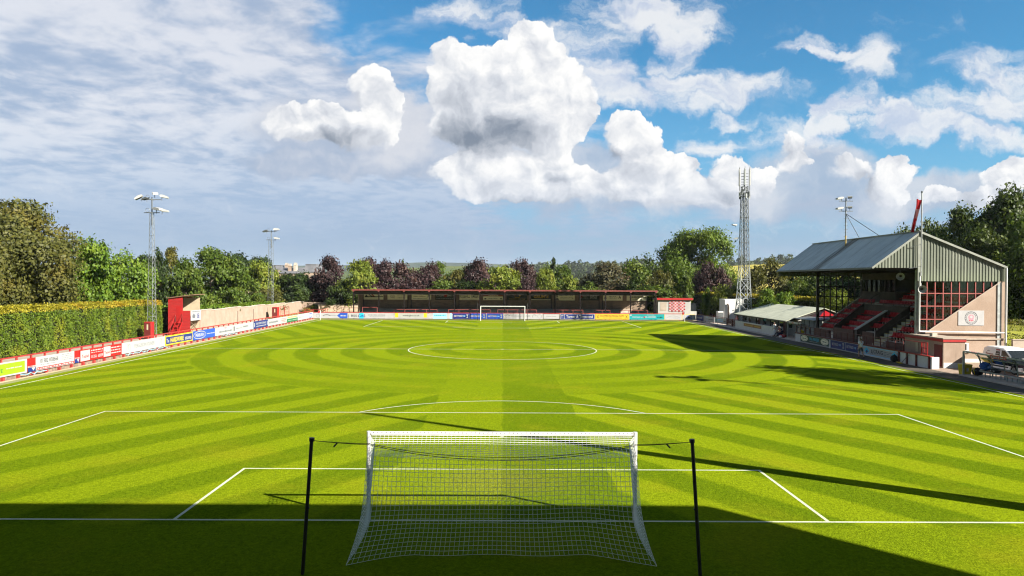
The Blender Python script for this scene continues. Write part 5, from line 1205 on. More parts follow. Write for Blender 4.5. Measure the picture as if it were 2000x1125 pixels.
def crown_points(kind, seed, n):
    """leaf positions and facing for a crown inside a 10 m tall, about 10 m wide space"""
    g = np.random.default_rng(seed)
    if kind == 'round':
        L = []; 
        for i in range(34):
            a = g.uniform(0, 2 * pi); h = g.uniform(.0, 1); z = 1.0 + 8.0 * h; env = 3.9 * max(.12, 1 - abs(2 * h - .92) ** 2.7 / 1.25) ** .5
            r = env * g.uniform(.35, 1.0); rad = g.uniform(1.0, 1.9) * (1 - .25 * h); L.append((r * cos(a), r * sin(a), z, rad))
    elif kind == 'tall':
        L = []
        for i in range(34):
            a = g.uniform(0, 2 * pi); h = g.uniform(0, 1); z = .9 + 8.0 * h; env = 3.7 * max(.08, 1 - abs(1.9 * h - .80) ** 2.6 / 1.35) ** .5 + .2
            r = env * g.uniform(.2, 1.0); rad = g.uniform(.8, 1.5) * (1 - .2 * h); L.append((r * cos(a), r * sin(a), z, rad))
    elif kind == 'conifer':
        L = []
        for i in range(46):
            h = g.uniform(0, 1); a = g.uniform(0, 2 * pi); env = 4.3 * (1 - h) ** .8 + .15; r = env * g.uniform(.55, 1); L.append((r * cos(a), r * sin(a), .6 + 9.1 * h, .4 + .75 * (1 - h)))
        for h in (.80, .86, .92, .97): L.append((0, 0, 10 * h, .35))
    elif kind == 'weeping':
        L = []
        for i in range(34):
            a = g.uniform(0, 2 * pi); h = g.uniform(0, 1); env = 4.6 * (1 - h ** 3) ** .5; r = env * g.uniform(.45, 1.0); L.append((r * cos(a), r * sin(a), 1.2 + 7.8 * h, g.uniform(.8, 1.4)))
    else:   # shrub
        L = []
        for i in range(16):
            a = g.uniform(0, 2 * pi); h = g.uniform(0, 1); r = 4.0 * (1 - h * .7) * g.uniform(.3, 1); L.append((r * cos(a), r * sin(a), 1.5 + 6.6 * h, g.uniform(1.2, 2.1)))
    L = np.array(L); C = L[:, :3]; Rr = L[:, 3]
    w = Rr ** 2; w = w / w.sum()
    nc = max(90, n // 26); idx = g.choice(len(L), nc, p=w)         # clumps sit near the surface of the lobes
    d = g.normal(size=(nc, 3)); d /= np.linalg.norm(d, axis=1, keepdims=True)
    cc = C[idx] + d * (Rr[idx] * g.uniform(.55, 1.08, nc))[:, None]
    # push away clumps buried deep inside the crown
    ax = np.array([0, 0, 4.8]); out = cc - ax; ro = np.linalg.norm(out * np.array([1, 1, .8]), axis=1); keep = ro > np.quantile(ro, .16); cc = cc[keep]; d = d[keep]; nc = len(cc)
    j = g.integers(0, nc, n); sp = g.normal(size=(n, 3)) * (.42 if kind != 'conifer' else .28)
    if kind == 'weeping': sp[:, 2] = -abs(g.normal(size=n)) * .95 + .2; sp[:, :2] *= .75
    if kind == 'conifer': sp[:, 2] -= .15
    P = cc[j] + sp
    N = d[j] * .55 + (P - ax) / 6. * .6 + g.normal(size=(n, 3)) * .55 + np.array([0, 0, .25])
    if kind == 'weeping': N[:, 2] *= .4
    rad = np.hypot(P[:, 0], P[:, 1]); P[:, :2] *= 5.0 / np.quantile(rad, .93); lo_ = .3; hi_ = np.quantile(P[:, 2], .997); P[:, 2] = lo_ + (P[:, 2] - P[:, 2].min()) * (9.9 - lo_) / (hi_ - P[:, 2].min())
    return P, N
_T = {}
def tree_proto(kind, mat, seed, n, size):
    key = (kind, mat, seed, n)
    if key in _T: return _T[key]
    k2 = ('mesh', kind, seed, n)
    if k2 not in _T:
        P, N = crown_points(kind, seed, n); _T[k2] = leaves_to_mesh('crown', P, N, size, [mat], seed=seed)
        me = _T[k2]
    else:
        me = _T[k2].copy(); me.materials.clear(); me.materials.append(M[mat])
    g = random.Random(seed); b = MB(); top = {'conifer': 9.6, 'weeping': 7.5}.get(kind, 7.2); r0 = .26 if kind != 'shrub' else .12
    pts = [Vector((0, 0, 0))]
    for i in range(1, 7): pts.append(Vector((g.uniform(-.12, .12), g.uniform(-.12, .12), top * i / 6)))
    for i in range(6): b.tube(pts[i], pts[i + 1], r0 * (1 - i / 6.3), 'bark', 8, r0 * (1 - (i + 1) / 6.3), cap=False)
    if kind != 'conifer':
        for i in range(9):
            a = g.uniform(0, 2 * pi); s = pts[2].lerp(pts[5], g.random()); e = s + Vector((cos(a) * g.uniform(1.6, 3.0), sin(a) * g.uniform(1.6, 3.0), g.uniform(.8, 2.2))); mid = s.lerp(e, .5) + Vector((0, 0, -.15)); b.tube(s, mid, r0 * .38, 'bark', 6, r0 * .25, cap=False); b.tube(mid, e, r0 * .25, 'bark', 6, .03, cap=False)
    _T[key] = (me, b); return _T[key]
def gz(x, y):
    d = max(0, y - 150); s = max(0, abs(x) - 60)
    return -.05 - 11 * (1 - math.exp(-d / 260.)) - 2.5 * (1 - math.exp(-s / 200.)) * (1 if x < 0 else .2)
_TM = {}
def plant_tree(name, label, cat, kind, mat, x, y, w, h, seed=1, n=9000, size=.30, group=None, z=None):
    z = gz(x, y) if z is None else z
    root = thing(name, label, cat, (x, y, z), group)
    me, b = tree_proto(kind, mat, seed, n, size)
    if id(b) not in _TM: 
        tm = bpy.data.meshes.new('trunk'); tm.from_pydata(b.v, [], b.f); tm.materials.append(M['bark']); _TM[id(b)] = tm
    t = bpy.data.objects.new('trunk', _TM[id(b)]); COL.objects.link(t); t.parent = root
    c = bpy.data.objects.new('crown', me); COL.objects.link(c); c.parent = root
    root.scale = (w / 10., w / 10., h / 10.); root.rotation_euler = (0, 0, rnd.uniform(0, 6.28))
    return root
def T_(u0, u1, vt, d, kind, mat, label, seed=1, n=9000, size=.30, name=None, cat='tree', group=None):
    if 690 < (u0 + u1) / 2 < 1290: d = max(d, 136 + (u1 - u0) / F * d * .62)
    u = (u0 + u1) / 2; y = CAM.y + d; x = (u - PX) / F * d + CAM.x; w = (u1 - u0) / F * d * 1.06; zt = 6.7 + (549 - vt + (u - PX) * .0044) / F * d
    z = gz(x, y); nm = name or {'conifer': 'conifer_tree', 'shrub': 'bush', 'weeping': 'weeping_beech'}.get(kind, 'tree')
    return plant_tree(nm, label, cat if kind != 'shrub' else 'bush', kind, mat, x, y, w, max(1.5, (zt - z) * 1.0), seed, n, size, group)
GT = 'trees behind the left side'; GTF = 'trees behind the covered terrace'; GTR = 'trees behind the right side'
T_(-150, 138, 392, 84, 'weeping', 'leaf_olive', 'huge drooping olive green beech at the far left edge', 3, 60000, .115, group=GT)
T_(-190, 14, 425, 72, 'weeping', 'leaf_olive', 'second drooping tree cut off by the left edge, nearer than the huge one', 5, 30000, .14, group=GT)
T_(112, 232, 468, 92, 'tall', 'leaf_bright', 'bright green bushy tree right of the drooping beech', 7, 14000, .22, group=GT)
T_(196, 300, 494, 96, 'round', 'leaf_bright', 'lower bright green tree behind the hedge', 8, 12000, .22, group=GT)
T_(252, 322, 498, 150, 'round', 'leaf_dark', 'dark round tree seen left of the tall floodlight', 9, 6000, .32, group=GT)
T_(283, 345, 488, 106, 'conifer', 'leaf_dark', 'dark conifer right beside the tall floodlight', 11, 9000, .24, group=GT)
T_(306, 372, 484, 112, 'conifer', 'leaf_olive', 'pointed conifer above the red hut', 12, 9000, .24, group=GT)
T_(330, 405, 508, 108, 'tall', 'leaf_mid', 'mid green tree behind the red hut', 13, 9000, .25, group=GT)
T_(356, 474, 486, 112, 'tall', 'leaf_mid', 'big dense green tree above the near end of the roughcast wall', 14, 16000, .22, group=GT)
T_(425, 505, 494, 205, 'round', 'leaf_dark', 'distant dark tree over the grey house roof', 9, 6000, .32, group=GT)
T_(488, 545, 501, 215, 'round', 'leaf_dark', 'distant dark tree left of the slender floodlight', 15, 6000, .32, group=GT)
T_(470, 545, 512, 140, 'round', 'leaf_lime', 'yellow green round tree left of the slender floodlight', 16, 9000, .27, group=GT)
T_(446, 522, 545, 128, 'round', 'leaf_mid', 'low dark green tree over the roughcast wall', 17, 8000, .28, group=GT)
T_(500, 560, 562, 136, 'shrub', 'leaf_olive', 'olive bush at the foot of the slender floodlight', 18, 6000, .3, group='bushes along the left wall')
T_(432, 470, 575, 118, 'shrub', 'leaf_bright', 'bright bush over the near half of the roughcast wall', 20, 5000, .3, group='bushes along the left wall')
T_(538, 622, 533, 152, 'round', 'leaf_dark', 'broad dark green tree in front of the sandstone building', 19, 11000, .26, group=GT)
T_(600, 628, 552, 152, 'tall', 'leaf_lime', 'thin lime green tree left of the first copper beech', 20, 5000, .34, group=GT)
T_(614, 684, 501, 152, 'tall', 'leaf_copper', 'leftmost dark copper beech, beside the sandstone building', 21, 13000, .25, group=GTF)
T_(670, 738, 509, 144, 'tall', 'leaf_lime', 'yellow green tree between two copper beeches at the left end of the terrace', 22, 12000, .26, group=GTF)
T_(696, 762, 505, 172, 'round', 'leaf_copper', 'copper beech behind the yellow green tree', 23, 8000, .3, group=GTF)
T_(732, 808, 510, 150, 'round', 'leaf_copper', 'broad copper beech over the black board with a red disc', 24, 12000, .26, group=GTF)
T_(780, 800, 508, 190, 'conifer', 'leaf_mid', 'small green conifer tip between two copper beeches', 11, 3000, .4, group=GTF)
T_(800, 866, 514, 152, 'round', 'leaf_copper', 'dark copper beech right of the small conifer tip', 25, 11000, .27, group=GTF)
T_(842, 888, 511, 168, 'round', 'leaf_mid', 'green tree above the cream board with tall capitals', 26, 7000, .3, group=GTF)
T_(868, 924, 527, 154, 'round', 'leaf_olive', 'lower olive green tree left of the goal', 27, 8000, .28, group=GTF)
T_(908, 970, 507, 154, 'tall', 'leaf_copper', 'tall copper beech just left of the pitch centre line', 28, 11000, .27, group=GTF)
T_(944, 1022, 521, 142, 'round', 'leaf_lime', 'lime green tree behind the far goal', 29, 12000, .26, group=GTF)
T_(962, 1015, 514, 185, 'round', 'leaf_copper', 'low copper tree far behind the lime green tree', 25, 5000, .34, group=GTF)
T_(1004, 1052, 506, 166, 'tall', 'leaf_copper', 'narrow copper beech right of the far goal', 30, 9000, .28, group=GTF)
T_(1012, 1072, 545, 136, 'shrub', 'leaf_copper', 'low purple bush above the board with gold capitals', 31, 7000, .28, group=GTF)
T_(1044, 1092, 526, 148, 'round', 'leaf_lime', 'lime green tree right of the narrow copper beech', 32, 8000, .28, group=GTF)
T_(1052, 1112, 514, 180, 'round', 'leaf_mid', 'green tree behind the portrait board', 33, 7000, .3, group=GTF)
T_(1070, 1098, 504, 176, 'conifer', 'leaf_dark', 'dark conifer spike above the right half of the terrace', 12, 4000, .36, group=GTF)
T_(1082, 1126, 521, 168, 'round', 'leaf_mid', 'green tree just right of the conifer spike', 34, 7000, .3, group=GTF)
T_(1092, 1136, 540, 142, 'shrub', 'leaf_lime', 'low lime bush over the black emblem board', 35, 6000, .3, group=GTF)
T_(1128, 1228, 514, 144, 'round', 'leaf_dusty', 'wide dusty brown green tree over the right half of the terrace', 36, 15000, .25, group=GTF)
T_(1216, 1302, 501, 160, 'round', 'leaf_mid', 'large green tree above the right end of the terrace', 37, 12000, .26, group=GTF)
T_(1222, 1262, 535, 138, 'conifer', 'leaf_dark', 'dark green cypress above the cream oval board', 38, 7000, .28, group=GTF)
T_(1264, 1322, 528, 138, 'round', 'leaf_olive', 'olive tree above the white corner hut', 39, 9000, .28, group=GTF)
T_(1304, 1428, 448, 160, 'round', 'leaf_fresh', 'tallest broad green tree, left of the lattice mast', 40, 40000, .17, group=GTR)
T_(1300, 1360, 500, 172, 'round', 'leaf_dark', 'dark green lower side growth left of the tallest tree', 41, 7000, .3, group=GTR)
T_(1362, 1424, 512, 140, 'round', 'leaf_copper', 'round copper beech in front of the tallest tree', 42, 12000, .25, group=GTR)
T_(1322, 1366, 537, 132, 'conifer', 'leaf_mid', 'small green cypress left of the round copper beech', 43, 7000, .28, group=GTR)
T_(1408, 1456, 542, 150, 'round', 'leaf_mid', 'green tree behind the foot of the lattice mast', 44, 6000, .3, group=GTR)
T_(1462, 1546, 507, 126, 'round', 'leaf_olive', 'round olive gold tree right of the lattice mast', 45, 14000, .23, group=GTR)
T_(1530, 1600, 516, 128, 'round', 'leaf_dark', 'dark tree behind the left end of the grandstand roof', 46, 9000, .26, group=GTR)
T_(1575, 1650, 520, 120, 'round', 'leaf_mid', 'green tree seen through the far glazing of the grandstand', 47, 9000, .26, group=GTR)
T_(1640, 1730, 510, 125, 'round', 'leaf_dark', 'dark tree behind the press box of the grandstand', 48, 8000, .28, group=GTR)
T_(1394, 1440, 556, 128, 'shrub', 'leaf_lime', 'lime bush poking above the shaded hedge', 18, 6000, .28, group=GTR)
T_(1372, 1396, 562, 130, 'shrub', 'leaf_bright', 'small bright bush above the shaded hedge', 20, 4000, .34, group=GTR)
T_(1474, 1530, 563, 108, 'shrub', 'leaf_bright', 'bright bush behind the clubhouse ridge', 31, 7000, .27, group=GTR)
T_(1512, 1566, 570, 104, 'shrub', 'leaf_bright', 'lower bright bush right of the clubhouse ridge', 35, 6000, .28, group=GTR)
T_(1596, 1690, 566, 93, 'shrub', 'leaf_lime', 'lime bush seen through the lower far glazing', 31, 9000, .22, group=GTR)
T_(1776, 1860, 432, 112, 'round', 'leaf_wood', 'dark tree just right of the grandstand gable peak', 50, 12000, .25, group=GTR)
T_(1824, 1950, 408, 100, 'round', 'leaf_wood', 'large dark tree above the right slope of the grandstand roof', 51, 20000, .21, group=GTR)
T_(1905, 2060, 372, 92, 'tall', 'leaf_wood', 'tallest dark tree at the right edge', 52, 24000, .19, group=GTR)
T_(1960, 2120, 420, 80, 'round', 'leaf_mid', 'mid green tree at the right edge in front of the tallest dark tree', 53, 18000, .2, group=GTR)
T_(2080, 2260, 380, 95, 'round', 'leaf_wood', 'dark tree beyond the right edge', 51, 20000, .21, group=GTR)
plant_tree('tree', 'broad green tree beside the car yard, right of the pitch', 'tree', 'round', 'leaf_mid', 41.6, 22.0, 8.5, 14.2, 37, 12000, .26, GTR)
plant_tree('tree', 'second green tree beside the car yard, nearer the touchline corner', 'tree', 'round', 'leaf_mid', 46.5, 17.0, 9.0, 12.5, 40, 24000, .2, GTR)
for i, (ua, ub, vt_, d_, k_, w_) in enumerate(((640, 700, 548, 143, 'leaf_dark', 'dark bush at the left end of the terrace under the copper beech'), (690, 770, 552, 146, 'leaf_copper', 'low copper bush over the second bay of the terrace'), (770, 850, 548, 148, 'leaf_copper', 'low copper bush above the black board with a red disc'), (838, 900, 546, 148, 'leaf_mid', 'low green bush above the cream board with tall capitals'), (890, 960, 548, 146, 'leaf_dark', 'low dark bush over the banded cream board'), (1118, 1180, 552, 140, 'leaf_mid', 'low green bush over the board with two letter As'), (1190, 1250, 548, 142, 'leaf_mid', 'low green bush left of the dark cypress'), (1250, 1330, 556, 134, 'leaf_mid', 'low green bush behind the white corner hut'), (1430, 1480, 548, 132, 'leaf_mid', 'low green bush right of the lattice mast'), (1530, 1590, 545, 112, 'leaf_mid', 'mid green bush left of the grandstand column'), (1590, 1690, 545, 108, 'leaf_dark', 'dark bush behind the far glazing of the grandstand'))):
    T_(ua, ub, vt_, d_, 'shrub', k_, w_, 60 + i % 3, 7000, .27, group='bushes filling the tree line')
for (ua, ub, vt_, d_, k_, sd, w_) in ((1740, 1830, 446, 122, 'leaf_wood', 54, 'dark tree behind the grandstand ridge'), (1780, 1900, 452, 96, 'leaf_mid', 55, 'mid green tree filling the gap right of the gable peak'), (1870, 2000, 440, 88, 'leaf_wood', 56, 'dark lower tree beside the grandstand downpipe'), (1950, 2080, 470, 78, 'leaf_mid', 57, 'low green tree above the yard wall at the right edge'), (1900, 1990, 400, 104, 'leaf_mid', 58, 'mid green treetop between the two large dark trees')):
    T_(ua, ub, vt_, d_, 'round', k_, w_, sd, 16000, .21, group=GTR)
# hedges
def hedge(name, label, pts, w, h0, h1, n, size, mats, seed, gold=.10):
    root = thing(name, label, 'hedge', (pts[0][0], pts[0][1], 0)); org = np.array([pts[0][0], pts[0][1], 0])
    g = np.random.default_rng(seed); P = []; N = []; mi = []
    seg = [np.linalg.norm(np.subtract(b_, a_)) for a_, b_ in zip(pts, pts[1:])]; tot = sum(seg); core = MB()
    for (a_, b_), s in zip(zip(pts, pts[1:]), seg):
        a_ = np.array(a_); b_ = np.array(b_); d = (b_ - a_) / s; nn = np.array([d[1], -d[0]]); k = int(n * s / tot)
        ta = sum(seg[:[i for i, q in enumerate(seg) if q == s][0]]) / tot; tb = ta + s / tot
        t = g.uniform(0, 1, k); hh = h0 + (h1 - h0) * (ta + (tb - ta) * t); f = g.uniform(0, 1, k)
        side = np.where(f < .46, 1, np.where(f < .66, -1, 0)); z = g.uniform(0.05, 1, k) * hh; off = np.where(side != 0, side * (w / 2 + g.normal(size=k) * .055), g.uniform(-.5, .5, k) * w)
        wav = .10 * np.sin(t * s * 1.7) + .08 * np.sin(t * s * .63 + 2) + .06 * np.sin(t * s * 4.1 + z * 2)
        z = np.where(side == 0, hh + g.normal(size=k) * .07 + wav * .6 + np.abs(g.normal(size=k)) * .10, z + wav * .2)
        off = off + np.where(side != 0, side * wav, 0)
        xy = a_ + (b_ - a_) * t[:, None] + nn * off[:, None]; P.append(np.c_[xy, z])
        base = np.where((side != 0)[:, None], np.c_[nn[0] * side, nn[1] * side, np.full(k, .35)], np.array([0, 0, 1.])); N.append(base + g.normal(size=(k, 3)) * .55)
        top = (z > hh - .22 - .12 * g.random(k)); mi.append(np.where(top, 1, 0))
        c = (w / 2 - .22); q = [a_ + nn * c, b_ + nn * c, b_ - nn * c, a_ - nn * c]
        core.add([(*p, 0) for p in q] + [(*p, (h0 + (h1 - h0) * (ta if i in (0, 3) else tb)) - .25) for i, p in enumerate(q)], [(0, 1, 5, 4), (1, 2, 6, 5), (2, 3, 7, 6), (3, 0, 4, 7), (4, 5, 6, 7)], 'hedge_core')
    P = np.concatenate(P) - org; N = np.concatenate(N); mi = np.concatenate(mi)
    o = bpy.data.objects.new('foliage', leaves_to_mesh('foliage', P, N, size, mats, mi, seed, .62)); COL.objects.link(o); o.parent = root
    core.build('branches', root)
    return root
paint('hedge_core', (.018, .022, .008), .95, .3, 2.)
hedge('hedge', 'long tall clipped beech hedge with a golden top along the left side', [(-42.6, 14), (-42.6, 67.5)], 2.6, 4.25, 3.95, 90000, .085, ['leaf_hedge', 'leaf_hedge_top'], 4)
hedge('hedge', 'low green hedge growing along the top of the roughcast wall', [(-42.3, 70.0), (-42.3, 118)], 1.2, 2.95, 2.45, 16000, .16, ['leaf_mid', 'leaf_bright'], 6)
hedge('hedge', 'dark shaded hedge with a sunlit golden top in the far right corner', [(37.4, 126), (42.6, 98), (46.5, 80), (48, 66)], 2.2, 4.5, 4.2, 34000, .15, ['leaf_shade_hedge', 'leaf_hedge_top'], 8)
T_(600, 634, 594, 146, 'shrub', 'leaf_lime', 'lime bush at the end of the grass bank by the stone wall', 31, 3500, .34, group='bushes in the far left corner')
T_(592, 616, 600, 140, 'shrub', 'leaf_rust', 'rusty brown bush at the end of the roughcast wall', 20, 3000, .36, group='bushes in the far left corner')
# tall dry grass on the bank beyond the yard
def bank():
    b = MB(); xs = [40, 46, 52, 60, 70, 85]; ys = [43.5, 46, 50, 56, 64]
    v = [(x, y, .02 + min(1, (y - 43.5) / 9) * 2.6 + .25 * sin(x * .9 + y * .7)) for y in ys for x in xs]; n = len(xs)
    b.add(v, [(j * n + i, j * n + i + 1, (j + 1) * n + i + 1, (j + 1) * n + i) for j in range(len(ys) - 1) for i in range(n - 1)], 'verge_grass'); structure(b.build('bank'))
    g = np.random.default_rng(5); k = 24000; x = g.uniform(42, 80, k); y = g.uniform(43.5, 62, k); z = .02 + np.minimum(1, (y - 43.5) / 9) * 2.6 + .25 * np.sin(x * .9 + y * .7) + .2
    o = bpy.data.objects.new('long_grass', leaves_to_mesh('long_grass', np.c_[x, y, z], np.c_[g.normal(size=k), -1 + g.normal(size=k) * .5, g.normal(size=k) * .25], .13, ['leaf_olive', 'leaf_lime'], (g.random(k) > .7).astype(int), 5, .25)); COL.objects.link(o); structure(o, None, 'stuff')
bank()
# ------------------------------------------------------------------ distant hills, woods and fields
def hillmat(key, a, b_, sc):
    m, nt, b = newmat(key); p = pos(); n = noise(E.vop('MULTIPLY', p, (1, 1, 2)), sc, 5, .65)
    E.put(b.inputs['Base Color'], mixc(step(n, .35, .65), a, b_)); b.inputs['Roughness'].default_value = .95; b.inputs['Specular IOR Level'].default_value = 0
hillmat('hill_wood', (.012, .026, .012), (.034, .052, .018), .02); hillmat('hill_far', (.010, .024, .016), (.030, .050, .022), .004); hillmat('field_gold', (.26, .24, .045), (.33, .28, .07), .03); hillmat('field_green', (.035, .06, .014), (.08, .10, .02), .006)
def hill(name, d, prof, depth, key, jag=0., seed=1, label=None, base=-40):
    """a ridge at its own distance: crest heights from the skyline, rounded front and back slopes"""
    r = random.Random(seed); b = MB(); pts = []
    (u0, _), (u1, _) = prof[0], prof[-1]; n = 90
    for i in range(n + 1):
        u = lerp(u0, u1, i / n)
        for (a, va), (c, vc) in zip(prof, prof[1:]):
            if a <= u <= c: v = lerp(va, vc, .5 - .5 * cos(pi * (u - a) / (c - a)))
        x = (u - PX) / F * d; z = 6.7 + (549 - v + (u - PX) * .0044) / F * d + r.uniform(-jag, jag)
        pts.append((x, z))
    rows = [(-1, 0.), (-.6, .45), (-.25, .88), (0, 1.), (.4, .8), (1, 0.)]; v = []
    for (o, k) in rows:
        for x, z in pts: v.append((x, CAM.y + d + o * depth, base + (z - base) * k))
    m = n + 1; b.add(v, [(j * m + i, j * m + i + 1, (j + 1) * m + i + 1, (j + 1) * m + i) for j in range(len(rows) - 1) for i in range(n)], key)
    return structure(b.build(name, smooth=True), label), pts
hill('hills', 4200, [(-700, 524), (-200, 522), (300, 523), (640, 519), (740, 516), (830, 513), (930, 514), (1010, 517), (1080, 516), (1200, 514), (1350, 520), (1700, 524), (2300, 518), (2900, 524)], 700, 'hill_far', 2, 2)
hill('hills', 2100, [(560, 545), (700, 529), (800, 523), (905, 520), (1000, 524), (1120, 523), (1240, 522), (1340, 524), (1500, 533)], 300, 'field_green', 1, 5)
def far_wood(name, d, prof, n, size, tall, seed, spread):
    g = np.random.default_rng(seed); us = np.array([p[0] for p in prof], float); vs = np.array([p[1] for p in prof], float)
    k = n // 40; u = g.uniform(us[0], us[-1], k); vt = np.interp(u, us, vs); dd = d + g.uniform(-spread, spread, k)
    x = (u - PX) / F * dd; z = 6.7 + (549 - vt + (u - PX) * .0044) / F * dd - g.random(k) ** .8 * tall * 2.0 - tall * .3 * g.random(k)
    j = g.integers(0, k, n); r_ = tall * .42; dv = g.normal(size=(n, 3)); dv /= np.linalg.norm(dv, axis=1, keepdims=True)
    P = np.c_[x[j], CAM.y + dd[j], z[j]] + dv * r_ * g.uniform(.6, 1.05, (n, 1)) * np.array([.8, .8, 1]); 
    o = bpy.data.objects.new(name, leaves_to_mesh(name, P, dv + g.normal(size=(n, 3)) * .4, size, ['leaf_far'], None, seed)); COL.objects.link(o); structure(o, None, 'stuff')
PR1 = [(1040, 516), (1090, 513), (1160, 511), (1230, 509), (1300, 511), (1345, 514)]
PR2 = [(1395, 511), (1440, 506), (1480, 501), (1530, 500), (1580, 505), (1650, 512), (1800, 512)]
hill('hills', 1450, [(980, 545), (1040, 522), (1160, 519), (1300, 518), (1400, 517), (1480, 509), (1560, 507), (1700, 514), (1900, 516), (2100, 540)], 180, 'hill_wood', 1, 7)
far_wood('far_wood', 1330, PR1, 16000, 2.6, 17, 3, 90)
far_wood('far_wood', 1150, PR2, 16000, 2.4, 17, 4, 80)
far_wood('far_wood', 900, [(1090, 534), (1130, 530), (1180, 533), (1230, 537)], 5000, 2.0, 12, 9, 40)
hill('hills', 760, [(1230, 552), (1290, 536), (1340, 528), (1410, 521), (1470, 517), (1560, 516), (1700, 522), (1900, 545)], 150, 'field_gold', .2, 9)
# ------------------------------------------------------------------ houses beyond the left wall
brick('sandstone', (.30, .22, .17), (.36, .27, .21), (.26, .20, .16), bw=.8, rh=.4)
def slate(key):
    m, nt, b = newmat(key); p = pos(); x, y, z = sepxyz(p); n = noise(p, .7, 4, .6); row = step(E.op('FRACT', z * 3.2), .1, 0)
    E.put(b.inputs['Base Color'], mixc(row * .4, mixc(step(n, .3, .7), (.085, .088, .10), (.14, .14, .155)), (.04, .04, .05))); b.inputs['Roughness'].default_value = .6
slate('slate')
def house(u0, u1, ve, vr, d, label, mans=False, chim=(), wins=4, dep=9., gable=False):
    y = CAM.y + d; k = d / F; x0 = (u0 - PX) * k; x1 = (u1 - PX) * k; ze = 6.7 + (548 - ve) * k; zr = 6.7 + (548 - vr) * k; zb = gz((x0 + x1) / 2, y) - .5
    root = thing('house', label, 'building', ((x0 + x1) / 2, y, zb))
    b = MB(); b.box(x0, x1, y, y + dep, zb, ze, 'sandstone'); b.build('wall', root)
    b = MB()
    if mans:
        i = min(1.0, (x1 - x0) * .12); v = [(x0 - .2, y - .2, ze), (x1 + .2, y - .2, ze), (x1 + .2, y + dep + .2, ze), (x0 - .2, y + dep + .2, ze), (x0 + i, y + 1, zr), (x1 - i, y + 1, zr), (x1 - i, y + dep - 1, zr), (x0 + i, y + dep - 1, zr)]
        b.add(v, [(0, 1, 5, 4), (1, 2, 6, 5), (2, 3, 7, 6), (3, 0, 4, 7), (4, 5, 6, 7)], 'slate'); b.box(x0 + i - .1, x1 - i + .1, y + .9, y + dep - .9, zr + .003, zr + .25, 'slate')
    else:
        ym = y + dep / 2; v = [(x0 - .2, y - .3, ze), (x1 + .2, y - .3, ze), (x1 + .2, y + dep + .3, ze), (x0 - .2, y + dep + .3, ze), (x0 - .2, ym, zr), (x1 + .2, ym, zr)]
        b.add(v, [(0, 1, 5, 4), (2, 3, 4, 5), (0, 4, 3), (1, 2, 5)], 'slate')
    rf = b.build('roof', root)
    for cu, cv, key in chim:
        b = MB(); cx = (cu - PX) * k; zt = 6.7 + (548 - cv) * k; b.box(cx - .5, cx + .5, y + 1.6, y + 2.8, ze + .1, zt, key); b.box(cx - .58, cx + .58, y + 1.52, y + 2.88, zt + .003, zt + .25, key)
        for o in (-.4, 0, .4): b.tube((cx + o, y + 2.2, zt + .25), (cx + o, y + 2.2, zt + .9), .16, 'concrete', 8)
        b.build('chimney', root)
    for j in range(wins):
        for z in (ze - 2.6, ze - 6.0):
            if z < zb + 1: continue
            x = lerp(x0, x1, (j + .5) / wins); b = MB(); b.box(x - .65, x + .65, y - .08, y - .003, z, z + 1.8, 'concrete_pale'); w = b.build('window', root); b = MB(); b.box(x - .5, x + .5, y - .11, y - .081, z + .12, z + 1.68, 'glass_dark'); b.build('pane', w)
house(548, 598, 535, 523, 238, 'sandstone terrace with slate roof and pale chimney beyond the dark green tree', False, ((566, 521, 'sandstone'), (577, 519, 'concrete')), 4)
house(596, 622, 533, 518, 226, 'sandstone corner building with a slate mansard roof beside the first copper beech', True, (), 2, 10)
house(520, 556, 528, 520, 262, 'long low grey building right of the slender floodlight', True, ((560, 519, 'sandstone'),), 5, 10)
house(446, 474, 538, 527, 176, 'grey slate house roof with one chimney among the left trees', False, ((457, 527, 'sandstone'),), 2, 7)
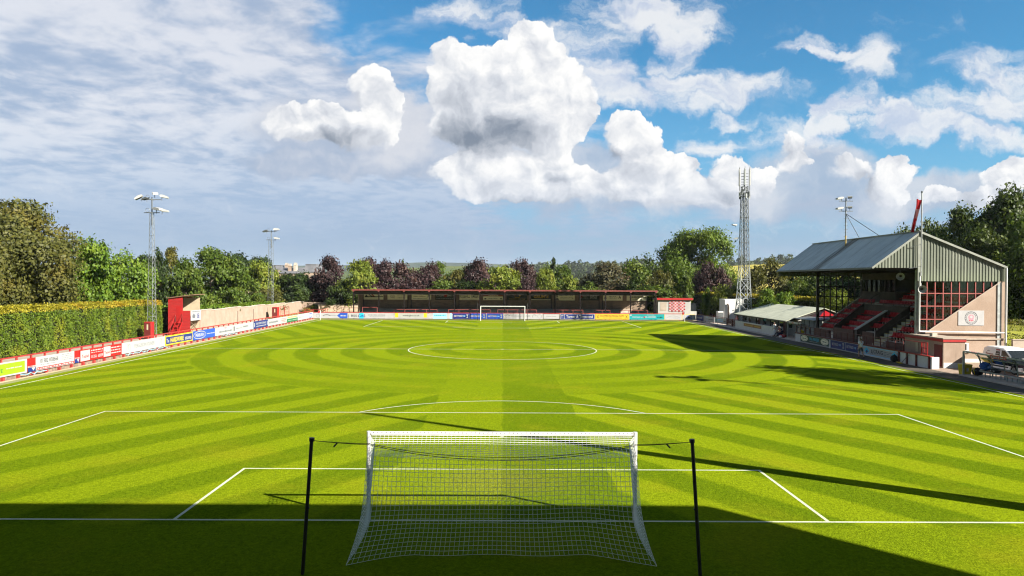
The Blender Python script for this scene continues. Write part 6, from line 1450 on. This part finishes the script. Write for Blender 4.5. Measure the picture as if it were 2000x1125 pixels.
# ------------------------------------------------------------------ dugouts, van, gear, corner flags
def dugout(x, y0, y1, h, label, n, rw=1.35, red=False):
    root = thing('dugout', label, 'shelter', (x, y0, 0))
    b = MB(); b.box(x - .25, x + rw + .25, y0 - .15, y1 + .15, 0, .09, 'concrete'); b.build('base_slab', root)
    arc = [(x, h), (x + .25, h + .02), (x + .55, h - .03), (x + .85, h - .16), (x + 1.08, h - .40), (x + 1.22, h - .75), (x + 1.28, .1)]
    for k in range(n + 1):
        y = lerp(y0, y1, k / n); b = MB()
        for p, q in zip(arc, arc[1:]): b.bar((p[0], y, p[1]), (q[0], y, q[1]), .06, .06, 'steel', up=(0, 1, 0))
        if k in (0, n): b.box(x - .05, x + .05, y - .05, y + .05, .09, h, 'steel')
        b.build('frame_rib', root)
    b = MB(); b.bar((x, y0, h), (x, y1, h), .08, .10, 'steel'); b.bar((x + 1.27, y0, .72), (x + 1.27, y1, .72), .05, .12, 'steel'); b.bar((x + 1.12, y0, h - .45), (x + 1.12, y1, h - .45), .05, .06, 'steel'); b.build('frame_rail', root)
    b = MB(); m_ = 8; v = []
    for p in arc[:6]: v += [(p[0], y0, p[1] + .035), (p[0], y1, p[1] + .035)]
    b.add(v, [(2 * i, 2 * i + 2, 2 * i + 3, 2 * i + 1) for i in range(5)], 'perspex')
    for y in (y0, y1): b.poly([(x + .06, y, .35)] + [(p[0], y, p[1]) for p in arc[:6]] + [(x + 1.26, y, .35)], 'perspex')
    b.build('perspex_cover', root)
    b = MB(); b.box(x + .55, x + .98, y0 + .35, y1 - .2, .46, .51, 'dark_red'); b.box(x + .53, x + .549, y0 + .35, y1 - .2, .43, .52, 'steel')
    k = max(2, int((y1 - y0) / 1.25))
    for i in range(k + 1):
        y = lerp(y0 + .5, y1 - .4, i / k)
        for xx in (.58, .92): b.box(x + xx - .025, x + xx + .025, y - .025, y + .025, .09, .46, 'steel')
    b.build('bench', root); return root
# near dugout: its near end runs out of the right edge of the picture
dugout(33.35, 24.4, 31.9, 1.76, 'grey framed clear dugout with a red bench at the right edge', 6)
a = Art((33.29, 29.0), (33.29, 27.4), 1.60, 1.80, 'ad_red', th=.03); a.small(.1, 1.5, .1, .09, 'ad_white', 3); a.done('narrow red strip sign on the front rail of the near dugout', GR_)
dugout(34.25, 62.7, 66.4, 1.95, 'grey dugout in front of the clubhouse gable', 3)
a = Art((34.19, 65.9), (34.19, 63.2), 1.82, 2.02, 'ad_white', th=.03); a.rect(.9, 1.5, .03, .17, 'ad_red'); a.done('white strip sign with a red mark on the clubhouse dugout', GR_)
def wheel(root, x, y, r=.31, s=-1):
    w = thing_part('wheel', root, (x, y, r)); b = MB(); n = 20
    def rg(rad, xo): return [(x + xo, y + cos(2 * pi * i / n) * rad, r + sin(2 * pi * i / n) * rad) for i in range(n)]
    b.add(rg(r * .66, s * .10) + rg(r * .92, s * .11) + rg(r, s * .06) + rg(r, -s * .08), [(k * n + i, k * n + (i + 1) % n, (k + 1) * n + (i + 1) % n, (k + 1) * n + i) for k in range(3) for i in range(n)], 'rubber'); b.build('tyre', w)
    b = MB(); b.disc((x + s * .085, y, r), r * .66, (s, 0, 0), 'steel', 20)
    for k in range(5):
        an = k * 2 * pi / 5; b.obox((x + s * .10, y + cos(an) * r * .36, r + sin(an) * r * .36), (.012, 0, 0), (0, cos(an) * r * .28, sin(an) * r * .28), (0, -sin(an) * .04, cos(an) * .04), 'pale_metal')
    b.build('rim', w)
def thing_part(name, parent, loc):
    o = bpy.data.objects.new(name, None); COL.objects.link(o); o.parent = parent; ORG[o.name] = ORG[parent.name]; return o
paint('van_white', (.82, .82, .83), .25, .03, 1., spec=.6)
def van():
    X0, YR = 37.45, 36.1; W = 1.82        # near side at X0, rear at YR, nose towards the camera
    root = thing('van', 'white small panel van with red and black lettering parked behind the dugout', 'van', (X0 + W / 2, YR - 2.2, 0))
    pr = [(0, .28), (0, .95), (.06, 1.45), (.20, 1.78), (.45, 1.86), (1.2, 1.88), (2.35, 1.84), (2.62, 1.74), (3.38, 1.16), (3.55, 1.10), (4.12, .98), (4.32, .82), (4.38, .45), (4.34, .26)]
    # wheel arches cut into the sill line
    sill = [(3.92, .26)] + [(3.55 + .37 * cos(t), .30 + .37 * sin(t)) for t in [pi * i / 8 for i in range(0, 9)]] + [(1.12, .24)] + [(.78 + .37 * cos(t), .30 + .37 * sin(t)) for t in [pi * i / 8 for i in range(0, 9)]]
    out = pr + sill; n = len(out)
    def sl(x, inset): 
        v = []
        for (a, z) in out:
            dz = max(0, z - 1.0) * .06 + 0; yy_ = YR - a; sh = inset
            zc = z - (inset * .55 if z > 1.5 else 0); ac = a + (inset * .5 if a < .1 else (-inset * .6 if a > 4.2 else 0)); v.append((x, YR - ac, zc))
        return v
    secs = [(X0 + .10, .16), (X0 + .03, .05), (X0, 0.)]
    # side skin leans in above the waist
    def lean(x, side, z): return x + side * max(0, z - .95) * .11
    prof = []
    for t, ins in ((0, .12), (.05, .03), (.14, 0), (.5, -.02), (.86, 0), (.95, .03), (1, .12)):
        sec = []
        for p in sl(0, ins):
            z = p[2]; hw_ = W / 2 - max(0, z - .95) * .12; sec.append((X0 + W / 2 + (t * 2 - 1) * hw_, p[1], z))
        prof.append(sec)
    b = MB(); v = [p for s in prof for p in s]; f = []
    for k in range(len(prof) - 1):
        for i in range(n): f.append((k * n + i, k * n + (i + 1) % n, (k + 1) * n + (i + 1) % n, (k + 1) * n + i))
    f += [tuple(range(n))[::-1], tuple(range((len(prof) - 1) * n, len(prof) * n))]
    b.add(v, f, 'van_white'); b.build('body', root)
    def S(a, z, o=.008): return (X0 + max(0, z - .95) * .12 - o, YR - a, z)
    b = MB(); b.poly([S(2.18, 1.12), S(2.16, 1.66), S(2.52, 1.66), S(3.16, 1.16)], 'glass_dark'); b.build('side_window', root)
    b = MB(); hw_ = W / 2 - .1; cx = X0 + W / 2
    b.poly([(cx - hw_ + .06, YR - 2.70, 1.70), (cx + hw_ - .06, YR - 2.70, 1.70), (cx + hw_ + .02, YR - 3.42, 1.185), (cx - hw_ - .02, YR - 3.42, 1.185)], 'glass_dark'); b.build('windscreen', root)
    b = MB(); b.poly([S(.9, .42, .012), S(3.0, .42, .012), S(3.0, .52, .012), S(.9, .52, .012)], 'rubber'); b.build('side_moulding', root)
    b = MB()
    for a_ in (2.06, 3.12): b.poly([S(a_, .36), S(a_, 1.1 if a_ > 3 else 1.7), S(a_ + .015, 1.1 if a_ > 3 else 1.7), S(a_ + .015, .36)], 'steel_dark')
    b.poly([S(1.35, .95), S(2.0, .95), S(2.0, .965), S(1.35, .965)], 'steel_dark'); b.box(X0 - .02, X0 - .004, YR - 2.32, YR - 2.2, .98, 1.02, 'steel_dark'); b.build('door_seam', root)
    b = MB(); b.bbox(X0 - .20, X0 - .0, YR - 3.12, YR - 2.98, 1.08, 1.26, 'rubber', .03); b.build('mirror', root)
    for s, xx in ((-1, X0 + .16), (1, X0 + W - .16)):
        b = MB(); b.poly([(xx - .14, YR - 4.27, .80), (xx + .14, YR - 4.27, .80), (xx + .12, YR - 4.10, 1.0), (xx - .12, YR - 3.98, 1.03)], 'lamp_white'); b.build('headlight', root)
    b = MB(); b.box(X0 + .1, X0 + W - .1, YR - 4.41, YR - 4.385, .36, .6, 'rubber'); b.build('grille', root)
    for y in (.78, 3.55): wheel(root, X0 + .10, YR - y); wheel(root, X0 + W - .10, YR - y, s=1)
    b = MB(); ax = (0, -1, 0); up = (.119, 0, 1)
    b.text('Focus', S(.85, 1.28, .013), ax, up, .24, 'ad_red', .85, .02, slant=.2); b.text('the', S(.72, 1.52, .013), ax, up, .10, 'ad_faint', .3, 0, slant=.3)
    for (a0, a1, z0, z1, key) in ((1.55, 2.0, 1.62, 1.72, 'ad_red'), (1.55, 2.0, 1.24, 1.56, 'ad_black'), (1.62, 1.92, 1.12, 1.2, 'ad_red'), (1.3, 1.75, .78, .81, 'ad_red'), (1.35, 1.8, .70, .73, 'ad_pink')): b.poly([S(a0, z0, .012), S(a1, z0, .012), S(a1, z1, .012), S(a0, z1, .012)], key)
    b.poly([S(1.6, .98, .012), S(1.78, .86, .012), S(1.96, .98, .012), S(1.78, 1.04, .012)], 'ad_black'); b.poly([S(1.62, 1.32, .015), S(1.95, 1.38, .015), S(1.95, 1.45, .015), S(1.62, 1.4, .015)], 'ad_white'); b.build('lettering', root)
van()
# gear by the dugouts
def bin_():
    x, y = 33.75, 32.35
    root = thing('grit_bin', 'yellow tapered plastic bin with a white notice at the end of the dugout', 'bin', (x, y, 0))
    b = MB(); v = []
    for z, s in ((.0, .26), (.72, .33)): v += [(x - s, y - s, z), (x + s, y - s, z), (x + s, y + s, z), (x - s, y + s, z)]
    b.add(v, [(3, 2, 1, 0), (0, 1, 5, 4), (1, 2, 6, 5), (2, 3, 7, 6), (3, 0, 4, 7), (4, 5, 6, 7)], 'bin_yellow'); b.build('body', root)
    b = MB(); b.bbox(x - .36, x + .36, y - .36, y + .36, .725, .80, 'bin_yellow', .04); b.build('lid', root)
    b = MB(); b.poly([(x - .10, y - .325, .30), (x + .06, y - .325, .30), (x + .06, y - .332, .55), (x - .10, y - .332, .55)], 'ad_white'); b.build('notice', root)
paint('bin_yellow', (.50, .38, .012), .5, .15, 4., dirt=(.25, .2, .02), dirt_amt=.5)
bin_()
def lump(name, x, y, z, sx, sy, sz, key, label, cat, seed, extra=None, group=None):
    """soft bag or heap of cloth: a pulled-about rounded box"""
    r = random.Random(seed); b = MB(); nu, nv = 12, 7; v = []
    for j in range(nv + 1):
        t = j / nv
        for i in range(nu):
            a = 2 * pi * i / nu; k = (1 - abs(2 * t - 1) ** 3) ** .5 * (1 + r.uniform(-.12, .12)); c = cos(a); s = sin(a); q = 1 / max(abs(c), abs(s)) ** .45
            v.append((x + c * q * sx * k, y + s * q * sy * k, z + sz * t * (1 + .1 * sin(a * 2 + seed))))
    f = [(j * nu + i, j * nu + (i + 1) % nu, (j + 1) * nu + (i + 1) % nu, (j + 1) * nu + i) for j in range(nv) for i in range(nu)] + [tuple(range(nv * nu, nv * nu + nu))]
    b.add(v, f, key)
    if extra: extra(b)
    return tag(b.build(name, loc=(x, y, z), smooth=True), label, cat, group)
paint('cloth_blue', (.015, .065, .22), .9, .25, 6.); paint('cloth_black', (.014, .014, .016), .8, .2, 6.); paint('cloth_navy', (.014, .018, .05), .9, .25, 6.); paint('cloth_red', (.34, .02, .025), .9, .2, 6.); paint('cloth_white', (.74, .72, .74), .9, .12, 6.); paint('cloth_yellow', (.62, .45, .02), .9, .15, 6.); paint('cloth_grey', (.06, .065, .085), .9, .15, 6.)
lump('kit_bag', 33.95, 31.25, .09, .32, .28, .55, 'cloth_black', 'black kit bag with a yellow strap between the yellow bin and the blue jacket', 'bag', 3, lambda b: b.path([(33.66, 31.1, .2), (33.63, 31.2, .5), (33.8, 31.3, .66)], .03, 'cloth_yellow', 5))
lump('team_jacket', 34.05, 30.6, .51, .26, .42, .62, 'cloth_blue', 'blue quilted jacket heaped on the end of the dugout bench', 'jacket', 5, lambda b: b.box(33.78, 33.80, 30.4, 30.75, .56, .63, 'ad_white'))
lump('sports_bag', 34.08, 29.6, .51, .2, .5, .26, 'cloth_black', 'black sports bag with white flashes lying on the dugout bench', 'bag', 8, lambda b: b.add([(33.86, 29.35, .6), (33.86, 29.5, .6), (33.87, 29.42, .72), (33.86, 29.7, .6), (33.86, 29.85, .6), (33.87, 29.78, .7)], [(0, 1, 2), (3, 4, 5)], 'ad_white'))
lump('bib_heap', 34.95, 63.9, .51, .25, .3, .62, 'cloth_yellow', 'heap of yellow bibs on the clubhouse dugout bench', 'bibs', 11)
for i, (x, y, s, k, w_) in enumerate(((34.0, 66.9, .26, 'cloth_red', 'dark red kit bag nearest the clubhouse dugout'), (33.85, 67.35, .24, 'cloth_red', 'dark red kit bag beside the person in navy'), (33.65, 67.0, .18, 'cloth_white', 'small white bag in front of the red kit bags'))):
    lump('kit_bag', x, y, 0, s, s * 1.3, s * 1.5, k, w_, 'bag', 20 + i, None, 'bags by the clubhouse dugout')
lump('kit_bag', 33.15, 40.75, 0, .26, .34, .62, 'cloth_black', 'black bag leaning on the stand wall below the board with blue diamonds', 'bag', 31)
b = MB(); b.tube((33.1, 39.5, .08), (33.3, 38.95, .78), .025, 'steel_dark', 6); b.obox((33.05, 39.75, .06), (.16, 0, 0), (0, .24, .03), (0, 0, .015), 'yellow_paint'); b.box(33.2, 33.4, 38.9, 39.0, .76, .80, 'steel_dark'); tag(b.build('shovel', loc=(33.1, 39.5, 0)), 'shovel with a yellow blade leaning on the white panels', 'shovel')
def corner_flag(x, y, label):
    root = thing('corner_flag', label, 'corner flag', (x, y, 0), 'corner flags')
    b = MB(); b.tube((x, y, 0), (x, y, 1.6), .05, 'white_metal', 8); b.build('pole', root)
    b = MB(); v = []
    for i in range(6):
        t = i / 5; v += [(x - .05 - .40 * t, y + .05 * sin(t * 6), 1.60 - .05 * t), (x - .05 - .32 * t, y + .05 * sin(t * 6 + .5), 1.24 - .12 * t)]
    b.add(v, [(2 * i, 2 * i + 1, 2 * i + 3, 2 * i + 2) for i in range(5)], 'ad_red'); b.build('flag', root)
corner_flag(-HW, PL, 'white corner pole with a small red flag in the far left corner'); corner_flag(HW, PL, 'white corner pole with a small red flag in the far right corner')
def gazebo():
    x, y = 38.7, 66.4
    root = thing('gazebo', 'small red topped gazebo behind the far end of the grandstand', 'tent', (x, y, 0))
    b = MB(); v = [(x - 1.5, y - 1.5, 2.35), (x + 1.5, y - 1.5, 2.35), (x + 1.5, y + 1.5, 2.35), (x - 1.5, y + 1.5, 2.35), (x, y, 3.35)]; b.add(v, [(0, 1, 4), (1, 2, 4), (2, 3, 4), (3, 0, 4)], 'ad_red'); b.build('canopy', root)
    b = MB(); b.box(x - 1.5, x + 1.5, y - 1.52, y - 1.50, 2.1, 2.35, 'ad_white'); b.box(x - 1.52, x - 1.50, y - 1.5, y + 1.5, 2.1, 2.35, 'ad_white'); b.build('valance', root)
    for dx_, dy_ in ((-1.45, -1.45), (1.45, -1.45), (1.45, 1.45), (-1.45, 1.45)):
        b = MB(); b.tube((x + dx_, y + dy_, 0), (x + dx_, y + dy_, 2.35), .03, 'white_metal', 6); b.build('leg', root)
gazebo()
b = MB(); b.box(34.02, 34.35, 66.7, 69.5, .40, .45, 'timber')
for y in (66.9, 68.1, 69.3): b.box(34.06, 34.31, y - .03, y + .03, 0, .40, 'steel_dark')
tag(b.build('bench', loc=(34.2, 68, 0)), 'low timber bench under the seated people by the white wall', 'bench')
# grandstand-side low link roof between clubhouse and stand
b = MB(); b.add([(35.6, 62.2, 2.35), (39.2, 62.2, 2.75), (39.2, 68.0, 2.75), (35.6, 68.0, 2.35), (35.6, 62.2, 2.27), (39.2, 62.2, 2.67), (39.2, 68.0, 2.67), (35.6, 68.0, 2.27)], [(0, 1, 2, 3), (7, 6, 5, 4), (0, 4, 5, 1), (1, 5, 6, 2), (2, 6, 7, 3), (3, 7, 4, 0)], 'steel_dark')
b.box(36.4, 36.6, 62.3, 67.6, 0, 2.3, 'white_render')
for i in range(4): b.box(36.36, 36.39, 62.6 + i * 1.3, 62.7 + i * 1.3, 0, 2.2, 'frame_black')
tag(b.build('lean_to', loc=(37, 65, 0)), 'dark roofed white lean-to between the clubhouse and the grandstand', 'building')
# ------------------------------------------------------------------ people
paint('skin', (.42, .24, .17), .6, .06, 8.); paint('hair_brown', (.05, .028, .016), .7, .2, 9.); paint('shoe', (.05, .05, .055), .6, .2, 8.)
def skinned(joints, edges, radii, key, root_joint, sub=1):
    names = list(joints); me = bpy.data.meshes.new('body'); me.from_pydata([joints[k] for k in names], [(names.index(a), names.index(b_)) for a, b_ in edges], [])
    o = bpy.data.objects.new('body', me); COL.objects.link(o); o.modifiers.new('skin', 'SKIN'); s = o.modifiers.new('sub', 'SUBSURF'); s.levels = sub; s.render_levels = sub
    sv = me.skin_vertices[0].data
    for i, k in enumerate(names):
        r = radii[k]; sv[i].radius = r if isinstance(r, tuple) else (r, r); sv[i].use_root = (k == root_joint)
    dg = bpy.context.evaluated_depsgraph_get(); dg.update(); m2 = bpy.data.meshes.new_from_object(o.evaluated_get(dg))
    V = [tuple(v.co) for v in m2.vertices]; Fs = [tuple(p.vertices) for p in m2.polygons]
    bpy.data.objects.remove(o); bpy.data.meshes.remove(me); bpy.data.meshes.remove(m2); return V, Fs
def person(label, base, yaw, J, shirt, shorts, hair='hair_brown', long_legs=None, group=None):
    """J: joint positions for a 1.75 m figure, x right, y forward, z up"""
    root = thing('person', label, 'person', base, group)
    c, s = cos(yaw), sin(yaw)
    def Wd(p): return (base[0] + p[0] * c - p[1] * s, base[1] + p[0] * s + p[1] * c, base[2] + p[2])
    J = {k: Vector(v) for k, v in J.items()}
    R_ = dict(pelvis=(.14, .11), waist=(.125, .095), chest=(.155, .11), neck=.055, head_low=(.068, .08), head=(.078, .098), head_top=(.06, .075), sho_l=.062, elb_l=.042, wri_l=.03, palm_l=(.038, .02), sho_r=.062, elb_r=.042, wri_r=.03, palm_r=(.038, .02), hip_l=.09, kne_l=.06, ank_l=.042, toe_l=(.04, .03), hip_r=.09, kne_r=.06, ank_r=.042, toe_r=(.04, .03))
    Ed = [('pelvis', 'waist'), ('waist', 'chest'), ('chest', 'neck'), ('neck', 'head_low'), ('head_low', 'head'), ('head', 'head_top')]
    for q in ('l', 'r'): Ed += [('chest', 'sho_' + q), ('sho_' + q, 'elb_' + q), ('elb_' + q, 'wri_' + q), ('wri_' + q, 'palm_' + q), ('pelvis', 'hip_' + q), ('hip_' + q, 'kne_' + q), ('kne_' + q, 'ank_' + q), ('ank_' + q, 'toe_' + q)]
    V, Fs = skinned(J, Ed, R_, 'skin', 'pelvis'); b = MB(); b.add([Wd(p) for p in V], Fs, 'skin')
    up = (J['head_top'] - J['head_low']).normalized(); fw = Vector((0, 1, 0)); fw = (fw - up * fw.dot(up)).normalized(); sd = fw.cross(up)
    hc = J['head']
    b.tube(Wd(hc + fw * .085 - up * .01), Wd(hc + fw * .118 - up * .035), .010, 'skin', 6, .016)
    for e in (-1, 1):
        b.tube(Wd(hc + sd * e * .035 + fw * .085 + up * .012), Wd(hc + sd * e * .035 + fw * .098 + up * .012), .011, 'cloth_black', 6); b.tube(Wd(hc + sd * e * .075 - up * .01), Wd(hc + sd * e * .092 - up * .005), .022, 'skin', 6)
    b.tube(Wd(hc + sd * .025 + fw * .09 - up * .062), Wd(hc - sd * .025 + fw * .09 - up * .062), .007, 'cloth_red', 5)
    for q, e in (('l', -1), ('r', 1)):
        d = (J['palm_' + q] - J['wri_' + q]).normalized(); wv_ = d.cross(Vector((0, 1, 0))); wv_ = wv_.normalized() if wv_.length > .1 else Vector((1, 0, 0)); nv_ = d.cross(wv_)
        for k, (o, L) in enumerate(((-.028, .062), (-.010, .074), (.009, .070), (.026, .054))):
            p0 = J['palm_' + q] + wv_ * o + d * .02; p1 = p0 + d * L * .6 + nv_ * .006; p2 = p1 + d * L * .4 + nv_ * .022; b.tube(Wd(p0), Wd(p1), .0095, 'skin', 6, .0085); b.tube(Wd(p1), Wd(p2), .0085, 'skin', 6, .0065)
        p0 = J['palm_' + q] - wv_ * .034 - d * .02; p1 = p0 - wv_ * .02 + d * .03 + nv_ * .012; b.tube(Wd(p0), Wd(p1), .011, 'skin', 6, .009); b.tube(Wd(p1), Wd(p1 + d * .028 + nv_ * .01), .009, 'skin', 6, .007)
    b.build('body', root, smooth=True)
    def cloth(name, sel, Es, rad, key, rootj):
        V, Fs = skinned({k: J[k] if isinstance(k, str) and k in J else None for k in sel} if not isinstance(sel, dict) else sel, Es, rad, key, rootj); b = MB(); b.add([Wd(p) for p in V], Fs, key); b.build(name, root, smooth=True)
    def mid(a, b_, t): return J[a].lerp(J[b_], t)
    sel = dict(hem=J['pelvis'] + Vector((0, 0, -.02)), waist=J['waist'], chest=J['chest'], collar=mid('chest', 'neck', .6), sl=J['sho_l'], cl=mid('sho_l', 'elb_l', .7), sr=J['sho_r'], cr=mid('sho_r', 'elb_r', .7))
    cloth('shirt', sel, [('hem', 'waist'), ('waist', 'chest'), ('chest', 'collar'), ('chest', 'sl'), ('sl', 'cl'), ('chest', 'sr'), ('sr', 'cr')], dict(hem=(.165, .135), waist=(.15, .12), chest=(.178, .135), collar=.075, sl=.08, cl=.066, sr=.08, cr=.066), shirt, 'hem')
    tl = .98 if long_legs else .82; e2 = 'ank_' if long_legs else 'kne_'
    sel = dict(w=J['pelvis'] + Vector((0, 0, .03)), p=J['pelvis'] + Vector((0, 0, -.04)), hl=J['hip_l'], kl=mid('hip_l', 'kne_l', .5 if not long_legs else 1), el=mid('hip_l', 'kne_l', .9) if not long_legs else mid('kne_l', 'ank_l', .95), hr=J['hip_r'], kr=mid('hip_r', 'kne_r', .5 if not long_legs else 1), er=mid('hip_r', 'kne_r', .9) if not long_legs else mid('kne_r', 'ank_r', .95))
    cloth('shorts' if not long_legs else 'trousers', sel, [('w', 'p'), ('p', 'hl'), ('hl', 'kl'), ('kl', 'el'), ('p', 'hr'), ('hr', 'kr'), ('kr', 'er')], dict(w=(.155, .125), p=(.155, .13), hl=.108, kl=.098 if not long_legs else .075, el=.092 if not long_legs else .058, hr=.108, kr=.098 if not long_legs else .075, er=.092 if not long_legs else .058), shorts, 'p')
    b = MB(); n = 12; v = []
    for j in range(5):
        t = j / 4 * 1.45; 
        for i in range(n):
            a = 2 * pi * i / n; f_ = cos(a); rr_ = cos(t) if t < pi / 2 else 0; dn = .10 if f_ < .3 else .0
            v.append(Wd(hc + up * (.015 + .115 * sin(t) - dn * (1 - sin(t))) + fw * (f_ * .108 * rr_ - .008) + sd * (sin(a) * .092 * rr_)))
    b.add(v, [(j * n + i, j * n + (i + 1) % n, (j + 1) * n + (i + 1) % n, (j + 1) * n + i) for j in range(4) for i in range(n)] + [tuple(range(4 * n, 5 * n))], hair); b.build('hair', root, smooth=True)
    for q in ('l', 'r'):
        b = MB(); p = J['ank_' + q]; t = J['toe_' + q]; d = (t - p); b.tube(Wd(p + Vector((0, 0, -.03)) - d * .15), Wd(t + d * .25), .052, 'shoe', 8, .042); b.build('shoe', root, smooth=True)
WALK = dict(pelvis=(0, 0, .93), waist=(0, .01, 1.08), chest=(0, .02, 1.32), neck=(0, .03, 1.49), head_low=(0, .05, 1.56), head=(0, .06, 1.645), head_top=(0, .055, 1.72), sho_l=(-.19, .02, 1.41), elb_l=(-.25, -.10, 1.14), wri_l=(-.25, .02, .92), palm_l=(-.245, .06, .84), sho_r=(.19, .02, 1.41), elb_r=(.24, .10, 1.15), wri_r=(.20, .30, 1.04), palm_r=(.18, .38, 1.02), hip_l=(-.09, 0, .88), kne_l=(-.10, .16, .50), ank_l=(-.10, .12, .09), toe_l=(-.11, .26, .05), hip_r=(.09, 0, .88), kne_r=(.10, -.06, .49), ank_r=(.10, -.30, .13), toe_r=(.10, -.20, .05))
def sit(lean=0., spread=.12, reach=.3):
    s = lean
    return dict(pelvis=(0, 0, .55), waist=(0, .04 + s * .2, .70), chest=(0, .10 + s * .6, .93), neck=(0, .14 + s, 1.09), head_low=(0, .18 + s * 1.1, 1.15), head=(0, .20 + s * 1.15, 1.235), head_top=(0, .20 + s * 1.15, 1.31), sho_l=(-.19, .11 + s * .7, 1.01), elb_l=(-.25, .22 + s * .6, .78), wri_l=(-.14, .36 + s * .4, .68), palm_l=(-.11, .43 + s * .4, .66), sho_r=(.19, .11 + s * .7, 1.01), elb_r=(.25, .22 + s * .6, .78), wri_r=(.15, .38 + s * .4, .68), palm_r=(.12, .45 + s * .4, .66), hip_l=(-.10, .05, .53), kne_l=(-.10 - spread, .46, .52), ank_l=(-.09 - spread, .46 + reach * .3, .09), toe_l=(-.09 - spread, .60 + reach * .3, .05), hip_r=(.10, .05, .53), kne_r=(.10 + spread, .46, .52), ank_r=(.09 + spread, .44 + reach, .09), toe_r=(.10 + spread, .58 + reach, .05))
STAND = dict(WALK); STAND.update(wri_r=(.26, .06, .92), palm_r=(.26, .09, .84), elb_r=(.25, -.02, 1.14), kne_l=(-.10, .02, .50), ank_l=(-.11, -.02, .09), toe_l=(-.13, .12, .05), kne_r=(.11, .05, .50), ank_r=(.13, .02, .09), toe_r=(.16, .16, .05))
person('person in white top and dark shorts walking along the touchline past the stand boards', (31.95, 44.0, 0), .15, WALK, 'cloth_white', 'cloth_grey')
GPp = 'people resting by the white wall'
person('person in pale clothes standing at the end of the low white wall', (33.75, 69.15, 0), 1.9, STAND, 'cloth_white', 'cloth_white', long_legs=True, group=GPp)
person('person in red top and navy trousers sitting on the bench by the white wall', (34.18, 68.35, -.03), 1.65, sit(.05), 'cloth_red', 'cloth_navy', long_legs=True, group=GPp)
person('person in navy clothes sitting bent forward on the bench', (34.18, 67.6, -.03), 1.45, sit(.16), 'cloth_navy', 'cloth_navy', long_legs=True, group=GPp)
# ------------------------------------------------------------------ air
def air():
    b = MB(); b.box(-9200, 9200, -420, 12200, -20, 122, 'haze_air')
    m = bpy.data.materials.new('haze_air'); m.use_nodes = True; nt = m.node_tree; nt.nodes.remove(nt.nodes['Principled BSDF'])
    v = nt.nodes.new('ShaderNodeVolumePrincipled'); v.inputs['Color'].default_value = (.80, .88, 1, 1); v.inputs['Density'].default_value = HAZE; v.inputs['Anisotropy'].default_value = .0
    nt.links.new(v.outputs[0], nt.nodes['Material Output'].inputs['Volume']); M['haze_air'] = m
    o = b.build('haze'); o['kind'] = 'stuff'
HAZE = .00006
air()
